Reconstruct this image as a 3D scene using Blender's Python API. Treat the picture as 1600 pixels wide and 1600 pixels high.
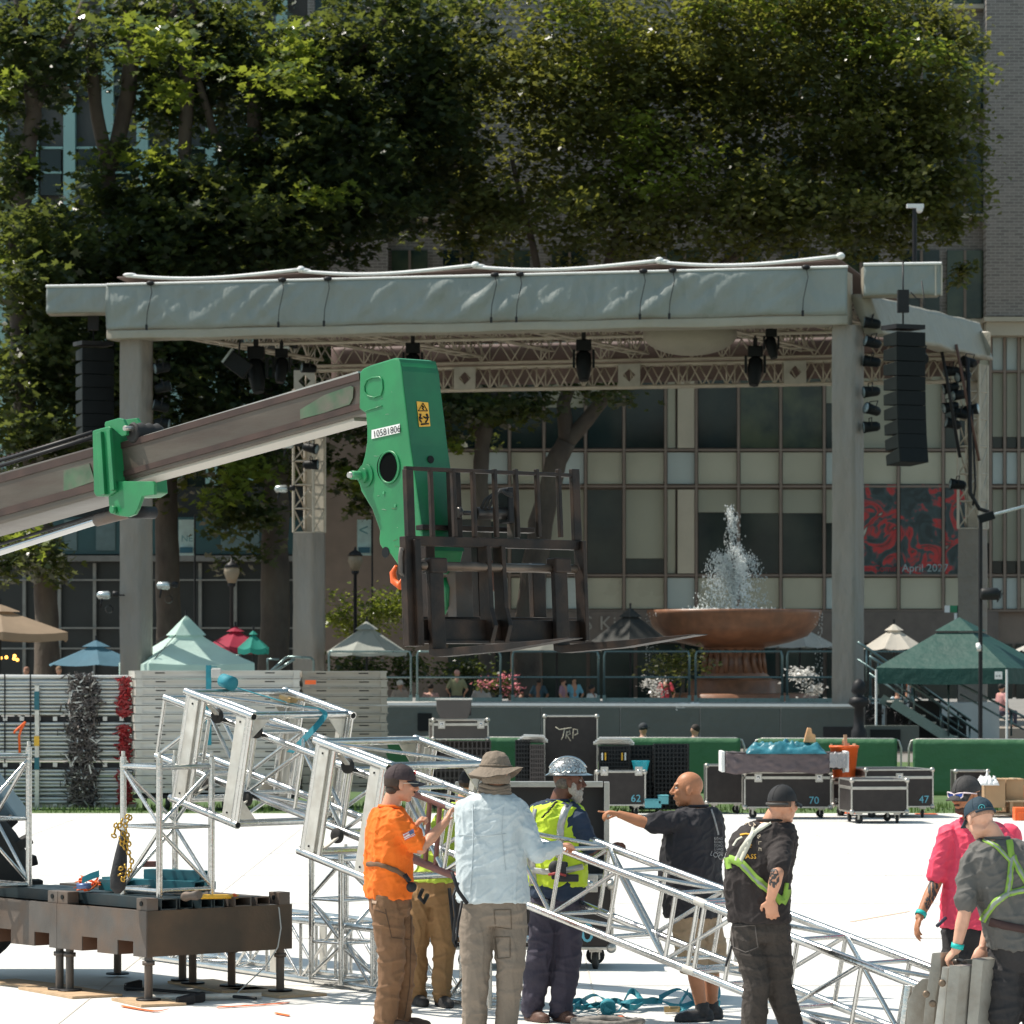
import bpy, bmesh, math, random
import numpy as np
from mathutils import Vector, Matrix, Quaternion, noise
from mathutils.bvhtree import BVHTree
random.seed(7); rng = np.random.default_rng(11)
SC = bpy.context.scene
for o in list(bpy.data.objects): bpy.data.objects.remove(o)
COL = SC.collection
R = math.radians
# ---------------------------------------------------------------- camera, sky, sun, exposure
EYE = 2.46          # eye height in metres
FPX = 6000.0        # long lens, in photograph pixels
HOR = 1030.0        # horizon row
cam = bpy.data.cameras.new('camera'); co = bpy.data.objects.new('camera', cam); COL.objects.link(co)
co.location = (0, 0, EYE); co.rotation_euler = (R(90), 0, 0)
cam.sensor_width = 36; cam.sensor_height = 36; cam.lens = 36*FPX/1600
cam.shift_y = (HOR-800)/1600; cam.clip_end = 2000; cam.clip_start = 1
cam.dof.use_dof = True; cam.dof.focus_distance = 26.5; cam.dof.aperture_fstop = 10
SC.camera = co
SUN = Vector((-0.74, 0.20, 1.25)).normalized()
w = bpy.data.worlds.new('World'); SC.world = w; w.use_nodes = True
nt = w.node_tree; bg = nt.nodes['Background']; sky = nt.nodes.new('ShaderNodeTexSky')
sky.sky_type = 'NISHITA'; sky.sun_disc = False
sky.sun_elevation = math.asin(SUN.z); sky.sun_rotation = math.atan2(SUN.x, SUN.y)
sky.air_density = 1.0; sky.dust_density = 1.0; sky.ozone_density = 1.0
hs = nt.nodes.new('ShaderNodeHueSaturation'); hs.inputs['Saturation'].default_value = .85; hs.inputs['Hue'].default_value = .465; nt.links.new(sky.outputs[0], hs.inputs['Color']); nt.links.new(hs.outputs[0], bg.inputs[0]); bg.inputs[1].default_value = 0.112
sl = bpy.data.lights.new('sun', 'SUN'); sl.energy = 4.6; sl.angle = R(0.5); sl.color = (1, .93, .82)
so = bpy.data.objects.new('sun', sl); COL.objects.link(so); so.location = (0, 0, 60)
so.rotation_euler = (-SUN).to_track_quat('-Z', 'Y').to_euler()
SC.view_settings.view_transform = 'Standard'; SC.view_settings.look = 'None'
SC.view_settings.exposure = 0.42; SC.view_settings.gamma = 1

# ---------------------------------------------------------------- helpers
V = Vector; Z = V((0, 0, 1))
def P(x, y, D): return V(((x-800)*D/FPX, D, EYE+(HOR-y)*D/FPX))
def GD(y): return EYE*FPX/(y-HOR)
def onplane(x, y, Q, n):
    d = P(x, y, 1.0) - V((0, 0, EYE)); o = V((0, 0, EYE))
    return o + d*((Q-o).dot(n)/d.dot(n))
ORG = {}
def setp(o, label=None, cat=None, group=None, kind=None):
    if label: o['label'] = label
    if cat: o['category'] = cat
    if group: o['group'] = group
    if kind: o['kind'] = kind
    return o
def thing(name, label, cat, loc=(0, 0, 0), group=None):
    o = bpy.data.objects.new(name, None); COL.objects.link(o); o.location = loc
    o.empty_display_size = .2; ORG[o] = V(loc)
    return setp(o, label, cat, group)
def link(name, me, parent=None, org=None):
    o = bpy.data.objects.new(name, me); COL.objects.link(o)
    if parent is not None: o.parent = parent; ORG[o] = ORG[parent]
    else:
        o.location = org if org is not None else (0, 0, 0); ORG[o] = V(o.location)
    return o
class MB:
    def __init__(s): s.v = []; s.f = []; s.sm = []
    def add(s, vs, fs, sm=False):
        b = len(s.v); s.v += [V(p) for p in vs]; s.f += [tuple(i+b for i in f) for f in fs]; s.sm += [sm]*len(fs); return s
    def hexa(s, p): return s.add(p, [(3, 2, 1, 0), (4, 5, 6, 7), (0, 1, 5, 4), (1, 2, 6, 5), (2, 3, 7, 6), (3, 0, 4, 7)])
    def box(s, c, d, ax=None):
        c = V(c); X, Y, W = ax if ax else (V((1, 0, 0)), V((0, 1, 0)), Z)
        a, b, h = X*d[0]/2, Y*d[1]/2, W*d[2]/2
        return s.hexa([c-a-b-h, c+a-b-h, c+a+b-h, c-a+b-h, c-a-b+h, c+a-b+h, c+a+b+h, c-a+b+h])
    def bar(s, p0, p1, wd, ht, up=Z):
        p0, p1 = V(p0), V(p1); a = (p1-p0).normalized(); r = a.cross(up)
        if r.length < 1e-4: r = a.cross(V((1, 0, 0)))
        r.normalize(); u = r.cross(a).normalized(); r = r*wd/2; u = u*ht/2
        return s.hexa([p0-r-u, p0+r-u, p1+r-u, p1-r-u, p0-r+u, p0+r+u, p1+r+u, p1-r+u])
    def path(s, pts, rad, n=8, closed=False, caps=True, ell=None):
        pts = [V(p) for p in pts]; m = len(pts)
        if not isinstance(rad, (list, tuple)): rad = [rad]*m
        prev = None; vs = []
        for i, p in enumerate(pts):
            t = (pts[(i+1) % m] - pts[i-1]) if closed else (pts[min(i+1, m-1)]-pts[max(i-1, 0)])
            t.normalize()
            if prev is None:
                ref = Z if abs(t.z) < .9 else V((1, 0, 0)); r = t.cross(ref).normalized()
            else:
                r = (prev - t*prev.dot(t)).normalized()
            prev = r; q = t.cross(r)
            for k in range(n):
                a = 2*math.pi*k/n; vs.append(p+(r*math.cos(a)+q*math.sin(a))*rad[i])
        fs = []
        for i in range(m if closed else m-1):
            j = (i+1) % m
            for k in range(n): fs.append((i*n+k, i*n+(k+1) % n, j*n+(k+1) % n, j*n+k))
        s.add(vs, fs, True)
        if caps and not closed:
            b = len(s.v)-m*n
            s.f += [tuple(b+k for k in range(n))[::-1], tuple(b+(m-1)*n+k for k in range(n))]; s.sm += [False, False]
        return s
    def tube(s, p0, p1, r0, r1=None, n=8): return s.path([p0, p1], [r0, r0 if r1 is None else r1], n)
    def limb(s, pts, rad, n=14):
        pts = [V(p) for p in pts]
        s.path(pts, list(rad), n)
        for p, r in ((pts[0], rad[0]), (pts[-1], rad[-1])): s.ell(p, (r, r, r), None, n, 7)
        for p, r in list(zip(pts, rad))[1:-1]: s.ell(p, (r*.995, r*.995, r*.995), None, n, 7)
        return s
    def ell(s, c, r, ax=None, nu=16, nv=9):
        c = V(c); X, Y, W = ax if ax else (V((1, 0, 0)), V((0, 1, 0)), Z); vs = []
        for j in range(1, nv):
            t = math.pi*j/nv
            for i in range(nu):
                a = 2*math.pi*i/nu
                vs.append(c+X*(r[0]*math.sin(t)*math.cos(a))+Y*(r[1]*math.sin(t)*math.sin(a))+W*(r[2]*math.cos(t)))
        vs += [c+W*r[2], c-W*r[2]]; T, Bm = len(vs)-2, len(vs)-1; fs = []
        for i in range(nu): fs.append((T, i, (i+1) % nu)); fs.append((Bm, (nv-2)*nu+(i+1) % nu, (nv-2)*nu+i))
        for j in range(nv-2):
            for i in range(nu): fs.append((j*nu+i, (j+1)*nu+i, (j+1)*nu+(i+1) % nu, j*nu+(i+1) % nu))
        return s.add(vs, fs, True)
    def prism(s, pts, vec):
        pts = [V(p) for p in pts]; vec = V(vec); n = len(pts)
        nrm = V((0, 0, 0))
        for i in range(n): nrm += pts[i].cross(pts[(i+1) % n])
        if nrm.dot(vec) > 0: pts = pts[::-1]
        return s.add(pts+[p+vec for p in pts], [tuple(range(n)), tuple(range(2*n-1, n-1, -1))]+[(i, i+n, (i+1) % n+n, (i+1) % n) for i in range(n)])
    def lathe(s, c, prof, n=24, ax=None, caps=True):
        c = V(c); X, Y, W = ax if ax else (V((1, 0, 0)), V((0, 1, 0)), Z); vs = []
        for r, h in prof:
            for k in range(n):
                a = 2*math.pi*k/n; vs.append(c+X*(r*math.cos(a))+Y*(r*math.sin(a))+W*h)
        fs = [(i*n+k, i*n+(k+1) % n, (i+1)*n+(k+1) % n, (i+1)*n+k) for i in range(len(prof)-1) for k in range(n)]
        s.add(vs, fs, True)
        if caps:
            b = len(s.v)-len(prof)*n; s.f += [tuple(b+k for k in range(n))[::-1], tuple(b+(len(prof)-1)*n+k for k in range(n))]; s.sm += [False]*2
        return s
    def grid(s, fn, nu, nv, sm=True, thick=None):
        vs = [fn(i/nu, j/nv) for j in range(nv+1) for i in range(nu+1)]; W = nu+1
        fs = [(j*W+i, j*W+i+1, (j+1)*W+i+1, (j+1)*W+i) for j in range(nv) for i in range(nu)]
        if thick is not None:
            t = V(thick); n = len(vs); vs2 = vs+[p+t for p in vs]
            fs2 = [tuple(q+n for q in f[::-1]) for f in fs]
            edge = [(i, i+1) for i in range(nu)]+[(nv*W+i+1, nv*W+i) for i in range(nu)]+[((j+1)*W, j*W) for j in range(nv)]+[(j*W+nu, (j+1)*W+nu) for j in range(nv)]
            fs3 = [(b, a, a+n, b+n) for a, b in edge]
            return s.add(vs2, fs+fs2+fs3, sm)
        return s.add(vs, fs, sm)
    def build(s, name, mat, parent=None, org=None, bevel=0, smooth=None, fix=False, **kw):
        if parent is not None: o0 = ORG[parent]
        else: o0 = V(org) if org is not None else V((0, 0, 0))
        me = bpy.data.meshes.new(name); me.from_pydata([tuple(p-o0) for p in s.v], [], s.f)
        me.polygons.foreach_set('use_smooth', s.sm if smooth is None else [smooth]*len(s.sm))
        if fix:
            bm = bmesh.new(); bm.from_mesh(me); bmesh.ops.recalc_face_normals(bm, faces=bm.faces); bm.to_mesh(me); bm.free()
        if mat: me.materials.append(mat)
        me.update()
        o = link(name, me, parent, o0)
        if bevel:
            m = o.modifiers.new('bevel', 'BEVEL'); m.width = bevel; m.segments = 2; m.limit_method = 'ANGLE'
        return setp(o, kw.get('label'), kw.get('cat'), kw.get('group'), kw.get('kind'))
_UC = {}
def _unit(kind, mat, n):
    k = (kind, mat.name, n)
    if k not in _UC:
        b = MB()
        if kind == 'cyl': b.path([(0, 0, 0), (0, 0, 1)], 1, n)
        else: b.box((0, 0, 0), (1, 1, 1))
        me = bpy.data.meshes.new('unit_'+kind); me.from_pydata([tuple(p) for p in b.v], [], b.f)
        me.polygons.foreach_set('use_smooth', b.sm); me.materials.append(mat); _UC[k] = me
    return _UC[k]
def rod(name, p0, p1, r, mat, parent, n=10):
    p0, p1 = V(p0), V(p1); d = p1-p0; o = bpy.data.objects.new(name, _unit('cyl', mat, n)); COL.objects.link(o)
    o.parent = parent; o.location = p0-ORG[parent]; o.rotation_mode = 'QUATERNION'
    o.rotation_quaternion = d.to_track_quat('Z', 'Y'); o.scale = (r, r, d.length); ORG[o] = ORG[parent]; return o
def brick(name, c, d, mat, parent, ax=None):
    o = bpy.data.objects.new(name, _unit('box', mat, 0)); COL.objects.link(o); o.parent = parent
    X, Y, W = ax if ax else (V((1, 0, 0)), V((0, 1, 0)), Z)
    M = Matrix((X, Y, W)).transposed().to_4x4(); M.translation = V(c)-ORG[parent]
    o.matrix_local = M @ Matrix.Diagonal((d[0], d[1], d[2], 1)); ORG[o] = ORG[parent]; return o
def copy_tree(o, parent=None, loc=None, label=None):
    c = o.copy(); COL.objects.link(c)
    if parent is not None: c.parent = parent
    if loc is not None: c.location = loc
    if label: c['label'] = label
    for ch in list(o.children): copy_tree(ch, c)
    return c
# ---------------------------------------------------------------- materials
MATS = {}
def mat(name, col, rough=.6, metal=0., var=.15, scale=3., bump=0., bscale=60., spec=.5, trans=0., dirt=None, dscale=2., damt=.5, st=(1, 1, 1), alpha=1., coat=0., emit=None):
    if name in MATS: return MATS[name]
    m = bpy.data.materials.new(name); m.use_nodes = True; n = m.node_tree.nodes; L = m.node_tree.links
    b = n['Principled BSDF']; MATS[name] = m
    geo = n.new('ShaderNodeNewGeometry'); mp = n.new('ShaderNodeMapping'); mp.inputs['Scale'].default_value = st
    L.new(geo.outputs['Position'], mp.inputs['Vector'])
    t = n.new('ShaderNodeTexNoise'); t.inputs['Scale'].default_value = scale; t.inputs['Detail'].default_value = 5; L.new(mp.outputs[0], t.inputs['Vector'])
    rp = n.new('ShaderNodeValToRGB'); L.new(t.outputs['Fac'], rp.inputs[0])
    e = rp.color_ramp.elements; e[0].position = .3; e[1].position = .7
    e[0].color = [max(0, c*(1-var)) for c in col]+[1]; e[1].color = [min(1, c*(1+var)) for c in col]+[1]
    src = rp.outputs[0]
    if dirt:
        t2 = n.new('ShaderNodeTexNoise'); t2.inputs['Scale'].default_value = dscale; t2.inputs['Detail'].default_value = 8; L.new(mp.outputs[0], t2.inputs['Vector'])
        r2 = n.new('ShaderNodeValToRGB'); L.new(t2.outputs['Fac'], r2.inputs[0]); r2.color_ramp.elements[0].position = .5-.1; r2.color_ramp.elements[1].position = .5+.18
        mx = n.new('ShaderNodeMix'); mx.data_type = 'RGBA'; ml = n.new('ShaderNodeMath'); ml.operation = 'MULTIPLY'; ml.inputs[1].default_value = damt
        L.new(r2.outputs[0], ml.inputs[0]); L.new(ml.outputs[0], mx.inputs[0]); L.new(src, mx.inputs[6]); mx.inputs[7].default_value = list(dirt)+[1]; src = mx.outputs[2]
    L.new(src, b.inputs['Base Color'])
    rr = n.new('ShaderNodeMapRange'); L.new(t.outputs['Fac'], rr.inputs[0]); rr.inputs[3].default_value = max(0, rough-.12); rr.inputs[4].default_value = min(1, rough+.12); L.new(rr.outputs[0], b.inputs['Roughness'])
    b.inputs['Metallic'].default_value = metal; b.inputs['Specular IOR Level'].default_value = spec
    if coat: b.inputs['Coat Weight'].default_value = coat; b.inputs['Coat Roughness'].default_value = .2
    if alpha < 1: b.inputs['Alpha'].default_value = alpha
    if emit: b.inputs['Emission Color'].default_value = list(emit[0])+[1]; b.inputs['Emission Strength'].default_value = emit[1]
    if bump:
        t3 = n.new('ShaderNodeTexNoise'); t3.inputs['Scale'].default_value = bscale; t3.inputs['Detail'].default_value = 4; L.new(mp.outputs[0], t3.inputs['Vector'])
        bp = n.new('ShaderNodeBump'); bp.inputs['Strength'].default_value = bump; bp.inputs['Distance'].default_value = .6/bscale if bscale > 1 else .3; L.new(t3.outputs['Fac'], bp.inputs['Height']); L.new(bp.outputs[0], b.inputs['Normal'])
    if trans:
        tr = n.new('ShaderNodeBsdfTranslucent'); L.new(src, tr.inputs[0]); ms = n.new('ShaderNodeMixShader'); ms.inputs[0].default_value = trans
        L.new(b.outputs[0], ms.inputs[1]); L.new(tr.outputs[0], ms.inputs[2]); L.new(ms.outputs[0], n['Material Output'].inputs[0])
    return m
def leafmat(name, dark, lite, tcol, tf=.45):
    m = bpy.data.materials.new(name); m.use_nodes = True; n = m.node_tree.nodes; L = m.node_tree.links; b = n['Principled BSDF']
    geo = n.new('ShaderNodeNewGeometry'); rp = n.new('ShaderNodeValToRGB'); L.new(geo.outputs['Random Per Island'], rp.inputs[0])
    rp.color_ramp.elements[0].color = list(dark)+[1]; rp.color_ramp.elements[1].color = list(lite)+[1]
    L.new(rp.outputs[0], b.inputs['Base Color']); b.inputs['Roughness'].default_value = .27; b.inputs['Specular IOR Level'].default_value = .7
    tr = n.new('ShaderNodeBsdfTranslucent'); mx = n.new('ShaderNodeMix'); mx.data_type = 'RGBA'; mx.inputs[0].default_value = .35
    mx.inputs[6].default_value = list(tcol)+[1]; L.new(rp.outputs[0], mx.inputs[7]); L.new(mx.outputs[2], tr.inputs[0])
    ms = n.new('ShaderNodeMixShader'); ms.inputs[0].default_value = tf; L.new(b.outputs[0], ms.inputs[1]); L.new(tr.outputs[0], ms.inputs[2]); L.new(ms.outputs[0], n['Material Output'].inputs[0])
    MATS[name] = m; return m
ALU = mat('aluminium', (.60, .60, .585), .24, .95, .08, 9, .15, 30, dirt=(.5, .48, .44), dscale=7, damt=.35)
ALUD = mat('dull_aluminium', (.62, .60, .55), .55, .55, .1, 6, .1, 40, dirt=(.38, .33, .27), dscale=9, damt=.45)
STEEL = mat('weathered_steel', (.115, .104, .095), .62, .35, .18, 5, .15, 60, dirt=(.17, .10, .06), dscale=3.5, damt=.6)
BLK = mat('black_metal', (.018, .018, .02), .5, 0, .2, 6, .05, 50, spec=.25)
BLKF = mat('black_fixture', (.008, .010, .011), .5, 0, .2, 6, spec=.18)
CARR = mat('worn_black_steel', (.013, .010, .009), .48, .1, .3, 9, .2, 50, dirt=(.09, .05, .03), dscale=5, damt=.42, spec=.3)
GREEN = mat('green_paint', (.012, .20, .065), .42, 0, .1, 3, .05, 30, dirt=(.01, .12, .05), dscale=5, damt=.4, coat=.12)
RUB = mat('black_rubber', (.022, .021, .02), .75, 0, .2, 8, .2, 60)
TEAL = mat('teal_web', (.02, .22, .28), .7, 0, .15, 12, .3, 120)
TEALM = mat('teal_steel_tube', (.012, .13, .165), .5, .1, .15, 6, dirt=(.02, .06, .08), dscale=8, damt=.5)
ORANGE = mat('orange_plastic', (.85, .13, .02), .5, 0, .1, 6)
WOOD = mat('plywood', (.52, .36, .22), .75, 0, .15, 8, .2, 40)
PAPER = mat('cardboard', (.42, .27, .15), .8, 0, .08, 5, .1, 60)
CASE = mat('dark_laminate', (.026, .021, .020), .5, 0, .15, 7, .12, 90, dirt=(.045, .037, .034), dscale=10, damt=.4, spec=.3)
EDGE = mat('case_edge_metal', (.46, .44, .40), .4, .8, .12, 10, .2, 50)
PLAS = mat('black_plastic', (.013, .014, .015), .5, 0, .2, 6, spec=.3)
TARP = mat('canopy_vinyl', (.29, .315, .295), .34, 0, .06, 1.2, .35, 2.2, st=(1, 1, .6), trans=.12)
TARP2 = mat('beige_vinyl', (.38, .35, .285), .5, 0, .06, 1.2, .3, 2.5, trans=.12)
WRAP = mat('pillar_wrap', (.27, .235, .20), .6, 0, .1, 2, .6, 3.5, st=(1, 1, .35), dirt=(.27, .26, .245), dscale=1.5, damt=.6)
TRST = mat('stage_truss_grey', (.50, .44, .36), .5, .2, .12, 3)
WHT = mat('white_paint', (.78, .78, .76), .5, 0, .05, 5)
CHROME = mat('chrome_rod', (.5, .5, .5), .22, 1, .05, 4)
def text(name, body, org, ux, uy, size, mt, parent, align='LEFT', xs=1., thick=.002, space=1.):
    cu = bpy.data.curves.new('t', 'FONT'); cu.body = body; cu.size = size; cu.align_x = align; cu.space_character = space; cu.resolution_u = 3
    ob = bpy.data.objects.new('t', cu); me = bpy.data.meshes.new_from_object(ob)
    ux = V(ux).normalized(); uy = V(uy).normalized(); b = MB(); nn = ux.cross(uy)
    b.add([V(org)+ux*(q.co.x*xs)+uy*q.co.y+nn*thick for q in me.vertices], [tuple(p.vertices) for p in me.polygons])
    bpy.data.objects.remove(ob); bpy.data.curves.remove(cu); bpy.data.meshes.remove(me)
    return b.build(name, mt, parent)
def text_px(body, size_px, align='CENTER'):
    cu = bpy.data.curves.new('t', 'FONT'); cu.body = body; cu.size = size_px; cu.align_x = align; cu.resolution_u = 2
    ob = bpy.data.objects.new('t', cu); me = bpy.data.meshes.new_from_object(ob)
    r = ([(q.co.x, q.co.y) for q in me.vertices], [tuple(p.vertices) for p in me.polygons])
    bpy.data.objects.remove(ob); bpy.data.curves.remove(cu); bpy.data.meshes.remove(me); return r
# ================================================================ THE SETTING
FLOOR = mat('pale_event_floor', (.64, .63, .605), .85, 0, .03, .6, .05, 6, dirt=(.50, .48, .45), dscale=.45, damt=.25, st=(.35, 1.3, 1))
PAVE = mat('dark_paving', (.20, .185, .165), .85, 0, .2, .5, .1, 5)
GRASS = mat('grass_green', (.07, .12, .03), .9, 0, .35, 3, .6, 12)
def sheet(name, x0, x1, y0, y1, z, m, **k):
    b = MB(); b.add([(x0, y0, z), (x1, y0, z), (x1, y1, z), (x0, y1, z)], [(0, 1, 2, 3)]); return b.build(name, m, kind='structure', **k)
sheet('ground', -400, 400, -400, 500, -.012, PAVE)
sheet('lawn', -60, 60, 60.8, 92, -.006, GRASS)
sheet('event_floor', -45, 45, -30, 61.3, 0, FLOOR)
seam = mat('floor_seam_grey', (.55, .5, .45), .9)
b = MB()
for i in range(9):
    y = 24+i*4.9; b.box((0, y, .002), (90, .012, .003))
for i in range(-9, 10): b.box((i*2.44*1.5+.6, 15.5, .002), (.012, 91, .003))
b.build('floor_joints', seam, kind='structure')
# grass tufts along the floor's far edge
gv = MB()
for i in range(2600):
    x = random.uniform(-9, 9); y = random.uniform(61.4, 64.5); h = random.uniform(.05, .13); a = random.uniform(0, 6.3)
    gv.add([(x, y, -.006), (x+.025*math.cos(a), y+.025*math.sin(a), -.006), (x+random.uniform(-.03, .03), y+random.uniform(-.03, .03), h)], [(0, 1, 2)])
gv.build('lawn_grass', mat('grass_blade', (.10, .17, .035), .7, 0, .3, 5, trans=.3), kind='stuff')

def rect(name, x0, y0, x1, y1, D, dep, m, parent, dd=0):
    """a box whose front face covers the picture rectangle at distance D (thickness goes away from the camera)"""
    p, q = P(x0, y1, D), P(x1, y0, D)
    return brick(name, ((p.x+q.x)/2, D+dep/2+dd, (p.z+q.z)/2), (abs(q.x-p.x), dep, abs(q.z-p.z)), m, parent)
# ---- office building on the right, limestone and metal grid below, brick above
DB = 141.
FRAME = mat('bronze_frame', (.21, .16, .13), .5, .2, .1, 2)
SPAN = mat('spandrel_glass', (.40, .385, .29), .3, 0, .12, .25, dirt=(.50, .49, .39), dscale=.5, damt=.4)
SPANB = mat('pale_spandrel', (.44, .50, .48), .35, 0, .08, .4)
LIME = mat('limestone', (.48, .43, .34), .8, 0, .08, .8, .1, 6)
GLS = mat('dark_window_glass', (.008, .020, .021), .08, 0, .5, .35, spec=.35, dirt=(.04, .055, .045), dscale=.6, damt=.7)
GLS2 = mat('painted_reflection_glass', (.02, .038, .032), .08, 0, .5, .4, spec=.35, dirt=(.10, .12, .07), dscale=.9, damt=.8)  # greenish mottling paints reflected trees into the glass colour
SHADE = mat('roller_shade', (.34, .34, .265), .6, 0, .08, .3)
m = bpy.data.materials.new('grey_brick'); m.use_nodes = True; nn_ = m.node_tree; MATS['grey_brick'] = m
bt = nn_.nodes.new('ShaderNodeTexBrick'); ge = nn_.nodes.new('ShaderNodeNewGeometry'); mp = nn_.nodes.new('ShaderNodeMapping')
mp.inputs['Rotation'].default_value = (R(90), 0, 0); nn_.links.new(ge.outputs['Position'], mp.inputs[0]); nn_.links.new(mp.outputs[0], bt.inputs['Vector'])
bt.inputs['Color1'].default_value = (.27, .235, .21, 1); bt.inputs['Color2'].default_value = (.19, .165, .15, 1); bt.inputs['Mortar'].default_value = (.36, .33, .30, 1)
bt.inputs['Scale'].default_value = 1.; bt.inputs['Brick Width'].default_value = .34; bt.inputs['Row Height'].default_value = .115; bt.inputs['Mortar Size'].default_value = .012
nn_.links.new(bt.outputs[0], nn_.nodes['Principled BSDF'].inputs['Base Color']); nn_.nodes['Principled BSDF'].inputs['Roughness'].default_value = .85
BRK = m
ob = thing('office_building', 'wide grey office building behind the stage, brick above a grid of pale panels and windows', 'building', P(1150, 1030, DB+6))
rect('podium_core', 480, 500, 1760, 1090, DB+.5, 12, FRAME, ob)
rect('brick_wall', 480, -170, 1540, 498, DB+.35, 12, BRK, ob)
rect('brick_pier', 1541, -170, 1760, 494, DB-.6, 12, BRK, ob)
rect('brick_pier', 560, -170, 606, 498, DB-.1, .4, BRK, ob)
rect('cornice', 1538, 495, 1760, 502, DB-.9, 12, LIME, ob); rect('cornice', 1541, 503, 1760, 524, DB-.7, 12, LIME, ob)
rect('cornice', 480, 500, 1536, 526, DB, 1, LIME, ob)
for cx in (520, 640, 720, 800, 890, 980, 1070, 1160, 1250, 1345, 1440, 1508):
    for k in range(5):
        y1 = 497-k*164; 
        if cx == 520: y1 -= 135
        if y1 < -100 or (cx in (800, 890, 980, 1070) and k < 4 and k > 0): continue
        hw = 28
        rect('window', cx-hw, y1-106, cx+hw, y1, DB+.2, .2, GLS2 if (cx+k) % 3 else GLS, ob)
        rect('sill', cx-hw-3, y1+1, cx+hw+3, y1+8, DB+.02, .5, LIME, ob)
        rect('window_frame', cx-2, y1-106, cx+2, y1, DB+.14, .1, FRAME, ob)
xs = [690, 745, 796, 850, 915, 975, 1040, 1088, 1154, 1220, 1288, 1340, 1404, 1474, 1520, 1548, 1570, 1592, 1660, 1720]
narrow = {(745, 796), (1040, 1088), (850, 915)}
rows = [(527, 578, 'p'), (583, 700, 'w'), (707, 756, 'p'), (765, 896, 'w'), (903, 951, 'p')]
random.seed(4)
for i in range(len(xs)-1):
    a, c = xs[i]+3, xs[i+1]-3
    nar = (xs[i], xs[i+1]) in narrow
    for y0, y1, k in rows:
        if k == 'p':
            rect('spandrel_panel', a, y0, c, y1, DB+.3, .25, SPANB if nar or xs[i] in (1570, 1288, 1548) else SPAN, ob)
        elif (xs[i], xs[i+1]) == (1040, 1088):
            rect('wall_panel', a, y0, a+12, y1, DB+.3, .2, SPAN, ob); rect('stone_pier', a+16, y0, c, y1, DB+.15, .3, LIME, ob)
        else:
            s = random.random(); f = {975: (.0, .82), 1154: (.0, .28), 1220: (0, .28), 915: (.3, 0), 1340: (1, 0), 1404: (1, 0), 1088: (0, .27)}.get(xs[i], (s*.5, .3+s*.5))
            fr = f[0] if y0 < 700 else f[1]
            if xs[i] >= 1548: fr = .85
            ym = y0+(y1-y0)*fr
            if fr > .02: rect('window_shade', a, y0, c, ym, DB+.36, .1, SHADE, ob)
            if fr < .98: rect('window', a, ym+.5, c, y1, DB+.4, .1, GLS2 if xs[i] in (1220, 1154) and y0 < 700 else GLS, ob)
for x in xs[1:]: rect('mullion', x-2, 526, x+2, 952, DB+.12, .2, FRAME, ob)
for y in (580, 703, 760, 899, 954): rect('transom', 690, y-1.6, 1720, y+1.6, DB+.16, .2, FRAME, ob)
rect('sign_band', 690, 956, 1560, 1004, DB+.05, .5, mat('taupe_fascia', (.14, .115, .10), .6), ob)
sg = mat('sign_letter_grey', (.30, .28, .25), .5)
text('sign_letters', 'S Kinpl', P(912, 984, DB-.05), (1, 0, 0), (0, 0, 1), .72, sg, ob, space=1.05, thick=.02)
for i, x in enumerate(range(700, 1700, 74)): rect('shop_window', x, 1006, x+68, 1092, DB+.3, .2, GLS, ob)
# posters in the windows
m = bpy.data.materials.new('dark_red_abstract_print'); m.use_nodes = True; nd = m.node_tree.nodes; ln = m.node_tree.links
ge = nd.new('ShaderNodeNewGeometry'); ns = nd.new('ShaderNodeTexNoise'); ns.inputs['Scale'].default_value = 1.1; ns.inputs['Detail'].default_value = 7; ns.inputs['Distortion'].default_value = 1.6
rp = nd.new('ShaderNodeValToRGB'); e = rp.color_ramp.elements; e[0].position = .38; e[0].color = (.008, .02, .022, 1); e[1].position = .72; e[1].color = (.5, .5, .42, 1)
for p_, c_ in ((.49, (.03, .06, .065, 1)), (.56, (.5, .02, .02, 1)), (.63, (.05, .02, .02, 1))): k = e.new(p_); k.color = c_
ln.new(ge.outputs['Position'], ns.inputs['Vector']); ln.new(ns.outputs['Fac'], rp.inputs[0]); ln.new(rp.outputs[0], nd['Principled BSDF'].inputs['Base Color']); nd['Principled BSDF'].inputs['Roughness'].default_value = .4
PRINT = m
RED = mat('print_red', (.35, .02, .03), .5); PALE = mat('print_pale_blue', (.28, .38, .40), .5)
for x0, x1, tx, tm, lb in ((1344, 1401, 'ne Coming', RED, 'dark poster in the window next to the right front stage pillar with red lettering'), (1407, 1471, 'April 2027', PALE, 'dark red abstract window poster reading April 2027'), (1477, 1517, None, None, 'narrow dark window poster beside the rear stage pillar')):
    t = thing('poster', lb, 'poster', P((x0+x1)/2, 897, DB+.2), 'posters in the office windows')
    rect('print', x0, 757, x1, 897, DB+.2, .05, PRINT, t)
    if tx: text('lettering', tx, P(x0+2, 893, DB+.19), (1, 0, 0), (0, 0, 1), .34 if tm is RED else .40, tm, t, thick=.01)
sgn = thing('street_sign', 'small green and white sign beside the right rear stage pillar', 'sign', P(1490, 1000, 130))
rect('sign_panel', 1476, 946, 1484, 957, 130, .03, WHT, sgn); rect('sign_panel', 1484.5, 946, 1496, 957, 130, .03, mat('sign_green', (.02, .22, .1), .5), sgn)
rect('sign_panel', 1491, 958, 1496, 969, 130, .03, WHT, sgn); rod('pole', P(1497, 946, 130), P(1497, 1141, 130), .03, BLK, sgn)
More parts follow.
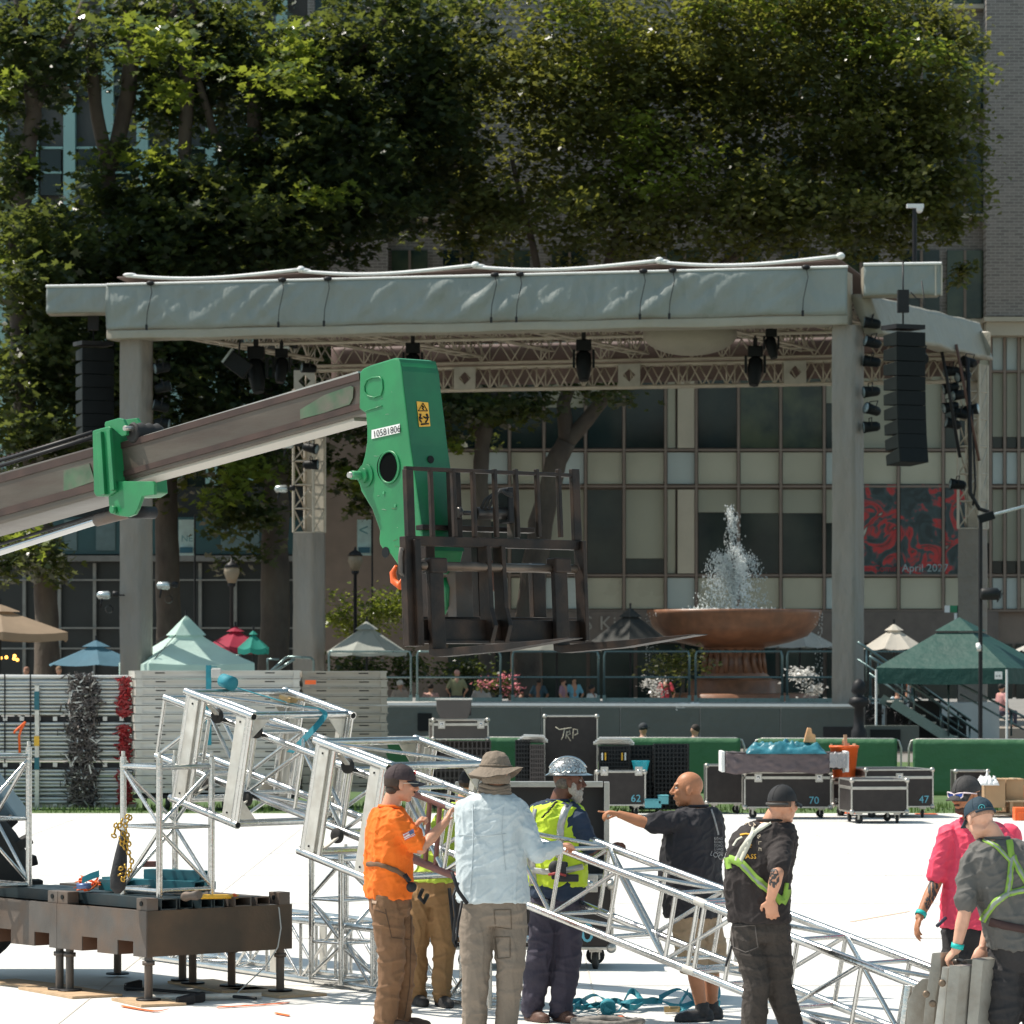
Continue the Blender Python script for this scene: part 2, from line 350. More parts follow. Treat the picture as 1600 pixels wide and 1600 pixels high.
# ---- older building on the left: pale piers, dark windows, storefront with a teal band
lb = thing('corner_building', 'dim building behind the left trees with pale piers and dark shop windows', 'building', P(240, 1030, 143))
PIER = mat('sky_tinted_pier', (.30, .50, .47), .4, 0, .06, 1)  # teal puts the sky's reflection into the colour of the pale piers
DARKS = mat('dark_stone', (.105, .10, .095), .7, 0, .15, 1)
rect('wall', -160, -170, 479, 760, 143.6, 10, DARKS, lb)
for x in (-60, 0, 50, 108, 168, 222, 276, 330, 390, 440): rect('pier', x-9, -170, x+9, 758, 143, .5, PIER, lb)
for k in range(6):
    y = 305-k*155 if k < 3 else 305+(k-2)*155
    for x in (-30, 25, 79, 138, 195, 249, 303, 360, 415):
        rect('window', x-16, y-72, x+16, y, 143.3, .2, GLS, lb); rect('window_frame', x-17, y-37, x+17, y-34, 143.2, .1, PIER, lb)
        rect('window_frame', x-19, y-76, x+19, y-72.5, 143.2, .3, PIER, lb)
rect('shop_wall', -160, 761, 689, 1090, 143, 10, mat('shop_dark', (.02, .026, .028), .4, 0, .4, .5), lb)
TB = mat('teal_fascia', (.022, .075, .085), .45, 0, .15, .6)
rect('fascia', -160, 808, 689, 866, 142.4, .5, TB, lb); rect('fascia_ledge', -160, 868, 689, 877, 142.2, .7, mat('ledge_grey', (.16, .165, .16), .7), lb)
for x in list(range(-20, 690, 55)): rect('shopfront_post', x, 880, x+5, 1080, 142.6, .2, mat('post_grey', (.22, .23, .22), .6), lb)
for y in (905, 980, 1012): rect('shopfront_rail', -160, y, 689, y+2.5, 142.5, .1, mat('post_grey', (.22, .23, .22), .6), lb)
rect('stone_panel', 560, 885, 689, 1020, 142.7, .2, mat('shop_brown', (.09, .075, .065), .7), lb)
for x, w_ in ((100, 20), (150, 30), (345, 60), (410, 30)): rect('fascia_window', x, 812, x+w_, 860, 142.35, .04, mat('lit_shade', (.10, .16, .17), .5), lb)
BAN = mat('banner_pale_blue', (.50, .66, .66), .6)
for x0, x1, t, l in ((279, 303, 'NE', 'pale blue lamp banner left of the second trunk with NE lettering'), (558, 580, '<', 'pale blue banner with a chevron left of the green boom head')):
    bb = thing('banner', l, 'banner', P((x0+x1)/2, 870, 134), 'banners on the street')
    rect('cloth', x0, 812, x1, 868, 134, .02, BAN, bb); rect('blue_label', x0+2, 855, x1-2, 864, 133.9, .05, mat('banner_navy', (.03, .13, .2), .5), bb)
    text('lettering', t, P(x0+4 if t == 'NE' else x0+2, 846 if t == 'NE' else 838, 133.85), (1, 0, 0), (0, 0, 1), .32 if t == 'NE' else .62, mat('banner_ink', (.12, .3, .34), .5), bb, thick=.01)
    rod('pole', P(x1+1.5, 806, 134), P(x1+1.5, 1139, 134), .035, BLK, bb)
# ================================================================ TREES
BARK = mat('plane_bark', (.075, .054, .042), .85, 0, .3, 2.2, .5, 8, dirt=(.14, .115, .085), dscale=1.3, damt=.6, st=(1, 1, .6))
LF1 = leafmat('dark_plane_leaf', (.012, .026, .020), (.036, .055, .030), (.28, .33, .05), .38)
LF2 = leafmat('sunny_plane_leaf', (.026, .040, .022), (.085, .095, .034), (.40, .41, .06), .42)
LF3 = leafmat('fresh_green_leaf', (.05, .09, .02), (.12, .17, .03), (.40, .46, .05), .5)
KITE = np.array([(0, 0, 0), (.42, .35, .10), (0, 1, .0), (-.42, .35, .10)])
STAR = np.array([(0, 0, 0), (.50, .10, .05), (.30, .38, .0), (.55, .70, .08), (.12, .62, 0), (0, 1.05, -.05), (-.12, .62, 0), (-.55, .70, .08), (-.30, .38, 0), (-.50, .10, .05)])
DEN, SZ = 1., 1.
def crown(blobs, size, D, shape=KITE, mt=LF1, parent=None, name='crown', org=None, **kw):
    """blobs: (x px, y px, dd, rx px, ry px, rz m, leaves)"""
    cs = []; sc = D/FPX
    for (x, y, dd, rx, ry, rz, n) in blobs:
        c = np.array(P(x, y, D)); c[1] += dd
        n = int(n*DEN); ncl = max(4, int(n/46)); u = rng.normal(size=(ncl, 3)); u /= np.linalg.norm(u, axis=1)[:, None]
        rad = rng.random(ncl)**.42
        cc = c+u*rad[:, None]*np.array([rx*sc, rz, ry*sc])*(1+.16*rng.normal(size=(ncl, 1)))
        k = rng.integers(0, ncl, n); sg_ = min(.42, rx*sc*.30)
        cs.append(cc[k]+rng.normal(size=(n, 3))*np.array([sg_, sg_, sg_*.55]))
    C = np.concatenate(cs); N = len(C); s = size*SZ*(.6+.8*rng.random(N))
    a = rng.random(N)*6.283; tilt = rng.normal(size=N)*.75; t2 = rng.normal(size=N)*.5-.3
    X = np.stack([np.cos(a), np.sin(a), np.sin(tilt)*.8], 1); X /= np.linalg.norm(X, axis=1)[:, None]
    Yv = np.stack([-np.sin(a), np.cos(a), np.sin(t2)*1.2], 1); Yv -= X*(X*Yv).sum(1)[:, None]; Yv /= np.linalg.norm(Yv, axis=1)[:, None]
    W = np.cross(X, Yv); m_ = len(shape)
    vs = C[:, None, :]+s[:, None, None]*(shape[None, :, 0, None]*X[:, None, :]+shape[None, :, 1, None]*Yv[:, None, :]+shape[None, :, 2, None]*W[:, None, :])
    o0 = ORG[parent] if parent is not None else V(org); vs = (vs-np.array(o0)).reshape(-1, 3).astype(np.float32)
    me = bpy.data.meshes.new(name); me.vertices.add(len(vs)); me.vertices.foreach_set('co', vs.ravel())
    me.loops.add(len(vs)); me.loops.foreach_set('vertex_index', np.arange(len(vs), dtype=np.int32))
    me.polygons.add(N); me.polygons.foreach_set('loop_start', np.arange(0, len(vs), m_, dtype=np.int32))
    me.update(calc_edges=True); me.materials.append(mt); o = link(name, me, parent, o0); o['kind'] = 'stuff'
    return setp(o, **kw)
def tree(label, D, limbs, blobs, size, shape=KITE, mt=LF1, group='plane trees behind the stage', extra=()):
    l0 = limbs[0]; base = P(l0[0][0], 1030, D); base.z = 0
    t = thing('plane_tree', label, 'tree', base, group)
    for i, lm in enumerate(limbs):
        bb = MB(); pts = [P(q[0], q[1], D)+V((0, q[3] if len(q) > 3 else 0, 0)) for q in lm]; rr = [q[2]*D/FPX/2 for q in lm]
        if i == 0: p0 = pts[0].copy(); p0.z = -.05; pts = [p0]+pts; rr = [rr[0]*1.25]+rr
        P2, R2 = [], []
        for k in range(len(pts)-1):
            for j in range(4):
                f = j/4; q = pts[k].lerp(pts[k+1], f); q += V((noise.noise(q*.9), noise.noise(q*.9+V((9, 0, 0))), 0))*.10; P2.append(q); R2.append((rr[k]*(1-f)+rr[k+1]*f)*(1+.13*noise.noise(q*1.7)))
        P2.append(pts[-1]); R2.append(rr[-1]); bb.path(P2, R2, 12)
        bb.build('trunk' if i == 0 else 'limb', BARK, t)
    if blobs: crown(blobs, size, D, shape, mt, t)
    for (bl, sz, m2) in extra: crown(bl, sz, D, shape, m2, t)
    return t
DEN, SZ = .60, 1.38
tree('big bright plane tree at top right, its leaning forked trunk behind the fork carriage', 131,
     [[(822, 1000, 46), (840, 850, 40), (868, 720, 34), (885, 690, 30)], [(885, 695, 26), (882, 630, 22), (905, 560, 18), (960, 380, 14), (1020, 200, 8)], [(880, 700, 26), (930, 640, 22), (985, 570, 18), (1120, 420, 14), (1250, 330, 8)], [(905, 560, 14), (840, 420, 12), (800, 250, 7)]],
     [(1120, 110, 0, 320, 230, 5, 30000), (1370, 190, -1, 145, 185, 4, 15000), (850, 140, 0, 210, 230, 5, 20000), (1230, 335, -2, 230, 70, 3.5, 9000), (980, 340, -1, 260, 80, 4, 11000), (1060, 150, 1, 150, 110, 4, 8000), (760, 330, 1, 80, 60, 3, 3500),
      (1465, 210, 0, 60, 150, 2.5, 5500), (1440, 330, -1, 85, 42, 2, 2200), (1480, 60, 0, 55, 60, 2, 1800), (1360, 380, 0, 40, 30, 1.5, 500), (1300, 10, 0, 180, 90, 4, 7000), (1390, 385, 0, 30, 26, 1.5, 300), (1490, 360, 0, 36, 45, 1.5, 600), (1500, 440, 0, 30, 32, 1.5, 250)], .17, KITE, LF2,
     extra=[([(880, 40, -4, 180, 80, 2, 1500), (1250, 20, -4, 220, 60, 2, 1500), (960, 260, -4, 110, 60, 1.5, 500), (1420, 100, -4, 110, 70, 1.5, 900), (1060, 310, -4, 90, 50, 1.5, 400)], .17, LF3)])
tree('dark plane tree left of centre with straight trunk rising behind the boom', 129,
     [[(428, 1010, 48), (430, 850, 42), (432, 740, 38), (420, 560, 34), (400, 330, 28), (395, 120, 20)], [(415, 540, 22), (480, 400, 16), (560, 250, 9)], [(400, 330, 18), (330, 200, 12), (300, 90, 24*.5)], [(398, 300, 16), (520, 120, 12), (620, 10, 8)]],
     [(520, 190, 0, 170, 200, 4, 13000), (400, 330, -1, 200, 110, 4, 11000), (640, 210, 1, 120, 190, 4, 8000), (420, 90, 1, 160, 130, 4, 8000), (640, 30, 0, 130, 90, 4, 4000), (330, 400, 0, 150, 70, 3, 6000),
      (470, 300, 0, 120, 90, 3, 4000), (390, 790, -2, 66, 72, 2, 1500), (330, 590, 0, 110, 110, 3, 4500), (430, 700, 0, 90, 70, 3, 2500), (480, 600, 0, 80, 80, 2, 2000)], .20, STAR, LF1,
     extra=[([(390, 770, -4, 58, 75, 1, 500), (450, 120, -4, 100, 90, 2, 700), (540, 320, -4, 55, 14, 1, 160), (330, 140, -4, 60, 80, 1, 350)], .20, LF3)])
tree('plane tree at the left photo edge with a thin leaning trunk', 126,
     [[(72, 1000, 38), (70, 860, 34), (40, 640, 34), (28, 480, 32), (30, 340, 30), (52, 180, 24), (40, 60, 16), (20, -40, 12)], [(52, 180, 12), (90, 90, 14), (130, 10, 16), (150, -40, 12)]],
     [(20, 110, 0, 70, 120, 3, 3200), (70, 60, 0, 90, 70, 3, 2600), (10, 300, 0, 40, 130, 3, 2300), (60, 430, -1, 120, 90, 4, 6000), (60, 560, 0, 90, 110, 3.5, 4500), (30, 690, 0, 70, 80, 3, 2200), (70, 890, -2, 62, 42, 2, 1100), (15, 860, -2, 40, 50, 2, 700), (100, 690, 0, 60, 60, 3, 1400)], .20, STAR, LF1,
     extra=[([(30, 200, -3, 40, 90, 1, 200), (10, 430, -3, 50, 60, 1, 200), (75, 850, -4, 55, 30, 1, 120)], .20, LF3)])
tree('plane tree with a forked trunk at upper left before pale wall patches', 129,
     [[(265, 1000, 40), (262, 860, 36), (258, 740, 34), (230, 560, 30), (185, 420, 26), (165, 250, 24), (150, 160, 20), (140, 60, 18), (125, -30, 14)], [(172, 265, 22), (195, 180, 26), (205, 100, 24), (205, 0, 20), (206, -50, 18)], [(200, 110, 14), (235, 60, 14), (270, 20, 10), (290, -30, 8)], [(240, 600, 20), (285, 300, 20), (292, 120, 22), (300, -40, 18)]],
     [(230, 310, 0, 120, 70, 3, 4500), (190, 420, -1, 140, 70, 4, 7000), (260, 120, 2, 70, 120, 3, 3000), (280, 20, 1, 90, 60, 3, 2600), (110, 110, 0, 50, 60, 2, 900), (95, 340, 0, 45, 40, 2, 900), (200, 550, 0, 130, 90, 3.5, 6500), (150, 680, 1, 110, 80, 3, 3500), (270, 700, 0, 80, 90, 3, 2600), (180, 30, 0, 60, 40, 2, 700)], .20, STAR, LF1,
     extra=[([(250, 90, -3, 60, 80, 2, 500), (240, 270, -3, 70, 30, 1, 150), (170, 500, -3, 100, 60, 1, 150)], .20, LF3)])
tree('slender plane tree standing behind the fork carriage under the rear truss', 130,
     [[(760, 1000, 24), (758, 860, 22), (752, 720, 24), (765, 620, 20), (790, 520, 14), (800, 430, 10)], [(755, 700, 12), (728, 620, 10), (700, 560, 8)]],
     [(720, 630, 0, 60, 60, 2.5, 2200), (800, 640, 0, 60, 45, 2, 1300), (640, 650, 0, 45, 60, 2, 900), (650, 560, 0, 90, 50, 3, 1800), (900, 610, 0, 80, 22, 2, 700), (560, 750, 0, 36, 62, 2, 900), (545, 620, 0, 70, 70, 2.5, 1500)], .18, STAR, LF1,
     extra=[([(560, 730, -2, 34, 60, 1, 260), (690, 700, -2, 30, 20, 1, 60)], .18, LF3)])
DEN, SZ = 1., 1.1
def shrub(label, D, blobs, mt=LF3, size=.13, base=None, group='shrubs on the plaza', cat='shrub'):
    b0 = blobs[0]; o = P(b0[0], 1030, D); o.z = 0
    t = thing('shrub', label, cat, o, group)
    crown(blobs, size, D, KITE, mt, t, 'foliage')
    bs = MB()
    for k in range(5): bs.tube(o+V((random.uniform(-.2, .2), 0, 0)), P(b0[0]+random.uniform(-.6, .6)*b0[3], b0[1]-random.random()*b0[4]*.5, D), .03, .012, 6)
    bs.build('stems', BARK, t)
shrub('yellow green shrub between the left rear pillar and the green boom head', 131, [(572, 960, 0, 62, 28, 1.2, 1300), (610, 945, 0, 30, 22, 1, 500), (530, 975, 0, 25, 20, 1, 400)])
shrub('low dark hedge below the railing left of the small stage umbrella', 122, [(560, 1050, 0, 55, 16, 1, 1100), (640, 1045, 0, 40, 20, 1, 700)], LF1)
shrub('dark leafy bush behind the fork tips', 121, [(720, 1048, 0, 45, 18, 1, 700)], LF1)
shrub('leafy bush seen through the right railing near the fountain', 116, [(1050, 1040, 0, 45, 30, .8, 600)], LF2)
# ================================================================ FOUNTAIN, UMBRELLAS, TENTS, LAMPS
GRAN = mat('red_granite', (.27, .125, .07), .4, 0, .25, 3, .1, 20, dirt=(.16, .09, .06), dscale=2, damt=.6)
fd = 123.; fc = P(1147, 1030, fd); sc = fd/FPX
def fz(y): return EYE+(HOR-y)*sc
f0 = V((fc.x, fd, 0)); ft = thing('fountain', 'red granite fountain with a wide bowl on a fluted stem behind the stage railing', 'fountain', f0)
b = MB(); b.lathe(f0, [(1.0, fz(1012)), (1.75, fz(1004)), (2.35, fz(994)), (2.64, fz(978)), (2.75, fz(962)), (2.80, fz(958)), (2.80, fz(953)), (2.70, fz(953)), (2.6, fz(958)), (.2, fz(962))], 64); b.build('bowl', GRAN, ft, fix=True)
b = MB(); b.lathe(f0, [(1.25, fz(1062)), (1.0, fz(1050)), (.85, fz(1030)), (.95, fz(1014)), (1.1, fz(1008))], 40)
for k in range(20):
    a = 2*math.pi*k/20; b.tube(f0+V((1.0*math.cos(a), 1.0*math.sin(a), fz(1052))), f0+V((.92*math.cos(a), .92*math.sin(a), fz(1015))), .07, n=6)
b.build('stem', GRAN, ft, fix=True)
b = MB(); b.lathe(f0, [(1.5, 0), (1.5, fz(1064)), (1.3, fz(1061))], 8); b.lathe(f0, [(2.7, 0), (2.7, fz(1085)), (2.6, fz(1083)), (2.45, fz(1083))], 40); b.build('base', GRAN, ft, fix=True)
WAT = mat('water_spray', (.92, .95, .95), .2, 0, .02, 3, spec=.8, trans=.4)
b = MB(); random.seed(3)
def drop(p, r):
    b.add([p+V((r, 0, 0)), p+V((-r, 0, 0)), p+V((0, r, 0)), p+V((0, -r, 0)), p+V((0, 0, r*2.4)), p+V((0, 0, -r*2.4))], [(0, 2, 4), (2, 1, 4), (1, 3, 4), (3, 0, 4), (2, 0, 5), (1, 2, 5), (3, 1, 5), (0, 3, 5)], True)
g = 9.8; zb = fz(958)
for j in range(14):      # arching jets plus one high centre jet
    hi = j < 3; a = random.random()*6.28; h = random.uniform(2.9, 3.7) if hi else random.uniform(1.3, 2.2); v0 = math.sqrt(2*g*h); T = 2*v0/g; out = random.uniform(.0, .25) if hi else random.uniform(.35, 1.0)
    for k in range(330 if hi else 520):
        t = T*(random.random()**.8); s = .02+.13*t/T
        p = f0+V((out*math.cos(a)*t/T*1.25-(.12 if hi else 0), out*math.sin(a)*t/T, zb+v0*t-g*t*t/2))+V([random.gauss(0, s) for _ in range(3)])
        if p.z > zb: drop(p, random.uniform(.005, .021))
for k in range(900):
    a = random.random()*6.28; r = 1.7*math.sqrt(random.random()); drop(f0+V((r*math.cos(a), r*math.sin(a), zb+abs(random.gauss(0, .07)))), random.uniform(.01, .03))
for k in range(260):
    a = random.uniform(2.6, 3.6) if k % 2 else random.uniform(-.5, .4); drop(f0+V((2.82*math.cos(a), 2.82*math.sin(a), random.uniform(fz(1085), zb))), random.uniform(.006, .016))
b.build('water_jets', WAT, ft, kind='stuff')
b = MB(); b.lathe(f0, [(2.62, fz(957.5)), (.05, fz(956.8))], 48); b.build('water_surface', mat('basin_water', (.5, .58, .56), .1, 0, .1, 5, .6, 6, spec=.8), ft)

def umbrella(label, x, ytop, yrim, rpx, D, m, n=8, valance=0, droop=.0, group='umbrellas and tents on the plaza', vent=True, cat='umbrella', frame=BLK):
    s = D/FPX; top = P(x, ytop, D); r = rpx*s; zr = EYE+(HOR-yrim)*s; base = V((top.x, D, 0)); t = thing('umbrella', label, cat, base, group)
    cb = MB()
    ph = random.random()
    def pt(i, q):
        a = 2*math.pi*(i+ph)/n; return V((top.x+r*q*math.cos(a), D+r*q*math.sin(a), top.z+(zr-top.z)*(q**(1-droop))))
    vs, fs = [], []; rings = [0.02, .28, .5, .75, 1.]
    for q in rings:
        for i in range(n*4):
            a = i/4; fr = (a % 1); sag = 1-.05*q*math.sin(math.pi*fr); p0 = pt(math.floor(a), q); p1 = pt(math.floor(a)+1, q); p = p0.lerp(p1, fr); p.z -= .06*q*math.sin(math.pi*fr); vs.append(p)
    N4 = n*4
    for k in range(len(rings)-1):
        for i in range(N4): fs.append((k*N4+i, k*N4+(i+1) % N4, (k+1)*N4+(i+1) % N4, (k+1)*N4+i))
    if valance:
        for i in range(N4): vs.append(vs[(len(rings)-1)*N4+i]-V((0, 0, valance*s)))
        k = len(rings)-1
        for i in range(N4): fs.append((k*N4+i, k*N4+(i+1) % N4, (k+1)*N4+(i+1) % N4, (k+1)*N4+i))
    cb.add(vs, fs, False); cb.build('canopy', m, t)
    if vent:
        vb = MB(); vv = [top+V((0, 0, .12))]+[V((top.x+r*.3*math.cos(2*math.pi*(i+ph)/n), D+r*.3*math.sin(2*math.pi*(i+ph)/n), top.z+(zr-top.z)*(.3**(1-droop))+.10)) for i in range(n)]
        vb.add(vv, [(0, i+1, (i+1) % n+1) for i in range(n)]); vb.build('vent', m, t)
    rod('pole', base, top+V((0, 0, .25)), .035, frame, t)
    for i in range(n): rod('rib', top-V((0, 0, .12)), pt(i, .98)-V((0, 0, .05)), .012, frame, t, 6)
    return t
def cloth(name, c, tr=.35): return mat(name, c, .8, 0, .08, 1.2, .15, 5, trans=tr)
umbrella('mint white peaked umbrella tent left of the stage railing', 291, 967, 1036, 120, 112, cloth('mint_canvas', (.58, .76, .70)), 4, 22, .34, cat='tent')
umbrella('beige brown umbrella cut off by the left edge of the photo', 0, 950, 988, 118, 108, cloth('tan_canvas', (.34, .25, .17)), 6, 12)
umbrella('slate blue umbrella between the tan umbrella and the left front pillar', 150, 1006, 1038, 82, 115, cloth('slate_blue_canvas', (.09, .20, .27)), 6)
umbrella('umbrella with red and green panels behind the mint tent', 368, 984, 1010, 50, 119, cloth('crimson_canvas', (.40, .03, .07)), 6, 10)
umbrella('small green umbrella overlapping the red one', 396, 990, 1012, 26, 118, cloth('jade_canvas', (.03, .30, .24)), 6, 8)
umbrella('pale grey umbrella behind the railing at centre left', 573, 976, 1018, 66, 119, cloth('grey_canvas', (.42, .44, .40)), 8, 5)
umbrella('dim grey umbrella behind the fork tips', 870, 990, 1016, 75, 120, cloth('mid_grey_canvas', (.20, .21, .19)), 8)
umbrella('dark triangular umbrella left of the fountain bowl', 985, 955, 1002, 62, 121, cloth('black_canvas', (.04, .042, .04), .1), 4)
umbrella('white umbrella behind the right end of the fountain bowl', 1250, 978, 1010, 60, 128, cloth('white_canvas', (.62, .6, .55)), 8)
umbrella('cream umbrella with ruffled vent right of the front stage pillar', 1397, 980, 1013, 52, 121, cloth('cream_canvas', (.66, .62, .55)), 8)
umbrella('white umbrella corner at the right edge behind the dark green tent', 1618, 1001, 1016, 34, 122, cloth('white_canvas', (.62, .6, .55)), 8)
# dark green pop-up tent, rotated square roof with valance and four legs
D0 = 103.; tc = P(1497, 1030, D0); s = D0/FPX; gt = thing('pop_up_tent', 'dark green square pop up tent at the right edge beside the stairs', 'tent', V((tc.x, D0, 0)))
GT = mat('dark_green_nylon', (.008, .06, .048), .65, 0, .1, 1, .25, 4, trans=.06)
cs = [P(1369, 1040, D0-1.2), P(1573, 1044, D0-2.4), P(1640, 1038, D0+1.2), P(1420, 1036, D0+2.4)]
zt = EYE+(HOR-1043)*s
cs = [V((c.x, c.y, zt)) for c in cs]; ap = P(1499, 964, D0); ce = sum(cs, V())/4
b = MB()
for i in range(4):
    a_, c_ = cs[i], cs[(i+1) % 4]; m1 = ap.lerp(a_, .27)+V((0, 0, -.06)); m2 = ap.lerp(c_, .27)+V((0, 0, -.06)); mm = ap.lerp((a_+c_)/2, .62)+V((0, 0, -.05))
    b.add([m1, a_, (a_+c_)/2-V((0, 0, .03)), mm], [(0, 1, 2, 3)]); b.add([m2, mm, (a_+c_)/2-V((0, 0, .03)), c_], [(0, 1, 2, 3)]); b.add([m1, mm, m2], [(0, 1, 2)])
    dv = V((0, 0, -.42)); md = (a_+c_)/2-V((0, 0, .03)); b.add([a_, a_+dv, md+dv, md], [(0, 1, 2, 3)]); b.add([md, md+dv, c_+dv, c_], [(0, 1, 2, 3)])
b.build('roof', GT, gt, fix=True)
b = MB(); b.add([ap]+[ap.lerp(c, .30)+V((0, 0, .03)) for c in cs], [(0, 1, 2), (0, 2, 3), (0, 3, 4), (0, 4, 1)]); b.build('vent_cap', GT, gt)
for c in cs: rod('leg', V((c.x, c.y, 0)), c-V((0, 0, .05)), .03, WHT, gt)
e1 = (cs[1]-cs[0]).normalized(); brick('label_patch', cs[1]-e1*.22+V((0, -.012, -.2)), (.2, .012, .2), WHT, gt, (e1, V((-e1.y, e1.x, 0)), Z))
text('patch_lettering', 'e-z', cs[1]-e1*.30+V((0, -.03, -.24)), e1, Z, .11, BLK, gt)
# street lamps
def lamp(label, x, ytop, D):
    t = thing('street_lamp', label, 'street lamp', V((P(x, 1030, D).x, D, 0)), 'globe street lamps behind the stage'); s = D/FPX; zt = EYE+(HOR-ytop)*s; o = ORG[t]
    b = MB(); b.lathe(o, [(.2, 0), (.2, .3), (.1, .5), (.065, .9), (.055, zt-.75), (.12, zt-.7), (.12, zt-.62)], 12); b.build('post', BLK, t)
    b = MB(); b.lathe(o, [(.12, zt-.62), (.25, zt-.30), (.23, zt-.12), (.16, zt-.08)], 16); b.build('globe', mat('lamp_glass', (.42, .34, .25), .25, 0, .05, 3, trans=.4), t)
    b = MB(); b.lathe(o, [(.25, zt-.14), (.17, zt-.02), (.05, zt+.05), (.02, zt+.16)], 16); b.build('cap', BLK, t)
lamp('globe street lamp between the second trunk and the straight trunk', 362, 880, 119)
lamp('globe street lamp left of the green boom head', 555, 862, 124)
# ================================================================ BACKGROUND VISITORS
def blob(mb, p0, p1, r0, r1): mb.limb([p0, p1], [r0, r1], 8)
SK = [mat('skin_a', (.50, .27, .18), .6), mat('skin_b', (.25, .12, .075), .6)]
_TS = bpy.data.scenes.new('remesh_work')
def remesh(mb, voxel, smooth_it=4):
    me = bpy.data.meshes.new('t'); me.from_pydata([tuple(p) for p in mb.v], [], mb.f)
    bm = bmesh.new(); bm.from_mesh(me); bmesh.ops.recalc_face_normals(bm, faces=bm.faces); bm.to_mesh(me); bm.free()
    ob = bpy.data.objects.new('t', me); _TS.collection.objects.link(ob)
    md = ob.modifiers.new('r', 'REMESH'); md.mode = 'VOXEL'; md.voxel_size = voxel; md.use_smooth_shade = True
    if smooth_it: sm = ob.modifiers.new('s', 'SMOOTH'); sm.factor = .5; sm.iterations = smooth_it
    vl = _TS.view_layers[0]; vl.update(); dg = vl.depsgraph; dg.update()
    out = bpy.data.meshes.new_from_object(ob.evaluated_get(dg)); bpy.data.objects.remove(ob); bpy.data.meshes.remove(me)
    return out
def addmesh(name, me, mt, parent):
    o0 = ORG[parent]; me.transform(Matrix.Translation(-o0)); me.materials.clear(); me.materials.append(mt)
    me.polygons.foreach_set('use_smooth', [True]*len(me.polygons)); return link(name, me, parent)
def mini(label, x, yhead, D, shirt, pants=(.03, .03, .035), skin=0, hair=(.03, .02, .015), hat=None, sit=False, floor=0., turn=0., arms=.25):
    s = D/FPX; zt = EYE+(HOR-yhead)*s; o = V((P(x, 1030, D).x, D, floor)); t = thing('person', label, 'person', o, 'visitors and crew in the background')
    h = zt-floor; k = h/1.74 if not sit else (h-.42)/.88
    k = max(.82, min(1.12, k)); X = V((math.cos(turn), math.sin(turn), 0)); Yv = V((-X.y, X.x, 0))
    hp = zt-.80*k if not sit else zt-.84*k
    hp = zt-.83*k; pel = V((o.x, o.y, hp)); b = MB()
    b.ell((o.x, o.y, zt-.115*k), (.078*k, .095*k, .12*k), (X, Yv, Z), 14, 9); b.ell(V((o.x, o.y, zt-.13*k))-Yv*.095*k, (.017, .02, .02))
    blob(b, V((o.x, o.y, zt-.2*k)), V((o.x, o.y, zt-.32*k)), .055, .06); blob(b, V((o.x, o.y, zt-.36*k)), pel, .12, .11)
    hands = []
    for sg_ in (-1, 1):
        sh = V((o.x, o.y, zt-.32*k))+X*.18*sg_*k; el = sh+X*(.06+arms*.3)*sg_+V((0, -.04, -.28*k)); hn = el-Yv*.2*(arms+.2)+V((0, 0, -.14*k))-X*arms*.4*sg_
        blob(b, sh, el, .05, .042); blob(b, el, hn, .04, .03); b.ell(hn-V((0, .0, .06)), (.03, .035, .06)); hands.append((sh, el))
        if sit: kn = pel+X*.12*sg_-Yv*.42+V((0, 0, .0)); fo = V((kn.x, kn.y, floor+.05)); blob(b, pel+X*.09*sg_, kn, .07, .055); blob(b, kn, fo, .055, .04); b.ell(fo-Yv*.06, (.045, .12, .045))
        else: fo = V((o.x+X.x*.12*sg_, o.y, floor+.05)); blob(b, pel+X*.09*sg_, fo, .08, .045); b.ell(fo-Yv*.05, (.045, .12, .045))
    addmesh('body', remesh(b, .022, 2), SK[skin], t)
    b = MB(); ms = MB(); ms.ell((o.x, o.y, zt-.50*k), (.20*k, .125*k, .26*k), (X, Yv, Z), 14, 9); ms.ell((o.x, o.y, zt-.38*k), (.22*k, .11*k, .11*k), (X, Yv, Z), 14, 9); ms.ell((o.x, o.y, zt-.72*k), (.175*k, .125*k, .16*k), (X, Yv, Z), 14, 9)
    for sh, el in hands: blob(ms, sh, sh.lerp(el, .75), .068, .06)
    addmesh('shirt', remesh(ms, .022, 3), mat('cloth_%d_%d_%d' % tuple(int(c*99) for c in shirt), shirt, .85, 0, .12, 4), t)
    pm = MB(); pm.ell(pel, (.17*k, .13*k, .13), (X, Yv, Z))
    for sg_ in (-1, 1):
        if sit: kn = pel+X*.12*sg_-Yv*.42; blob(pm, pel+X*.09*sg_, kn, .09, .075); blob(pm, kn, V((kn.x, kn.y, floor+.12)), .075, .055)
        else: blob(pm, pel+X*.09*sg_, V((o.x+X.x*.12*sg_, o.y, floor+.12)), .1, .06)
    addmesh('trousers', remesh(pm, .025, 2), mat('cloth_%d_%d_%d' % tuple(int(c*99) for c in pants), pants, .85, 0, .12, 4), t)
    hb = MB()
    if hat:
        hb.ell((o.x, o.y, zt-.08*k), (.092*k, .108*k, .095*k), (X, Yv, Z)); hb.box(V((o.x, o.y, zt-.085*k))-Yv*.13*k, (.13*k, .11*k, .012), (X, Yv, Z)); hb.build('cap', mat('hat_%d_%d_%d' % tuple(int(c*99) for c in hat), hat, .8), t)
    else:
        hb.ell(V((o.x, o.y, zt-.09*k))+Yv*.012, (.085*k, .1*k, .1*k), (X, Yv, Z)); hb.build('hair', mat('hair_%d_%d' % (int(hair[0]*99), int(hair[1]*99)), hair, .8), t)
    return t
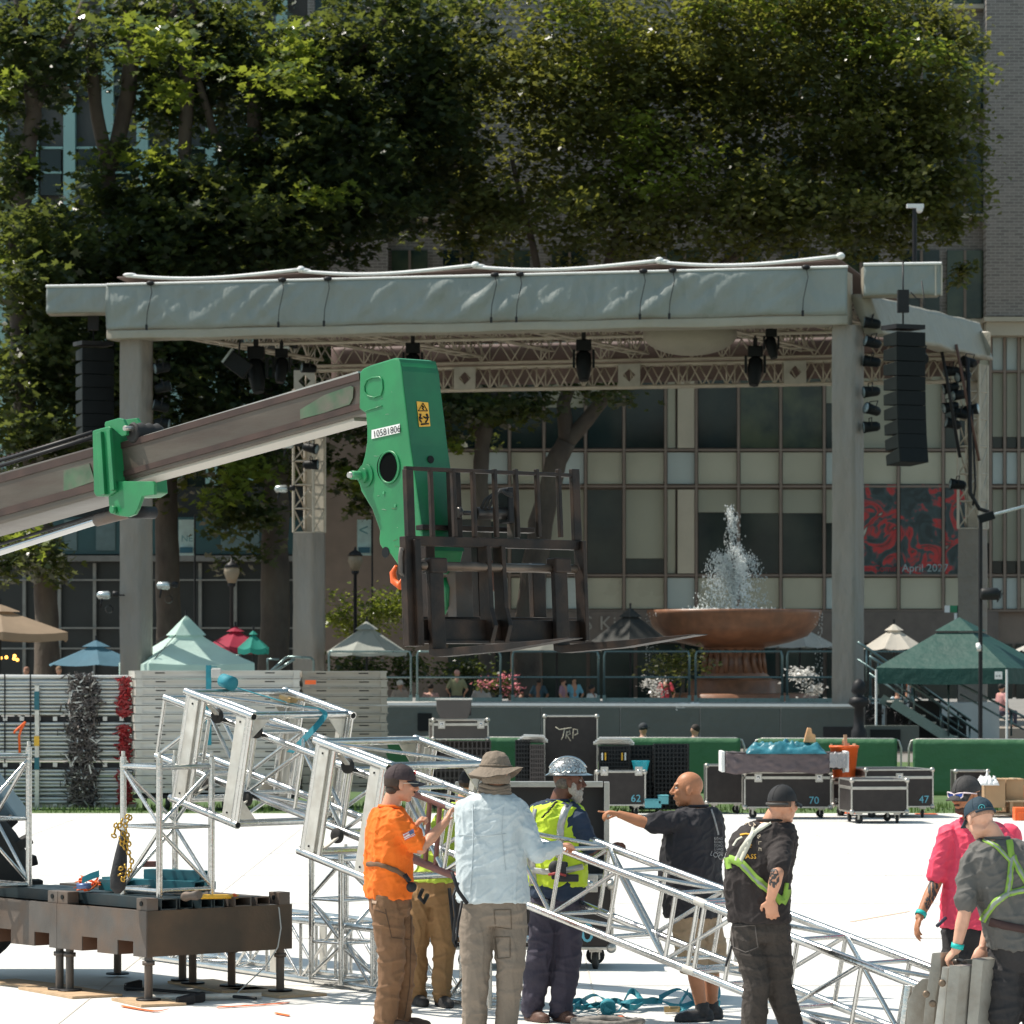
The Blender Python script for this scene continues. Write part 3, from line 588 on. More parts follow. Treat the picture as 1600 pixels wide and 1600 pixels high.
mini('crew member in a black cap behind the green barrier, right of the tall case', 1005, 1130, 72, (.05, .06, .07), hat=(.02, .025, .03), sit=True, turn=.4)
mini('dark haired man behind the green barrier beside a black opening of the stage', 1086, 1132, 72.6, (.10, .10, .11), sit=True, turn=-1.2)
# ================================================================ TERRACE BEHIND THE STAGE AND ITS PEOPLE
tb = MB(); tb.box((0, 129.5, .17), (70, 23.4, .34)); tb.build('terrace', mat('terrace_stone', (.30, .26, .22), .8, 0, .1, .8), kind='structure')
TF = .34
for a in [('man in a pale cap sitting behind the left end of the stage railing', 625, 1063, 119.5, (.40, .30, .24), (.2, .18, .15), 0, (.1, .06, .04), (.6, .55, .5), True, .5),
          ('person with pink shoulders and dark hair sitting behind the railing', 673, 1068, 119.5, (.50, .28, .24), (.1, .1, .12), 0, (.03, .02, .02), None, True, 2.8),
          ('man in an olive t shirt standing behind the railing under the fork carriage', 714, 1047, 120, (.25, .25, .14), (.07, .07, .08), 0, (.12, .08, .05), (.55, .30, .25), False, 3.14),
          ('person in a light top by the pink flowers behind the railing', 752, 1064, 120.5, (.45, .42, .40), (.1, .1, .12), 0, (.05, .03, .02), None, True, 0.),
          ('person in dark clothes sitting behind the railing left of the blue shirt', 815, 1074, 119.5, (.02, .02, .025), (.02, .02, .02), 1, (.02, .02, .02), None, True, 3.),
          ('person in a navy top standing behind the railing right of the flowers', 842, 1060, 121, (.03, .07, .10), (.03, .03, .04), 1, (.02, .02, .02), None, False, 2.9),
          ('person in a bright sky blue shirt behind the railing', 897, 1058, 121, (.18, .45, .60), (.1, .1, .1), 0, (.03, .02, .02), None, False, .3),
          ('person in a patterned pink and blue top behind the railing', 880, 1060, 120.3, (.42, .25, .32), (.1, .1, .15), 0, (.06, .03, .02), None, False, 1.2),
          ('dark haired person in a white shirt sitting left of the fountain base', 925, 1070, 119.5, (.60, .62, .60), (.1, .1, .12), 1, (.015, .012, .01), None, True, 1.),
          ('person in a red top near the glittering bush by the fountain', 1040, 1054, 119, (.55, .05, .07), (.1, .1, .12), 0, (.04, .03, .02), None, False, 2.6),
          ('visitor in a pale top under the dark green tent', 1402, 1078, 119, (.45, .55, .6), (.05, .05, .08), 0, (.02, .02, .02), None, False, .2),
          ('visitor with red hair and dark top under the dark green tent', 1420, 1066, 120, (.05, .04, .05), (.05, .05, .08), 0, (.35, .09, .03), None, False, 2.),
          ('visitor in a pink top under the right end of the dark green tent', 1565, 1068, 119, (.5, .25, .25), (.05, .05, .08), 0, (.02, .02, .02), None, True, 2.),
          ('bare headed visitor below the slate blue umbrella', 92, 1041, 119, (.12, .09, .08), (.05, .05, .05), 0, (.20, .12, .07), None, True, 0.4),
          ('visitor with reddish face just above the pipe stack', 41, 1042, 119, (.3, .2, .18), (.05, .05, .05), 0, (.3, .15, .1), None, True, -.4)]:
    mini(a[0], a[1], a[2], a[3], a[4], a[5], a[6], a[7], a[8], a[9], TF, a[10])
fl = thing('flower_planter', 'planter of pink flowers behind the stage railing', 'planter', P(790, 1030, 118.5)*1); ORG[fl].z = TF; fl.location.z = TF
crown([(770, 1072, 0, 22, 14, .4, 260), (795, 1068, 0, 22, 18, .4, 260)], .09, 118.5, KITE, LF1, fl, 'foliage')
crown([(770, 1068, -.2, 24, 14, .3, 120), (795, 1064, -.2, 24, 18, .3, 130)], .09, 118.5, KITE, mat('pink_petal', (.75, .25, .30), .7, trans=.3), fl, 'flowers')
b = MB(); b.box((ORG[fl].x, 118.5, .55), (1.1, .4, .42)); b.build('box', mat('planter_grey', (.3, .3, .28), .8), fl)
gl = thing('glittering_shrub', 'shrub with bright white and silver highlights left of the fountain base', 'shrub', V((P(1035, 1030, 117.8).x, 117.8, TF)))
crown([(1025, 1072, 0, 22, 18, .4, 300), (1258, 1068, 0, 20, 22, .4, 10)], .08, 117.8, KITE, mat('silver_leaf', (.6, .6, .58), .3, 0, .3, 5, trans=.3), gl, 'foliage')
gl2 = thing('glittering_shrub', 'silvery shrub with bright glints right of the fountain stem', 'shrub', V((P(1262, 1030, 117.8).x, 117.8, TF)))
crown([(1262, 1060, 0, 26, 26, .5, 420)], .10, 117.8, KITE, MATS['silver_leaf'], gl2, 'foliage')
lg = thing('light_string', 'string of small warm yellow lights under the tan umbrella', 'light string', P(14, 1028, 110))
for i, (x, y) in enumerate(((1, 1028), (10, 1027), (22, 1029), (27, 1031), (23, 1025))):
    b = MB(); b.ell(P(x, y, 110), (.05, .05, .05)); b.build('bulb', mat('warm_bulb', (1, .5, .1), .4, emit=((1, .45, .08), 3)), lg)
# ================================================================ STAGE
FL, FR = P(213, HOR, 111.1), P(1325, HOR, 106.2); RL, RR = P(483, HOR, 119), P(1520, HOR, 114)
for q in (FL, FR, RL, RR): q.z = 0
def ST(u, v, z): q = FL.lerp(FR, u).lerp(RL.lerp(RR, u), v); return V((q.x, q.y, z))
EX = (FR-FL).normalized(); EY = V((-EX.y, EX.x, 0)); SD = (RL-FL).normalized()
stage = thing('stage', 'large covered concert stage with grey vinyl canopy, wrapped pillars and dark deck', 'stage', (FL+FR)/2)
ZT, ZS, ZL = 13.25, 11.95, 11.68
def skirt(name, A, B, z0, z1, nu, m, seed, off=.05, amp=.07, th=.04):
    A, B = V(A), V(B); d = B-A; L = d.length; nrm = V((d.y, -d.x, 0)).normalized()
    def fn(i, j):
        p = A+d*i; x = i*L; z = z0+(z1-z0)*j
        w = noise.noise(V((x*.5+z*.5, z*.7, seed)))*amp*1.0+abs(noise.noise(V((x*1.3-z*1.5, z*.3, seed+5))))*amp*1.3+(1-abs(noise.noise(V((x*2.6+z*.9*math.sin(x*.4), z*.25, seed+9))))*3)*amp*.30
        w *= math.sin(math.pi*min(1, max(0, j)))**.4 if 0 < j < 1 else 0
        return V((p.x, p.y, z+.02*math.sin(x*1.7)*(1 if j == 0 else 0)))+nrm*(off+w)
    b = MB(); b.grid(fn, nu, 12, True, -nrm*th); return b.build(name, m, stage)
A_, B_ = ST(-.024, -.07, 0), ST(1.012, -.07, 0)
skirt('canopy_front', A_, B_, ZS, ZT-.02, 240, TARP, 2, amp=.115)
skirt('canopy_hem', A_, B_, ZL, ZS-.02, 60, TARP2, 9, .02, .02)
b = MB(); b.hexa([A_+V((0, .06, ZL)), B_+V((0, .06, ZL)), B_+EY*.9+V((0, 0, ZL)), A_+EY*.9+V((0, 0, ZL)), A_+V((0, .06, ZT-.12)), B_+V((0, .06, ZT-.12)), B_+EY*.9+V((0, 0, ZT-.12)), A_+EY*.9+V((0, 0, ZT-.12))]); b.build('front_beam', TARP2, stage)
rod('edge_tube', A_+V((0, -.06, ZT)), B_+V((0, -.06, ZT)), .035, WHT, stage)  # white tube paints the sunlit top edge of the canopy
# roof membrane with scalloped ridge peaks
pk = [0, .253, .5, .755, 1.0]; MEM = mat('roof_membrane', (.17, .12, .11), .7, 0, .08, .8)
def roofp(i, j):
    u = -.02+i*1.015; k = 0
    for q in range(4):
        if pk[q] <= u: k = q
    f = min(1, max(0, (u-pk[k])/(pk[k+1]-pk[k]))); sag = .16-.10*math.sin(math.pi*f)
    p = ST(u, -.03+j*1.07, 0); return V((p.x, p.y, ZT+.10+sag*(1-j)-1.15*j-.25*math.sin(math.pi*j)))
b = MB(); b.grid(roofp, 96, 14, True, V((0, 0, -.03))); b.build('roof_cover', MEM, stage)
for k in range(4):
    u0, u1 = pk[k]*1.0, pk[k+1]*1.0; pts = []
    for i in range(17):
        u = u0+(u1-u0)*i/16-.001; f = i/16; p = ST(u, -.05, 0); pts.append(V((p.x, p.y, ZT+.27-.15*math.sin(math.pi*f)*(1.3-.6*f)+.05*f)))
    b = MB(); b.path(pts, .05, 8); b.ell(pts[-1], (.12, .12, .1)); b.ell(pts[0]+V((.1, 0, .02)), (.2, .1, .06)); b.build('lit_ridge_edge', WHT, stage)  # white rod paints sunlight along the roof edge
for u in (.045, .235, .30, .535, .57, .74, .78, .96):
    p = ST(u, -.09, ZT+.02); b = MB(); b.path([p, p+V((.05, -.12, -.3)), p+V((-.08, -.14, -.9)), p+V((-.1, -.12, -1.25))], .012, 5); b.box(p+V((-.1, -.13, -1.3)), (.07, .07, .16)); b.ell(p+V((0, 0, -.02)), (.12, .08, .07)); b.build('tie_rope', BLK, stage)
# wings and right side beam
def wing(x0, x1, y0, y1, D, dep):
    p, q = P(x0, y0, D), P(x1, y1, D); a, c = V((p.x, D, 0)), V((q.x, D-.3, 0))
    skirt('wing_cover', a, c, q.z, p.z, 30, TARP, x0, .03, .08)
    b = MB(); b.hexa([a+V((0, .1, q.z)), c+V((0, .1, q.z)), c+V((0, dep, q.z)), a+V((0, dep, q.z)), a+V((0, .1, p.z)), c+V((0, .1, p.z)), c+V((0, dep, p.z)), a+V((0, dep, p.z))]); b.build('wing_box', TARP2, stage)
    rod('edge_tube', a+V((-.02, -.04, p.z+.03)), c+V((.02, -.04, p.z+.03)), .04, WHT, stage)  # white paints the sunlit top of the wing
wing(73, 186, 449, 490, 111.6, .9); wing(1350, 1468, 415, 462, 105.5, .9)
for x in (1462, 1471): rod('edge_tube', P(x, 414, 105.2), P(x, 462, 105.2), .03, TRST, stage)
a, c = ST(1.03, .02, 0), ST(1.012, 1.03, 0)
def sb(i, j):
    p = a.lerp(c, i); z = 11.45+1.12*j-.10*i; return V((p.x, p.y, z))+V((.5*(1-j*j)*0+.55*(1-j), -.2*(1-j), 0))*.0+EX*(.62-.42*j)+V((0, 0, .04*noise.noise(V((i*9, j*3, 4)))))
b = MB(); b.grid(lambda i, j: sb(i, j)-EX*.35, 40, 8, True, -EX*.5); b.build('side_cover', TARP2, stage, fix=True)
a2, c2 = ST(1.012, 1.0, 0), ST(.97, 1.04, 0)
b = MB(); b.hexa([a2+V((0, 0, 11.5)), a2+V((.25, -.25, 11.45)), c2+V((0, 0, 11.45)), c2+V((0, .3, 11.45)), a2+V((0, 0, 12.2)), a2+V((.25, -.25, 12.15)), c2+V((0, 0, 12.15)), c2+V((0, .3, 12.15))]); b.build('side_cover_end', TARP2, stage, fix=True)
# pillars
def pillar(c, z0, z1, w=.62, m=WRAP):
    c = V(c); n = 26; rings = []
    b = MB()
    def fn(i, j):
        k = i*4; s_ = int(k) % 4; f = k-int(k); q = [(-1, -1), (1, -1), (1, 1), (-1, 1), (-1, -1)]
        x0, y0 = q[s_]; x1, y1 = q[s_+1]; x, y = x0+(x1-x0)*f, y0+(y1-y0)*f; z = z0+(z1-z0)*j
        d = .03*noise.noise(V((x*1.2+c.x, y*1.2, z*.9)))+.025*abs(noise.noise(V((x*2+c.x, y*2+z*1.5, z*1.1))))
        return c+EX*(x*w/2*(1+d))+SD*(y*w/2*(1+d))+V((0, 0, z))
    b.grid(fn, 24, 60, True); return b.build('pillar_wrap', m, stage)
pillar(FL, 0, ZL); pillar(FR, .6, ZL); brick('pillar_base', FR+V((0, 0, .3)), (1.2, 1.2, .6), BLK, stage, (EX, EY, Z))
def latt(name, A, B, up, sd, h, w, n, rc, rb, m=TRST, faces=(0, 1), parent=None):
    """lattice beam: four chords, zigzag on the near and far faces"""
    parent = parent or stage; A, B, up, sd = V(A), V(B), V(up).normalized(), V(sd).normalized()
    cs = [(0, 0), (0, 1), (1, 0), (1, 1)]
    for i, j in cs: rod('chord', A+up*h*i+sd*w*j, B+up*h*i+sd*w*j, rc, m, parent, 8)
    b = MB(); d = (B-A)/n
    for f in faces:
        o = sd*w*f
        for k in range(n):
            p = A+d*k+o; q = A+d*(k+1)+o
            b.tube(p+(up*h if k % 2 else V()), q+(V() if k % 2 else up*h), rb, n=5)
            if k % 4 == 0: b.tube(p, p+up*h, rb, n=5)
    for k in range(0, n+1, 2): b.tube(A+d*k, A+d*k+sd*w, rb, n=5); b.tube(A+d*k+up*h, A+d*k+sd*w+up*h, rb, n=5)
    b.build(name, m, parent)
r0, r1 = ST(0, .98, 10.72), ST(1, .98, 10.72)
latt('lattice', r0, r1, Z, SD, .68, .55, 56, .045, .026)
latt('lattice', r0+V((0, 0, .82)), r1+V((0, 0, .82)), Z, SD, .75, .5, 44, .035, .022)
for x in (470, 727, 983, 1243):
    u = None
    for k in range(1000):
        q = ST(k/1000, .975, 11.06); 
        if 800+q.x*FPX/q.y >= x: u = k/1000; break
    c = ST(u, .972, 11.06); E2 = (r1-r0).normalized(); b = MB(); W_ = .34; h = .20
    o = [c+E2*(-W_)+Z*(-W_), c+E2*W_+Z*(-W_), c+E2*W_+Z*W_, c+E2*(-W_)+Z*W_]; inn = [c-Z*h, c+E2*h, c+Z*h, c-E2*h]
    N_ = V((E2.y, -E2.x, 0))*.03
    for i in range(4): b.add([o[i], o[(i+1) % 4], inn[i], inn[i-1]], [(0, 1, 2), (0, 2, 3)])
    b.v = [p+N_ for p in b.v]; n0 = len(b.v); b.v += [p-N_ for p in b.v]; b.f += [tuple(i+n0 for i in f[::-1]) for f in b.f]; b.sm += b.sm
    b.build('node_plate', mat('plate_grey', (.42, .40, .35), .5), stage)
for k, u in enumerate((.0, .25, .5, .75, .955)):
    latt('lattice', ST(u, .0, 12.0), ST(u, 1, 11.72), Z, EX, .5, .45, 22, .04, .024)
    latt('lattice', ST(min(u+.12, .93), .0, 12.2), ST(min(u+.12, .93), 1, 11.85), Z, EX, .3, .2, 14, .03, .018)
latt('lattice', ST(0, .5, 11.9), ST(1, .5, 11.9), Z, SD, .5, .4, 50, .035, .02)
skirt('back_curtain', ST(.02, 1.06, 0), ST(1, 1.06, 0), 10.9, 12.15, 60, MEM, 8, .0, .04)
# rear pillars: wrap below, open truss above
def tower(c, z0, z1, w, n, m=TRST, back=True):
    c = V(c); b = MB(); q = [c+EX*(sx*w/2)+SD*(sy*w/2) for sx, sy in ((-1, -1), (1, -1), (1, 1), (-1, 1))]
    for p in q: rod('leg', p+Z*z0, p+Z*z1, .045, m, stage, 8)
    for k in range(n):
        za, zb_ = z0+(z1-z0)*k/n, z0+(z1-z0)*(k+1)/n
        for i in range(4): b.tube(q[i]+Z*za, q[(i+1) % 4]+Z*zb_, .024, n=5); b.tube(q[i]+Z*za, q[(i+1) % 4]+Z*za, .024, n=5)
    b.build('bracing', m, stage)
    if back: bb = MB(); bb.add([q[1]+Z*z0, q[2]+Z*z0, q[2]+Z*z1, q[1]+Z*z1], [(0, 1, 2, 3)]); bb.add([q[2]+Z*z0, q[3]+Z*z0, q[3]+Z*z1, q[2]+Z*z1], [(0, 1, 2, 3)]); bb.build('inner_cloth', mat('inner_cloth', (.5, .45, .37), .8, trans=.3), stage)
zr = EYE+(HOR-832)*119/FPX; pillar(RL, 0, zr, .66); tower(RL, zr, 10.8, .64, 6)
zr2 = EYE+(HOR-826)*114/FPX; pillar(RR, 0, zr2, .62, mat('rear_wrap', (.25, .21, .175), .6, 0, .1, 2, .5, 3, trans=.1)); tower(RR, zr2, 11.2, .62, 6)
# deck
DZ = 1.19
DK = mat('deck_skirt', (.075, .088, .078), .55, 0, .12, .7, .2, 4); DT = mat('deck_top_pale', (.42, .42, .40), .6, 0, .1, 1)
d0, d1, d2, d3 = ST(-.06, -.06, 0), ST(1.03, -.06, 0), ST(1.03, 1.05, 0), ST(-.06, 1.05, 0)
b = MB(); b.hexa([d0, d1, d2, d3, d0+Z*DZ, d1+Z*DZ, d2+Z*DZ, d3+Z*DZ]); b.build('deck_top', DT, stage)
b = MB(); b.bar(d0+V((0, -.05, DZ+.0)), d1+V((0, -.05, DZ+.0)), .07, .075); b.build('lit_deck_edge', WHT, stage)  # white bar added to paint the sunlit line of the deck top
for k in range(10):
    u0, u1 = -.06+1.09*k/10, -.06+1.09*(k+1)/10; a, c = ST(u0+.001, -.063, 0), ST(u1-.001, -.063, 0)
    b = MB(); b.bar(a+Z*(DZ/2-.04), c+Z*(DZ/2-.04), .06, DZ-.1); b.build('skirt_panel', DK, stage)
for x, y in ((665, 1128), (1068, 1140)): p = P(x, y, 107.0+(1068-x)*.004); brick('hatch', (p.x, p.y-.0, p.z), (.45, .4, .5), BLKF, stage)
cl = MB(); c0 = P(1075, 1104, 107.0)
cl.grid(lambda i, j: c0+V(((i-.5)*.7, -.15-.1*j, DZ-c0.z+.06+.1*noise.noise(V((i*5, j*5, 1)))-.18*j)), 14, 8, True, V((0, 0, -.02))); cl.build('white_cloth', WHT, None, c0, label='crumpled white cloth on the front edge of the stage deck', cat='cloth', fix=True)
# railing at the back of the deck
rl = thing('stage_railing', 'black metal guard railing along the back of the stage deck', 'railing', ST(.5, .85, DZ))
RAILM = mat('rail_dark_green', (.16, .22, .22), .3, .75, .1, 4)
for x0, x1 in ((514, 642), (652, 782), (801, 935), (944, 1077), (1087, 1222), (1230, 1345), (1360, 1425)):
    D = 116.5-(x0-514)*.0045; zt, zm, zb_ = [EYE+(HOR-y)*D/FPX for y in (1018, 1058, 1092)]
    a, c = P(x0, HOR, D), P(x1, HOR, D-.5)
    def q(p, z): return V((p.x, p.y, z))
    b = MB(); e = (c-a).normalized()*.12; b.path([q(a, DZ), q(a, zt-.14), q(a, zt)+e*.3, q(a, zt)+e, q(c, zt)-e, q(c, zt)-e*.3, q(c, zt-.14), q(c, DZ)], .035, 8); b.build('rail_frame', RAILM, rl)
    rod('mid_rail', q(a, zm), q(c, zm), .03, RAILM, rl); b = MB(); b.bar(q(a, DZ+.06), q(c, DZ+.06), .04, .12); b.build('kick_plate', RAILM, rl)
    for p, k in ((a, 1), (c, -1)): brick('foot', q(p, DZ+.1)+V((0, -.04, 0)), (.1, .05, .2), RAILM, rl)
lr = thing('stair_railing', 'short black stair railings at the left rear of the stage above the deck stack', 'railing', P(380, 1060, 113))
for pts in ([(276, 1062), (276, 1028), (281, 1026), (294, 1026), (297, 1030), (297, 1062)], [(326, 1060), (326, 1028), (332, 1024), (374, 1024), (378, 1030), (378, 1060)], [(325, 1032), (300, 1045), (262, 1062)], [(420, 1052), (446, 1028), (452, 1026), (486, 1028), (490, 1032), (490, 1060)], [(425, 1052), (460, 1030)], [(418, 1050), (418, 1030), (436, 1030)]):
    b = MB(); b.path([P(x, y, 113+.3*(x % 3)) for x, y in pts], .04, 6); b.build('rail', RAILM, lr)
b = MB()
for k in range(3): b.box(P(281+k*6, 1046, 113.2), (.05, .05, .5))
b.build('posts', ALUD, lr)
# stairs at the right
st = thing('stage_stairs', 'black steel stairs with handrails going down from the right side of the stage', 'stairs', V((P(1450, HOR, 104).x, 104, 0)))
def lin(pts, D, r, n, nm): b = MB(); b.path([P(x, y, D) for x, y in pts], r, n); b.build(nm, RAILM, st)
for D, dy, dx in ((103.5, 0, 0), (105., -22, -18)):
    lin([(1358+dx, 1025+dy), (1372+dx, 1034+dy), (1535+dx, 1148+dy)], D, .04, 8, 'handrail'); lin([(1358+dx, 1052+dy), (1522+dx, 1160+dy)], D, .03, 8, 'mid_rail')
    for x in (1372, 1428, 1470, 1515): lin([(x+dx, 1034+(x-1372)*.70+dy), (x+dx, 1086+(x-1372)*.66+dy)], D, .03, 6, 'post')
    b = MB(); b.bar(P(1395+dx, 1098+dy*.3, D), P(1520+dx, 1178+dy*.3, D), .08, .26); b.build('stringer', RAILM, st)
for k in range(8):
    f = k/7; p = P(1398+f*118, 1096+f*76, 104.3); brick('tread', p, (.32, 1.6, .04), ALUD, st)
for D in (103.2, 104.6): lin([(1478, 1058), (1600, 1120), (1640, 1142)], D, .035, 6, 'handrail'); lin([(1500, 1085), (1600, 1140)], D, .03, 6, 'mid_rail')
for x in (1482, 1530, 1580): lin([(x, 1060+(x-1478)*.5), (x, 1150)], 103.2, .03, 6, 'post')
mo = thing('monitor_speaker', 'squat dark speaker cabinet on the ground right of the front right pillar', 'speaker', V((P(1395, HOR, 101).x, 101, 0)))
rect('cabinet', 1352, 1134, 1436, 1175, 101, .9, DK, mo); rect('grille', 1360, 1140, 1407, 1170, 100.95, .04, BLKF, mo)
jk = thing('equipment_pile', 'dark pile of black boxes and cables between the front right pillar and the stairs', 'equipment', V((P(1400, HOR, 104).x, 104, .0)))
for i, (x0, y0, x1, y1) in enumerate(((1352, 1100, 1378, 1134), (1386, 1106, 1420, 1134), (1425, 1095, 1470, 1160), (1475, 1120, 1510, 1165))): rect('box', x0, y0, x1, y1+20, 104+i*.4, .6, PLAS, jk)
b = MB()
for k in range(24): x = random.uniform(1355, 1420); y = random.uniform(1098, 1128); b.path([P(x+random.uniform(-9, 9), y+random.uniform(-8, 8), 103.6+random.random()*.3) for _ in range(4)], .02, 5)
b.build('cables', BLK, jk, kind='stuff')
bl = thing('bollard_light', 'dark ornate lamp bollard standing against the front right pillar', 'lamp post', V((P(1342, HOR, 100).x, 100, 0))); o = ORG[bl]
b = MB(); b.lathe(o, [(.22, 0), (.2, .6), (.14, .7), (.12, 1.2), (.28, 1.3), (.24, 1.45), (.10, 1.5), (.2, 1.62), (.16, 1.85), (.05, 1.95)], 14); b.build('post', BLK, bl)
# pa arrays
def pa(label, x0, y0, y1, D, wpx, n, bend):
    t = thing('line_array_speaker', label, 'speaker', P(x0+wpx/2, y0, D), 'black speaker columns hung from the stage'); s = D/FPX; top = P(x0+wpx*.5, y0, D); H_ = (y1-y0)*s/n
    ax = (V((.90, .43, 0)), V((-.43, .90, 0)), Z); p = top.copy(); ang = 0
    brick('bumper_frame', top+V((0, 0, .14)), (wpx*s*.8, .8, .12), BLK, t, ax)
    for k in range(n):
        ang += bend*(k/n)**1.6; r_ = Matrix.Rotation(-ang, 3, ax[0]); w_ = r_ @ Z; yv = r_ @ ax[1]; c = p-w_*H_/2
        b = MB(); hw = wpx*s*.40; f = c-yv*.42; bk = c+yv*.42; h0, h1 = H_*.485, H_*.36; X = ax[0]
        b.hexa([f-X*hw-w_*h0, f+X*hw-w_*h0, bk+X*hw*.82-w_*h1, bk-X*hw*.82-w_*h1, f-X*hw+w_*h0, f+X*hw+w_*h0, bk+X*hw*.82+w_*h1, bk-X*hw*.82+w_*h1]); b.build('cabinet', mat('speaker_black', (.008, .012, .012), .6, 0, .2, 3, spec=.15), t, bevel=.015)
        brick('grille', f-yv*.012, (hw*1.9, .02, H_*.93), BLKF, t, (X, yv, w_))
        p = p-w_*H_
    mt_ = top+V((0, 0, .5)); b = MB(); b.path([top+V((0, 0, .2)), mt_+V((0, 0, 1.4))], .025, 6); b.box(mt_+V((0, 0, .35)), (.3, .3, .6)); b.path([mt_+V((.2, 0, .6)), mt_+V((.6, 0, .2)), mt_+V((.5, 0, .9))], .02, 6); b.build('hoist', BLK, t)
    return t
pa('tall black speaker column hanging right of the front right pillar', 1378, 520, 728, 103.5, 66, 9, .05)
pa('black speaker column hanging among leaves left of the front left pillar', 113, 545, 690, 112.5, 66, 7, .03)
# moving heads and par cans
def mover(c, k=1., tilt=0.):
    b = MB(); t = thing('moving_light', '', 'stage light', c, 'moving lights under the stage roof'); c = V(c)
    b.box(c+V((0, 0, -.15*k)), (.42*k, .36*k, .3*k)); b.build('base', BLKF, t, bevel=.02)
    for s_ in (-1, 1): brick('yoke_arm', c+V((.27*k*s_, 0, -.52*k)), (.07*k, .2*k, .5*k), BLKF, t)
    a = V((math.sin(tilt), -.25, -math.cos(tilt))).normalized(); h = c+V((0, 0, -.62*k)); b = MB(); x = a.cross(V((0, 1, 0))).normalized(); b.lathe(h-a*.32*k, [(.12*k, 0), (.2*k, .08*k), (.22*k, .35*k), (.17*k, .72*k), (.13*k, .85*k)], 14, (x, a.cross(x), a)); b.build('head', BLKF, t, fix=True)
    b = MB(); b.tube(c, c+V((0, 0, .3*k)), .03); b.box(c+V((0, 0, .12*k)), (.12*k, .1*k, .24*k)); b.build('clamp', BLK, t)
    return t
for x, y, D, k, tl, lb_ in ((645, 536, 112.5, 1., 0, 'black moving light right above the green boom head'), (912, 531, 111, 1.05, 0, 'black moving light under the middle of the roof'), (1180, 541, 110, 1.0, -.1, 'black moving light under the right part of the roof'), (1205, 514, 109, .75, .2, 'small black moving light close under the beam at the right'), (400, 542, 113, 1.2, .15, 'large moving light below the left end of the beam'), (440, 545, 114, .9, -.1, 'moving light beside the left rear truss')):
    mover(P(x, y, D), k, tl)['label'] = lb_
fld = thing('flood_light', 'tilted flood light with a pale shade under the left end of the beam', 'stage light', P(372, 565, 112)); b = MB(); c = P(372, 570, 112); b.box(c, (.7, .5, .5), (V((.8, 0, -.6)), V((0, 1, 0)), V((.6, 0, .8)))); b.build('housing', BLKF, fld, bevel=.03); b = MB(); b.box(P(356, 556, 111.8), (.06, .5, .5), (V((.8, 0, -.6)), V((0, 1, 0)), V((.6, 0, .8)))); b.build('shade', mat('lamp_shade_grey', (.3, .34, .33), .4), fld); rod('hanger', c, P(375, 528, 112), .03, BLK, fld)
bel = MB(); bel.ell(P(1078, 522, 109.5), (1.35, .8, .62), None, 28, 16); bel.build('bundled_cloth', mat('cream_liner', (.45, .41, .34), .7, 0, .06, 2, .3, 4, trans=.3), None, P(1078, 522, 109.5), label='bulging cream cloth hanging under the roof at the right', cat='cloth')
parp = thing('par_light', 'x', 'stage light', (0, 0, 0), 'black stage lamps on the side trusses')
b = MB(); b.lathe((0, 0, 0), [(.1, -.3), (.15, -.22), (.17, .1), (.19, .22)], 14, (Z, V((0, 0, 1)).cross(V((-1, 0, 0))), V((-1, 0, 0)))); b.build('can', BLKF, parp, fix=True)
b = MB(); b.path([(0, -.2, 0), (.02, -.22, .28), (.02, .22, .28), (0, .2, 0)], .018, 6); b.build('yoke', BLK, parp)
b = MB(); b.lathe((-.225, 0, 0), [(.01, 0), (.16, .01), (.16, -.01)], 12, (Z, V((0, 0, 1)).cross(V((-1, 0, 0))), V((-1, 0, 0)))); b.build('lens', mat('lens_glass', (.2, .26, .28), .1, 0, .1, 3, spec=.8), parp)
first = True
spots = [(1361, 505, 106, 0, 'right side of the front right pillar, topmost lamp'), (1362, 535, 106, .3, 'right of the front right pillar, second lamp from the top'), (1361, 565, 106.2, -.2, 'right of the front right pillar, third lamp from the top'), (1360, 612, 106, .2, 'right of the front right pillar, fourth lamp from the top'), (1362, 640, 106, .5, 'right of the front right pillar, fifth lamp with blue lens'), (1360, 667, 106.1, .1, 'right of the front right pillar, lowest lamp'),
         (1513, 566, 112, -.8, 'topmost lamp of the cluster on the right rear truss'), (1486, 580, 112, .2, 'upper left lamp of the right rear cluster'), (1504, 588, 112, .5, 'inner upper lamp of the right rear cluster'), (1484, 606, 112, .1, 'left lamp in the middle of the right rear cluster'), (1498, 617, 112, .4, 'lamp in the middle of the right rear cluster'), (1484, 636, 112, .3, 'lower left lamp of the right rear cluster'), (1500, 646, 112, -.1, 'lower middle lamp of the right rear cluster'), (1518, 640, 112, 2.8, 'lamp turned right low on the right rear cluster'), (1488, 662, 112, .2, 'lowest lamp of the right rear cluster'), (1495, 757, 111.5, .1, 'single lamp halfway down the right rear truss'), (1432, 560, 107, -1.0, 'large lamp partly behind the right speaker column'),
         (252, 575, 111, .4, 'topmost lamp just right of the front left pillar'), (256, 605, 111, 3.3, 'second lamp down right of the front left pillar'), (250, 635, 111, .2, 'third lamp down right of the front left pillar'), (254, 662, 111, 3.0, 'lowest lamp right of the front left pillar'), (481, 575, 117, .3, 'dark lamp on the left rear truss under the beam'), (486, 700, 116.5, 2.8, 'upper lamp of the pair on the left rear tower'), (487, 726, 116.5, 3.0, 'lower lamp of the pair on the left rear tower')]
for x, y, D, a, lb_ in spots:
    o = parp if first else copy_tree(parp); first = False; o.location = P(x, y, D); o.rotation_euler = (0, -.25*math.sin(x), a); o['label'] = 'black stage lamp, '+lb_
    k = 1.3 if 1430 < x < 1440 else .88; o.scale = (k, k, k)
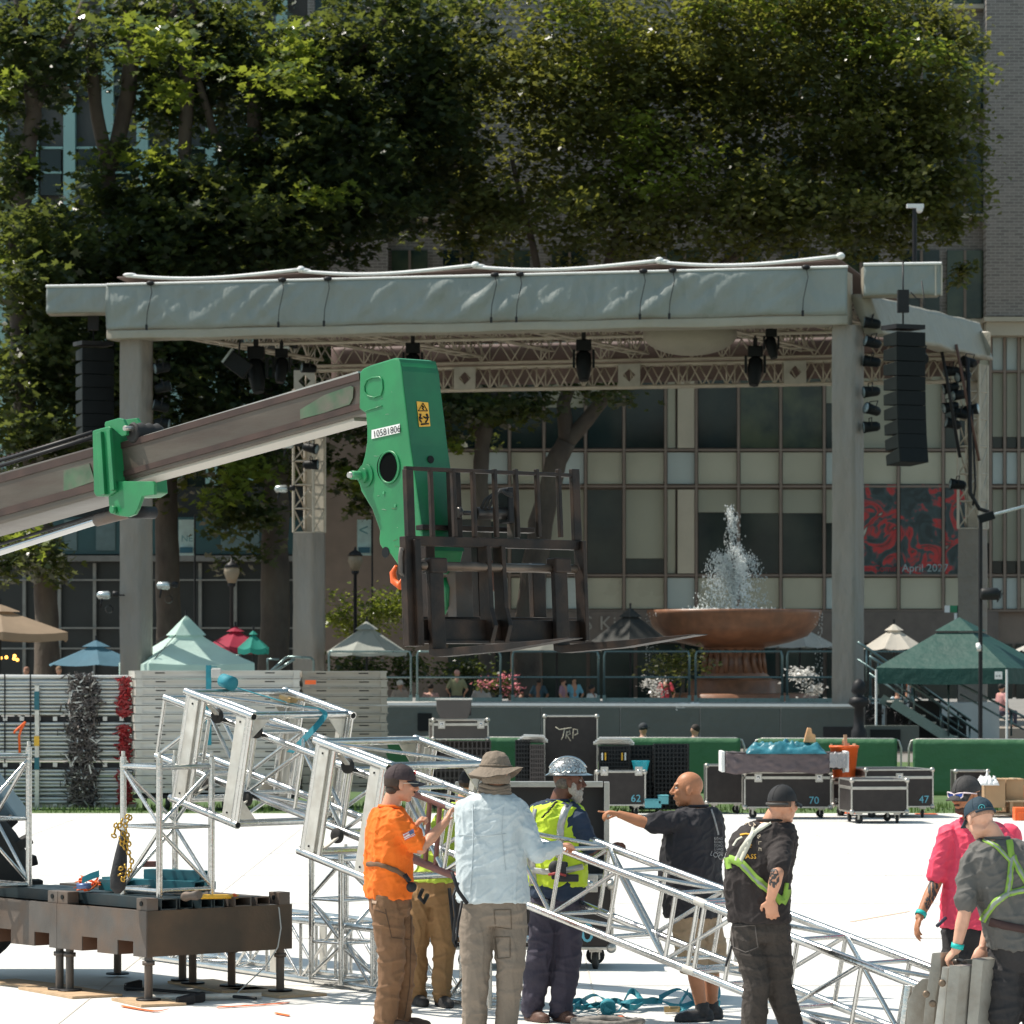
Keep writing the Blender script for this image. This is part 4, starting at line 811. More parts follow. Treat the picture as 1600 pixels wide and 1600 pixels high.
SIL = mat('silver_lamp', (.55, .6, .6), .25, .6, .1, 5)
for i, (x, y, D, lb_) in enumerate(((452, 565+130, 116, 'silver lamp cluster on the left rear tower at boom height'), (165, 930, 110.6, 'silver lamps clamped to the left side of the front left pillar'), (258, 915, 110.6, 'silver lamps clamped to the right side of the front left pillar'), (442, 764, 116, 'small silver lamp left of the left rear tower'), (446, 602-60, 117, 'pale round lamp at the top of the left rear tower'))):
    t = thing('side_lamp', lb_, 'stage light', P(x, y, D), 'silver lamps on the stage pillars'); c = P(x, y, D); b = MB(); X = (V((0, 1, 0)), Z, V((1, 0, 0)))
    b.lathe(c+V((-.2, 0, 0)), [(.04, -.05), (.11, 0), (.12, .28), (.08, .34)], 12, X); b.build('can', SIL, t, fix=True)
    b = MB(); b.lathe(c+V((.22, 0, .03)), [(.04, -.03), (.09, 0), (.09, .12), (.05, .16)], 12, X); b.tube(c, c+V((.55 if x < 200 else .3, 0, 0)), .02); b.path([c+V((-.1, 0, -.1)), c+V((-.16, 0, -.35))], .03, 6); b.lathe(c+V((.1, 0, -.4)), [(.1, -.05), (.12, .05)], 12, (V((1, 0, 0)), Z, V((0, 1, 0))), False); b.build('bracket', BLK, t)
hl = thing('hanging_truss_ladder', 'pair of slanting dark pipes and cables hanging by the right rear tower', 'rigging', P(1500, 560, 111.5))
for pts, r in (([(1470, 540), (1481, 600), (1500, 715)], .05), ([(1494, 538), (1508, 610), (1530, 720)], .045), ([(1512, 560), (1516, 700), (1516, 770), (1530, 795), (1545, 800)], .06), ([(1519, 640), (1524, 760), (1520, 790)], .03)):
    b = MB(); b.path([P(x, y, 111.3) for x, y in pts], r, 7); b.build('pipe', BLK if r != .045 else mat('rust_pipe', (.12, .06, .045), .7), hl)
# pole right of the stage with cameras
pl = thing('camera_pole', 'thin black pole with a floodlight box and small camera at the right edge', 'pole', V((P(1532, HOR, 99).x, 99, 0)))
rod('pole', P(1532, 1195, 99), P(1532, 806, 99), .055, BLK, pl); b = MB(); b.lathe(P(1541, 928, 98.8), [(.12, -.15), (.16, -.1), (.16, .28), (.1, .34)], 14, (V((0, 1, 0)), Z, V((1, 0, 0)))); b.build('floodlight', PLAS, pl, fix=True)
b = MB()
for k in range(7): b.path([P(1556, 924+k, 98.8), P(1562+random.uniform(0, 9), 918+random.uniform(0, 26), 98.7), P(1558, 935+k, 98.8)], .012, 5)
b.build('cable_coil', BLK, pl)
b = MB(); b.tube(P(1528, 1006, 98.8), P(1530, 1016, 98.7), .06); b.ell(P(1529, 1010, 98.8), (.07, .07, .07)); b.build('dome_camera', WHT, pl)
b = MB(); b.path([P(1528, 812, 98.9), P(1545, 806, 98.9), P(1612, 788, 98.9)], .04, 7); b.build('boom_arm', SIL, pl); b = MB(); b.box(P(1541, 808, 98.8), (.42, .2, .22), (V((.95, 0, .3)), V((0, 1, 0)), V((-.3, 0, .95)))); b.build('camera', BLKF, pl, bevel=.02)
cm = thing('roof_camera', 'white security camera on a dark mast above the right end of the canopy', 'camera', P(1431, 325, 114)); b = MB(); b.box(P(1430, 322, 114), (.5, .16, .12)); b.ell(P(1436, 327, 114), (.12, .1, .12)); b.build('housing', WHT, cm); rod('mast', P(1429, 432, 114), P(1429, 326, 114), .07, BLK, cm)
# ================================================================ BARRIERS, STACKS AND ROAD CASES
BGR = mat('green_barrier_vinyl', (.05, .165, .07), .6, 0, .08, 1.5, .25, 5, trans=.1)
def barrier(label, x0, x1, D0, D1):
    a, c = P(x0, HOR, D0), P(x1, HOR, D1); a.z = c.z = 0; d = (c-a); L = d.length; e = d.normalized(); nrm = V((e.y, -e.x, 0))
    t = thing('crowd_barrier', label, 'barrier', (a+c)/2, 'green covered crowd barriers in front of the stage'); zt = 1.09
    b = MB(); b.path([a+Z*.15, a+Z*(zt-.15), a+Z*(zt-.03)+e*.04, a+Z*zt+e*.15, c+Z*zt-e*.15, c+Z*(zt-.03)-e*.04, c+Z*(zt-.15), c+Z*.15, a+Z*.15], .02, 8); b.build('frame', EDGE, t)
    sd = random.random()*9
    b = MB(); b.grid(lambda i, j: a+e*(.07+(L-.14)*i)+Z*(.14+(zt-.135)*j)+nrm*(.03+.05*abs(noise.noise(V((i*5+j*1.5, j*2, sd))))*(1-j)), 40, 10, True, -nrm*.07); b.build('cover', BGR, t)
    for q in (a+e*.3, c-e*.3): b = MB(); b.bar(q+nrm*.3+Z*.03, q-nrm*.3+Z*.03, .05, .04); b.tube(q+Z*.03, q+Z*.18, .018); b.build('foot', EDGE, t)
for i, (x0, x1, D0, D1) in enumerate(((470, 690, 67.6, 67.2), (695, 924, 67.1, 66.8), (929, 1163, 66.8, 66.4), (1178, 1408, 66.2, 65.8), (1420, 1650, 65.6, 65.2))):
    barrier(['green covered barrier behind the right deck stack', 'green barrier behind the tall case marked TRP', 'green barrier behind the bald man', 'green barrier behind the case marked 70', 'green barrier at the right edge behind the cardboard boxes'][i], x0, x1, D0, D1)
hl = MB()
for z in (.5, .62): hl.bar(P(1159, HOR, 66.3)+Z*(z-2.46), P(1182, HOR, 66.2)+Z*(z-2.46), .03, .03)
hl.build('barrier_hook', EDGE, None, P(1170, 1180, 66.3), label='metal hook joining two green barriers left of the 47 case', cat='hook')
# scaffolding pipe bundles
PIPE = mat('galvanised_pipe', (.55, .56, .54), .4, .6, .15, 5, .1, 30, dirt=(.35, .3, .26), dscale=5, damt=.5); RSTP = mat('rusty_pipe', (.30, .17, .10), .7)
ENDS = mat('dark_coupler', (.10, .085, .08), .5, .4, .5, 14); REDM = mat('red_coupler', (.30, .018, .022), .5, 0, .3, 9); YEL = mat('yellow_paint', (.75, .42, .03), .5)
D = 63.; s = D/FPX
def stack_pipes(label, y0, y1, n, seed):
    random.seed(seed); zt, zb = EYE+(HOR-y0)*s, EYE+(HOR-y1)*s; t = thing('pipe_bundle', label, 'pipes', V((P(90, HOR, D).x, D, zb)), 'bundled scaffolding pipes in the left stack')
    for k in range(n):
        z = zb+.05+(zt-zb-.08)*k/(n-1)
        for l in range(3):
            xr = random.uniform(196, 207); y = D+l*.12+random.uniform(-.01, .01)
            rod('pipe', V((P(-60, HOR, D).x, y, z+random.uniform(-.01, .01)+l*.012)), V((P(xr, HOR, D).x, y, z+random.uniform(-.015, .015))), random.choice((.024, .026, .03)), RSTP if (k+l*3+seed) % 23 == 0 else PIPE, t, 8)
    b = MB()
    for k in range(620):
        c = V((P(random.gauss(131, 11), HOR, D).x, D-random.uniform(.0, .2), random.uniform(zb, zt+.02))); v = V((random.gauss(0, 1), random.gauss(-.4, .6), random.gauss(0, 1))).normalized()*random.uniform(.04, .10); b.bar(c-v, c+v, random.uniform(.010, .024), random.uniform(.010, .024))
        if k == 530: b.build('couplers', ENDS, t, kind='stuff'); b = MB()
    b.build('bright_couplers', PIPE, t, kind='stuff')
    b = MB()
    for k in range(150):
        c = V((P(random.gauss(195, 5), HOR, D).x, D-random.uniform(.0, .10), random.uniform(zb+.02, zt-.05))); v = V((random.gauss(0, 1), random.gauss(0, .5), random.gauss(0, .6))).normalized()*random.uniform(.04, .08); b.bar(c-v, c+v, .025, .02)
    b.build('red_couplers', REDM, t, kind='stuff')
    for x in (8, 48): b = MB(); b.box((P(x, HOR, D).x, D-.04, (zt+zb)/2), (.02, .02, zt-zb+.06), (V((1, 0, .06)), V((0, 1, 0)), Z)); b.build('band', BLK, t)
stack_pipes('top bundle of grey pipes in the left stack', 1056, 1120, 11, 1)
stack_pipes('middle bundle of pipes with an orange strap tied to it', 1129, 1190, 10, 2)
stack_pipes('lowest bundle of pipes resting near the ground at the left', 1201, 1258, 9, 3)
rk = thing('pipe_rack', 'upright grey post and beams holding the three pipe bundles apart', 'rack', V((P(59, HOR, D).x, D, 0)))
b = MB(); b.box((P(59, HOR, D).x, D-.09, .98), (.07, .06, 2.1)); b.build('post', ALUD, rk); b = MB(); b.box((P(59, HOR, D).x, D-.125, 1.78), (.08, .03, .3)); b.box((P(59, HOR, D).x, D-.125, .75), (.08, .03, .2)); b.build('teal_sleeve', TEALM, rk)
brick('yellow_sleeve', (P(59, HOR, D).x, D-.13, 1.12), (.085, .03, .16), YEL, rk)
for y in (1124, 1196, 1258):
    z = EYE+(HOR-y)*s; brick('beam', (P(70, HOR, D).x, D+.1, z), (3.0, .1, .09), BLK if y < 1200 else ALUD, rk)
    for k in range(8): brick('block', (P(8+k*26, HOR, D).x, D+.06, z+.01), (.07, .12, .07), PIPE, rk)
b = MB(); b.path([P(40, 1128, D-.15), P(33, 1140, D-.18), P(30, 1150, D-.16), P(31, 1178, D-.14)], .022, 5); b.path([P(40, 1128, D-.15), P(24, 1142, D-.2), P(22, 1146, D-.2)], .02, 5); b.build('orange_strap', ORANGE, None, P(31, 1178, D), label='bright orange strap hanging on the left pipe stack', cat='strap')
# stacks of aluminium stage decks
DKA = mat('stage_deck_aluminium', (.52, .50, .46), .55, .25, .10, 2.5, .15, 30, dirt=(.40, .36, .31), dscale=3, damt=.5, st=(.4, 1, 3))
DKB = mat('older_stage_deck', (.34, .31, .26), .6, .2, .12, 2.5, .15, 30, dirt=(.24, .2, .16), dscale=3, damt=.5, st=(.4, 1, 3)); SLOT = mat('slot_black', (.02, .02, .02), .8)
def deck(label, grp, x0, x1, zc, h, D, m, yaw, lk):
    a, c = P(x0, HOR, D), P(x1, HOR, D+yaw); a.z = c.z = zc; e = (c-a).normalized(); nrm = V((e.y, -e.x, 0)); L = (c-a).length; t = thing('stage_deck', label, 'stage deck', (a+c)/2-Z*h/2, grp)
    ax = (e, -nrm, Z); ce = (a+c)/2-nrm*.6
    b = MB(); b.box(ce, (L, 1.2, h*.80), ax); b.build('frame', m, t)
    b = MB(); b.box((a+c)/2+nrm*.008+Z*h*.36, (L+.02, .03, h*.20), ax); b.box((a+c)/2+nrm*.008-Z*h*.40, (L+.02, .03, h*.12), ax); b.build('edge_lip', m, t)
    for k in range(3 if L > 2 else 2): brick('slot', a+e*L*((k+.45)/ (3 if L > 2 else 2))+nrm*.003+Z*h*(.18), (.16, .012, .018), SLOT, t, ax)
    for q in (a+e*.06, c-e*.06): brick('corner_post', q+nrm*.014, (.10, .02, h*.78), m, t, ax)
    return t
ORD = 'topmost second third fourth fifth sixth seventh eighth ninth tenth eleventh twelfth thirteenth lowest'.split()
random.seed(9); h = 13.75*62.5/FPX
for k in range(14):
    z = EYE+(HOR-1054-k*13.75)*62.5/FPX
    deck('aluminium stage deck, '+ORD[k]+(' from the top' if 0 < k < 13 else '')+' in the tall stack right of the pipes', 'stage decks in the left deck stack', 211+random.uniform(-2, 2), 469+random.uniform(-1, 1), z, h, 62.5, DKA, .5, k)
    deck('brownish stage deck, '+ORD[k]+(' from the top' if 0 < k < 13 else '')+' in the stack right of the taller one', 'stage decks in the right deck stack', 472, 605+random.uniform(-1.5, 1.5), z-.01, h, 63.2, DKB, .3, k)
for x, y in ((485, 1066),): brick('tag', P(x, y, 63.0), (.18, .01, .07), ORANGE, thing('tag', 'orange paper tag on the top deck of the right stack', 'tag', P(x, y, 63.0)))
dl = thing('deck_dolly', 'wheeled frame with black casters under the tall deck stack', 'dolly', V((P(340, HOR, 62.5).x, 63, 0)))
brick('frame', (P(340, HOR, 63).x, 63.1, .22), (2.7, 1.1, .06), BLK, dl)
for x in (226, 262, 350, 452): b = MB(); b.lathe(P(x, HOR, 62.6)+V((0, 0, .1-2.46)), [(.1, -.03), (.1, .03)], 14, (V((0, 1, 0)), Z, V((1, 0, 0)))); b.build('caster', RUB, dl)
st_ = MB(); p = P(326, 1049, 62.4); st_.box(p+Z*(-.55), (.09, .012, 1.3)); st_.box(p+V((0, .6, .075)), (.09, 1.2, .012)); st_.build('ratchet_strap', TEAL, None, p, label='teal strap hanging over the front of the tall deck stack', cat='strap')
b = MB(); p = P(338, 1052, 62.3); b.box(p, (.16, .1, .16)); b.build('strap_ratchet', mat('grey_pad', (.5, .48, .45), .7), None, p, bevel=.02, label='small grey pad beside the teal strap on the deck stack', cat='pad')
# road cases
def case(label, x0, x1, ytop, D, W=None, Hh=None, dep=.6, yaw=0., num=None, wheels=True, lid=.30, latches=2, nc=None, seat=None, name='road_case', cat='road case', lx=None, wsz=.06, body=CASE, grp='road cases on the floor', bot=None, numx=.78, numh=.16):
    a = P(x0, HOR, D); zt = EYE+(HOR-ytop)*D/FPX; wd = (x1-x0)*D/FPX if W is None else W; zb = .16 if wheels else 0
    if seat is not None: zb = seat
    if bot is not None: zb = EYE+(HOR-bot)*D/FPX
    h = zt-zb; e = V((math.cos(yaw), math.sin(yaw), 0)); n = V((e.y, -e.x, 0)); ax = (e, -n, Z); a.z = zb; c = a+e*wd/2-n*dep/2
    t = thing(name, label, cat, V((c.x, c.y, 0 if wheels else zb)), grp)
    b = MB(); b.box(c+Z*h/2, (wd-.02, dep-.02, h-.02), ax); b.build('body', body, t)
    w_ = .024
    b = MB()
    for sx in (-1, 1):
        for sy in (-1, 1): b.box(c+e*sx*(wd/2-w_/2+.004)-n*sy*(dep/2-w_/2+.004)+Z*h/2, (w_, w_, h-.01), ax)
        for z in (.5*w_, h-.5*w_): b.box(c+e*sx*(wd/2-w_/2+.002)+Z*z, (w_, dep-.02, w_), ax)
    for sy in (-1, 1):
        for z in (.5*w_, h-.5*w_): b.box(c-n*sy*(dep/2-w_/2+.002)+Z*z, (wd-.02, w_, w_), ax)
    b.build('edge_trim', EDGE, t, bevel=.004)
    zl = h*(1-lid)
    if lid: b = MB(); b.box(c+Z*zl, (wd+.008, dep+.008, .045), ax); b.build('lid_band', EDGE, t, bevel=.004)
    for sx in (-1, 1):
        for sz in (0, 1): b = MB(); b.ell(c+e*sx*(wd/2-.015)+n*(dep/2-.015)+Z*(h*sz+(.015 if not sz else -.015)), (.042, .042, .042), ax, 10, 7); b.build('corner', EDGE, t)
    for k in range(latches):
        lx_ = (-wd*.34 if k == 0 else wd*.36) if latches == 2 else 0; q = c+e*lx_+n*(dep/2+.006)+Z*zl
        b = MB(); b.box(q, (.12, .012, .14), ax); b.build('latch_plate', EDGE, t, bevel=.008)
        b = MB(); b.box(q+n*.01, (.07, .02, .08), ax); b.ell(q+n*.02, (.025, .012, .025), ax, 10, 6); b.build('latch', CHROME, t)
    for s_ in (1,): b = MB(); b.box(c+e*(wd/2+.006)+Z*h*.5, (.014, min(.2, dep*.4), .11), ax); b.build('handle', EDGE, t, bevel=.006)
    if num: text('number', num, c+n*(dep/2+.004)-n*.012+e*(wd*(numx-.5))+Z*h*.12, e, Z, numh, nc or NUMC, t, 'CENTER', thick=.016)
    if wheels:
        for sx in (-1, 1):
            for sy in (-1, 1):
                q = c+e*sx*(wd/2-.14)-n*sy*(dep/2-.12); b = MB(); r_ = V((math.cos(sx*.8+sy), math.sin(sx*.8+sy), 0)); b.lathe(V((q.x, q.y, wsz)), [(wsz*.7, -.022), (wsz, -.016), (wsz, .016), (wsz*.7, .022)], 14, (V((-r_.y, r_.x, 0)), Z, r_)); b.build('caster', RUB, t)
                b = MB(); b.box(V((q.x, q.y, .145)), (.1, .08, .02)); b.bar(V((q.x, q.y, .14))+r_*.03, V((q.x, q.y, wsz))+r_*.03, .03, .008, r_); b.bar(V((q.x, q.y, .14))-r_*.03, V((q.x, q.y, wsz))-r_*.03, .03, .008, r_); b.build('caster_fork', EDGE, t)
    return t, c, h, e, n
NUMC = mat('number_paint_blue', (.12, .38, .48), .6); NUMW = mat('number_paint_pale', (.5, .52, .5), .6)
case('dark road case marked 62 in blue, left of the bald man', 932, 1009, 1205, 60.2, num='62', yaw=.03, lid=.0, numx=.80)
tc_ = case('tall upright dark case with TRP scrawled on it behind the hard hat', 850, 934, 1118, 62.0, wheels=True, lid=0, latches=0, dep=.5)
sc_ = mat('chalk_scrawl', (.45, .42, .33), .8); b = MB(); q = lambda x, y: P(x, y, 61.73)
for pts in ([(868, 1136), (874, 1140), (886, 1138), (893, 1137)], [(882, 1139), (880, 1150), (877, 1156)], [(886, 1142), (884, 1154)], [(887, 1145), (890, 1141), (891, 1147), (886, 1149), (892, 1158)], [(895, 1154), (896, 1139), (902, 1140), (903, 1146), (897, 1149)]): b.path([q(x, y) for x, y in pts], .008, 4)
b.build('scrawl', sc_, tc_[0])
case('dark case with a torn blue tag, half hidden behind the bald man', 1103, 1166, 1195, 61.0, lid=0, latches=0, yaw=.0)
c70 = case('wide road case marked 70 carrying a cloth covered flat case', 1163, 1299, 1206, 59.3, num='70', lid=.16, numx=.80)
case('narrow road case marked 82194 under the orange bucket', 1301, 1331, 1214, 60.2, num='82194', nc=NUMW, latches=1, lid=.2, numx=.5, numh=.1)
case('small road case with thick silver edges in front of the case marked 47', 1330, 1420, 1218, 57.4, lid=.26, yaw=.10, dep=1.0, latches=0)
case('big road case marked 47 behind the small silver edged case', 1352, 1463, 1202, 59.4, num='47', lid=.22, yaw=.20, dep=1.35, latches=1, numx=.86)
case('low dark case behind the two capped men at the right', 1492, 1545, 1204, 61.6, lid=0, latches=0)
s62 = (case('black moulded case second from the top of the pile left of the sun hat', 676, 764, 1124, 62.2, dep=.6, lid=.25, yaw=.12, wheels=False, body=mat('olive_black_shell', (.065, .055, .05), .6), bot=1156, grp='cases piled left of the sun hat'))
b = MB(); c = P(709, 1108, 62.2); hw, hh = .28, .15
b.prism([c+V((-hw, -.22, hh)), c+V((hw*1.02, -.22, hh)), c+V((hw*.99, -.22, -hh*.2)), c+V((hw*.80, -.22, -hh)), c+V((-hw*.75, -.22, -hh)), c+V((-hw*.97, -.22, -hh*.2))], V((0, .4, 0)))
smt = thing('small_case', 'small tapered black case topping the pile left of the sun hat', 'case', c-Z*hh); b.build('shell', MATS['olive_black_shell'], smt, bevel=.015, fix=True); brick('lid_edge', c+Z*(hh+.012), (.6, .44, .025), WHT if 0 else ALUD, smt); brick('side_latch', c+V((.26, -.1, 0)), (.05, .12, .2), BLK, smt)
def crate(label, x0, x1, y0, y1, D, cols, rows_, m=PLAS, items=True, tube=False, grp='black crates between the cases'):
    p, q = P(x0, y0, D), P(x1, y1, D); W_, H_ = q.x-p.x, p.z-q.z; t = thing('plastic_crate', label, 'crate', V(((p.x+q.x)/2, D+.25, q.z)), grp)
    b = MB()
    for i in range(cols+1): b.box((p.x+W_*i/cols, D, q.z+H_/2), (.022, .03, H_))
    for j in range(rows_+1): b.box(((p.x+q.x)/2, D-.002, q.z+H_*j/rows_), (W_+.02, .03, .022))
    b.build('front_grid', m, t); brick('back_panel', ((p.x+q.x)/2, D+.5, q.z+H_/2), (W_, .02, H_), m, t); brick('floor', ((p.x+q.x)/2, D+.25, q.z+.01), (W_, .5, .02), m, t)
    for x in (p.x, q.x): brick('side_panel', (x, D+.25, q.z+H_/2), (.02, .5, H_), m, t)
    return t, p, q
crate('ribbed black crate stack under the moulded case left of the sun hat', 668, 766, 1158, 1262, 62.3, 14, 9, mat('brown_black_plastic', (.05, .04, .037), .6))
crate('black mesh crate left of the tall case, silver pipes on it', 806, 828, 1157, 1264, 61.4, 5, 16)
crate('brownish mesh crate directly left of the tall case', 829, 850, 1164, 1264, 61.2, 6, 14, MATS['brown_black_plastic'])
cr, p, q_ = crate('black mesh crate with yellow and white stripes right of the tall case', 937, 984, 1166, 1204, 61.5, 10, 6)
for x, m_ in ((941, WHT), (946, YEL), (972, YEL), (977, WHT)): brick('stripe', P(x, 1182, 61.45), (.022, .02, .12), m_, cr)
crate('tall black slatted pallet stack behind the cyan bowl', 985, 1022, 1165, 1264, 61.9, 6, 14); crate('black slatted crate stack left of the bald man', 1023, 1076, 1163, 1264, 61.7, 9, 15)
b = MB(); c = P(1001, 1196, 61.2); b.lathe(c, [(.07, -.10), (.11, -.07), (.145, .07), (.15, .075), (.135, .075)], 20); b.build('bowl', mat('cyan_plastic', (.02, .38, .48), .4), None, c, label='cyan plastic bowl hanging on the black crates', cat='bowl')
for i, (x0, x1, y, lb_) in enumerate(((818, 850, 1153, 'silver pipes lying left of the tall case'), (936, 985, 1157, 'silver pipes lying right of the tall case'))):
    t = thing('loose_pipes', lb_, 'pipes', P((x0+x1)/2, y, 61.4), 'silver pipes on the crates')
    for k in range(4): rod('pipe', P(x0-3*k, y+k*2.4-3, 61.3+k*.1), P(x1+2*k, y+k*2.4-2, 61.3+k*.1), .028, PIPE, t)
for x, y, w_, l in ((1020, 1256, 26, 'small pale teal box on the ground left of the bald man'), (1036, 1250, 16, 'smaller teal box beside it left of the bald man')):
    b = MB(); b.box(P(x, y, 60.3), (w_*.01, .25, .12)); b.box(P(x, y-7, 60.3), (w_*.011, .26, .02)); b.build('storage_box', mat('pale_teal', (.10, .34, .38), .6), None, P(x, y, 60.3), bevel=.01, label=l, cat='box')
# flat case with grey cloth, teal tarp, wood, orange bucket
fc_ = thing('flat_case', 'long flat case with white ends on top of the case marked 70', 'case', P(1225, 1206, 59)); zb = EYE+(HOR-1205)*59.3/FPX
b = MB(); b.box((P(1226, HOR, 59.5).x, 59.55, zb+.16), (1.88, .7, .26)); b.build('body', CASE, fc_, bevel=.01)
for x in (1129, 1322): b = MB(); b.box((P(x, HOR, 59.3).x, 59.5, zb+.15), (.06, .74, .32)); b.build('end_cap', WHT, fc_, bevel=.01)
for x in (1138, 1317): b = MB(); b.box((P(x, HOR, 59.3).x, 59.16, zb+.03), (.03, .03, .1)); b.build('latch', EDGE, fc_)
CL = mat('mauve_grey_cloth', (.13, .10, .105), .8, 0, .12, 3, .2, 8)
def drape(x0, x1, ya, yb, D, m, lbl, name, amp, seed, slope=0, dd=.7, sag=.05):
    s = D/FPX
    def fn(i, j):
        x = x0+(x1-x0)*i; y = ya+slope*i
        if j < .4: q = P(x, y, D+dd*(1-j/.4)); q.z = EYE+(HOR-y)*s
        else: q = P(x, y+(yb-ya)*(j-.4)/.6*(1+.22*noise.noise(V((i*4, 0, seed)))), D)
        nz = noise.noise(V((i*7+j, j*4, seed)))+.5*noise.noise(V((i*17, j*9, seed+4)))
        return q+V((0, -abs(nz)*amp*.6-.01, nz*amp*.5*(1 if j < .4 else .2)))
    b = MB(); b.grid(fn, 50, 20, True, V((0, .006, -.012))); return b.build(name, m, None, P((x0+x1)/2, ya, D), label=lbl, cat='cloth')
drape(1134, 1297, 1177, 1206, 59.12, CL, 'mauve grey cloth draped over the flat case on case 70', 'cloth', .09, 3)
drape(1296, 1323, 1177, 1199, 59.1, mat('pale_sheet', (.38, .36, .36), .7), 'pale sheet over the right end of the flat case', 'cloth', .05, 8)
def heap(x0, x1, ytop, ybot, D, m, lbl, name, seed, cat='tarp', dep=.5):
    s = D/FPX; z0 = EYE+(HOR-ybot)*s; h = (ybot-ytop)*s
    def fn(i, j):
        x = P(x0+(x1-x0)*i, HOR, D).x; e = min(1, 4.5*min(i, 1-i))**.5*min(1, 3.5*min(j, 1-j))**.5
        nz = .62+.6*noise.noise(V((i*5, j*3, seed)))+.35*noise.noise(V((i*13, j*9, seed)))
        return V((x, D+dep*(j-.3), z0+max(.0, h*e*nz)))
    b = MB(); b.grid(fn, 50, 24, True, V((0, 0, -.008))); return b.build(name, m, None, P((x0+x1)/2, ybot, D), label=lbl, cat=cat)
heap(1166, 1291, 1154, 1177, 59.2, mat('teal_tarp', (.03, .17, .22), .4, 0, .25, 6, .3, 14), 'crumpled dark teal tarp on the flat case', 'tarp', 3)
wd = MB(); c = P(1265, 1150, 59.3); wd.prism([c+V((-.09, 0, -.1)), c+V((.1, 0, -.1)), c+V((.09, 0, .02)), c+V((.04, 0, .04)), c+V((.03, 0, .12)), c+V((-.03, 0, .13)), c+V((-.06, 0, .02))], (0, .12, 0)); wd.build('wood_offcut', mat('orange_wood', (.55, .30, .14), .7, 0, .2, 12), None, c, bevel=.01, fix=True, label='stubby orange brown piece of wood on the teal tarp', cat='wood')
c = P(1319, 1214, 59.9); bk = thing('bucket', 'orange plastic bucket full of offcuts right of the flat case', 'bucket', c); b = MB(); b.lathe(c, [(.17, 0), (.22, .45), (.235, .455), (.235, .49), (.21, .49), (.16, .02)], 24, None, False); b.build('shell', ORANGE, bk, fix=True)
b = MB()
for k in range(7): x = random.uniform(-.14, .14); b.bar(c+V((x, random.uniform(-.1, .1), .1)), c+V((x*1.3+random.uniform(-.05, .05), 0, random.uniform(.5, .66))), .05, .03)
b.build('offcuts', WOOD, bk)
# cardboard and pallet
pa_ = thing('wooden_pallet', 'wooden pallet under the cardboard boxes at the right edge', 'pallet', P(1575, 1276, 60)); s60 = 60/FPX
for k, z in enumerate((.05, .25)):
    for j in range(5): brick('slat', (P(1578, HOR, 60).x, 59.8+.24*j, z), (.92, .12, .025), WOOD, pa_)
for x in (-.4, 0, .4): brick('stringer', (P(1578, HOR, 60).x+x, 60.3, .15), (.05, 1.0, .17), WOOD, pa_)
def carton(lbl, x0, x1, y0, y1, D, dep, yaw=0):
    a = P(x0, y1, D); w_ = (x1-x0)*D/FPX; h = (y1-y0)*D/FPX; e = V((math.cos(yaw), math.sin(yaw), 0)); n = V((e.y, -e.x, 0)); c = a+e*w_/2-n*dep/2; t = thing('cardboard_box', lbl, 'box', c, 'cardboard boxes at the right edge')
    b = MB(); b.box(c+Z*h/2, (w_, dep, h), (e, -n, Z)); b.build('carton', PAPER, t, bevel=.006)
    brick('tape', c+Z*(h+.001)+Z*.001, (.06, dep+.004, .004), mat('tape', (.55, .42, .28), .3), t, (e, -n, Z)); brick('flap', c+n*(dep/2+.01)+Z*(h-.01), (w_*.98, .06, .006), PAPER, t, (e, -n, Z))
carton('large cardboard box on the pallet behind the capped men', 1540, 1571, 1217, 1262, 59.7, .5); carton('second cardboard box on the pallet at the right edge', 1572, 1600, 1217, 1262, 59.9, .5)
heap(1528, 1560, 1208, 1226, 59.6, mat('white_plastic_sheet', (.75, .75, .74), .4, 0, .05, 6, .4, 20), 'small white crumpled plastic sheet beside the cardboard boxes', 'plastic_sheet', 5, 'sheet', .4)
for i, (x0, y0, x1, y1, D, l) in enumerate(((1586, 1262, 1612, 1290, 58.5, 'orange plastic block low at the right edge'), (1590, 1228, 1606, 1260, 60.6, 'orange crate behind the cardboard boxes at the edge'), (1432, 1272, 1466, 1284, 60.8, 'orange plastic ramp under the case marked 47'), (1312, 1270, 1340, 1281, 61.0, 'orange block showing under the case marked 82194'))):
    p, q_ = P(x0, y1, D), P(x1, y0, D); b = MB(); b.box(((p.x+q_.x)/2, D+.15, (p.z+q_.z)/2), (q_.x-p.x, .3, q_.z-p.z)); b.box(((p.x+q_.x)/2, D-.01, (p.z+q_.z)/2), ((q_.x-p.x)*.7, .02, (q_.z-p.z)*.5)); b.build('orange_block', ORANGE, None, P((x0+x1)/2, y1, D), bevel=.015, label=l, cat='block', group='orange plastic blocks by the cases')
# near case 50 with its lid standing open
c50 = case('near open road case marked 50 behind the hard hat man, casters below', 702, 958, 1380, 30.4, num='50', lid=0, latches=2, dep=.7, wsz=.075, numx=.80, numh=.22, yaw=-.02)
t, c, h, e, n = c50
zb = .16+h; zt = EYE+(HOR-1221)*31.1/FPX; lc = c-n*.30
lidb = MB(); W_ = 1.24; ax = (e, -n, Z)
lidb.box(V((lc.x, lc.y, (zb+zt)/2))-n*.05, (W_, .02, zt-zb), ax); lidb.build('open_lid', mat('lid_lining', (.03, .028, .027), .8), t)
lf = MB()
for sx in (-1, 1): lf.box(V((lc.x, lc.y, (zb+zt)/2))+e*sx*(W_/2-.02), (.045, .16, zt-zb), ax)
for z in (zb+.02, zt-.02): lf.box(V((lc.x, lc.y, z)), (W_-.1, .16, .045), ax)
lf.build('lid_rim', EDGE, t, bevel=.005)
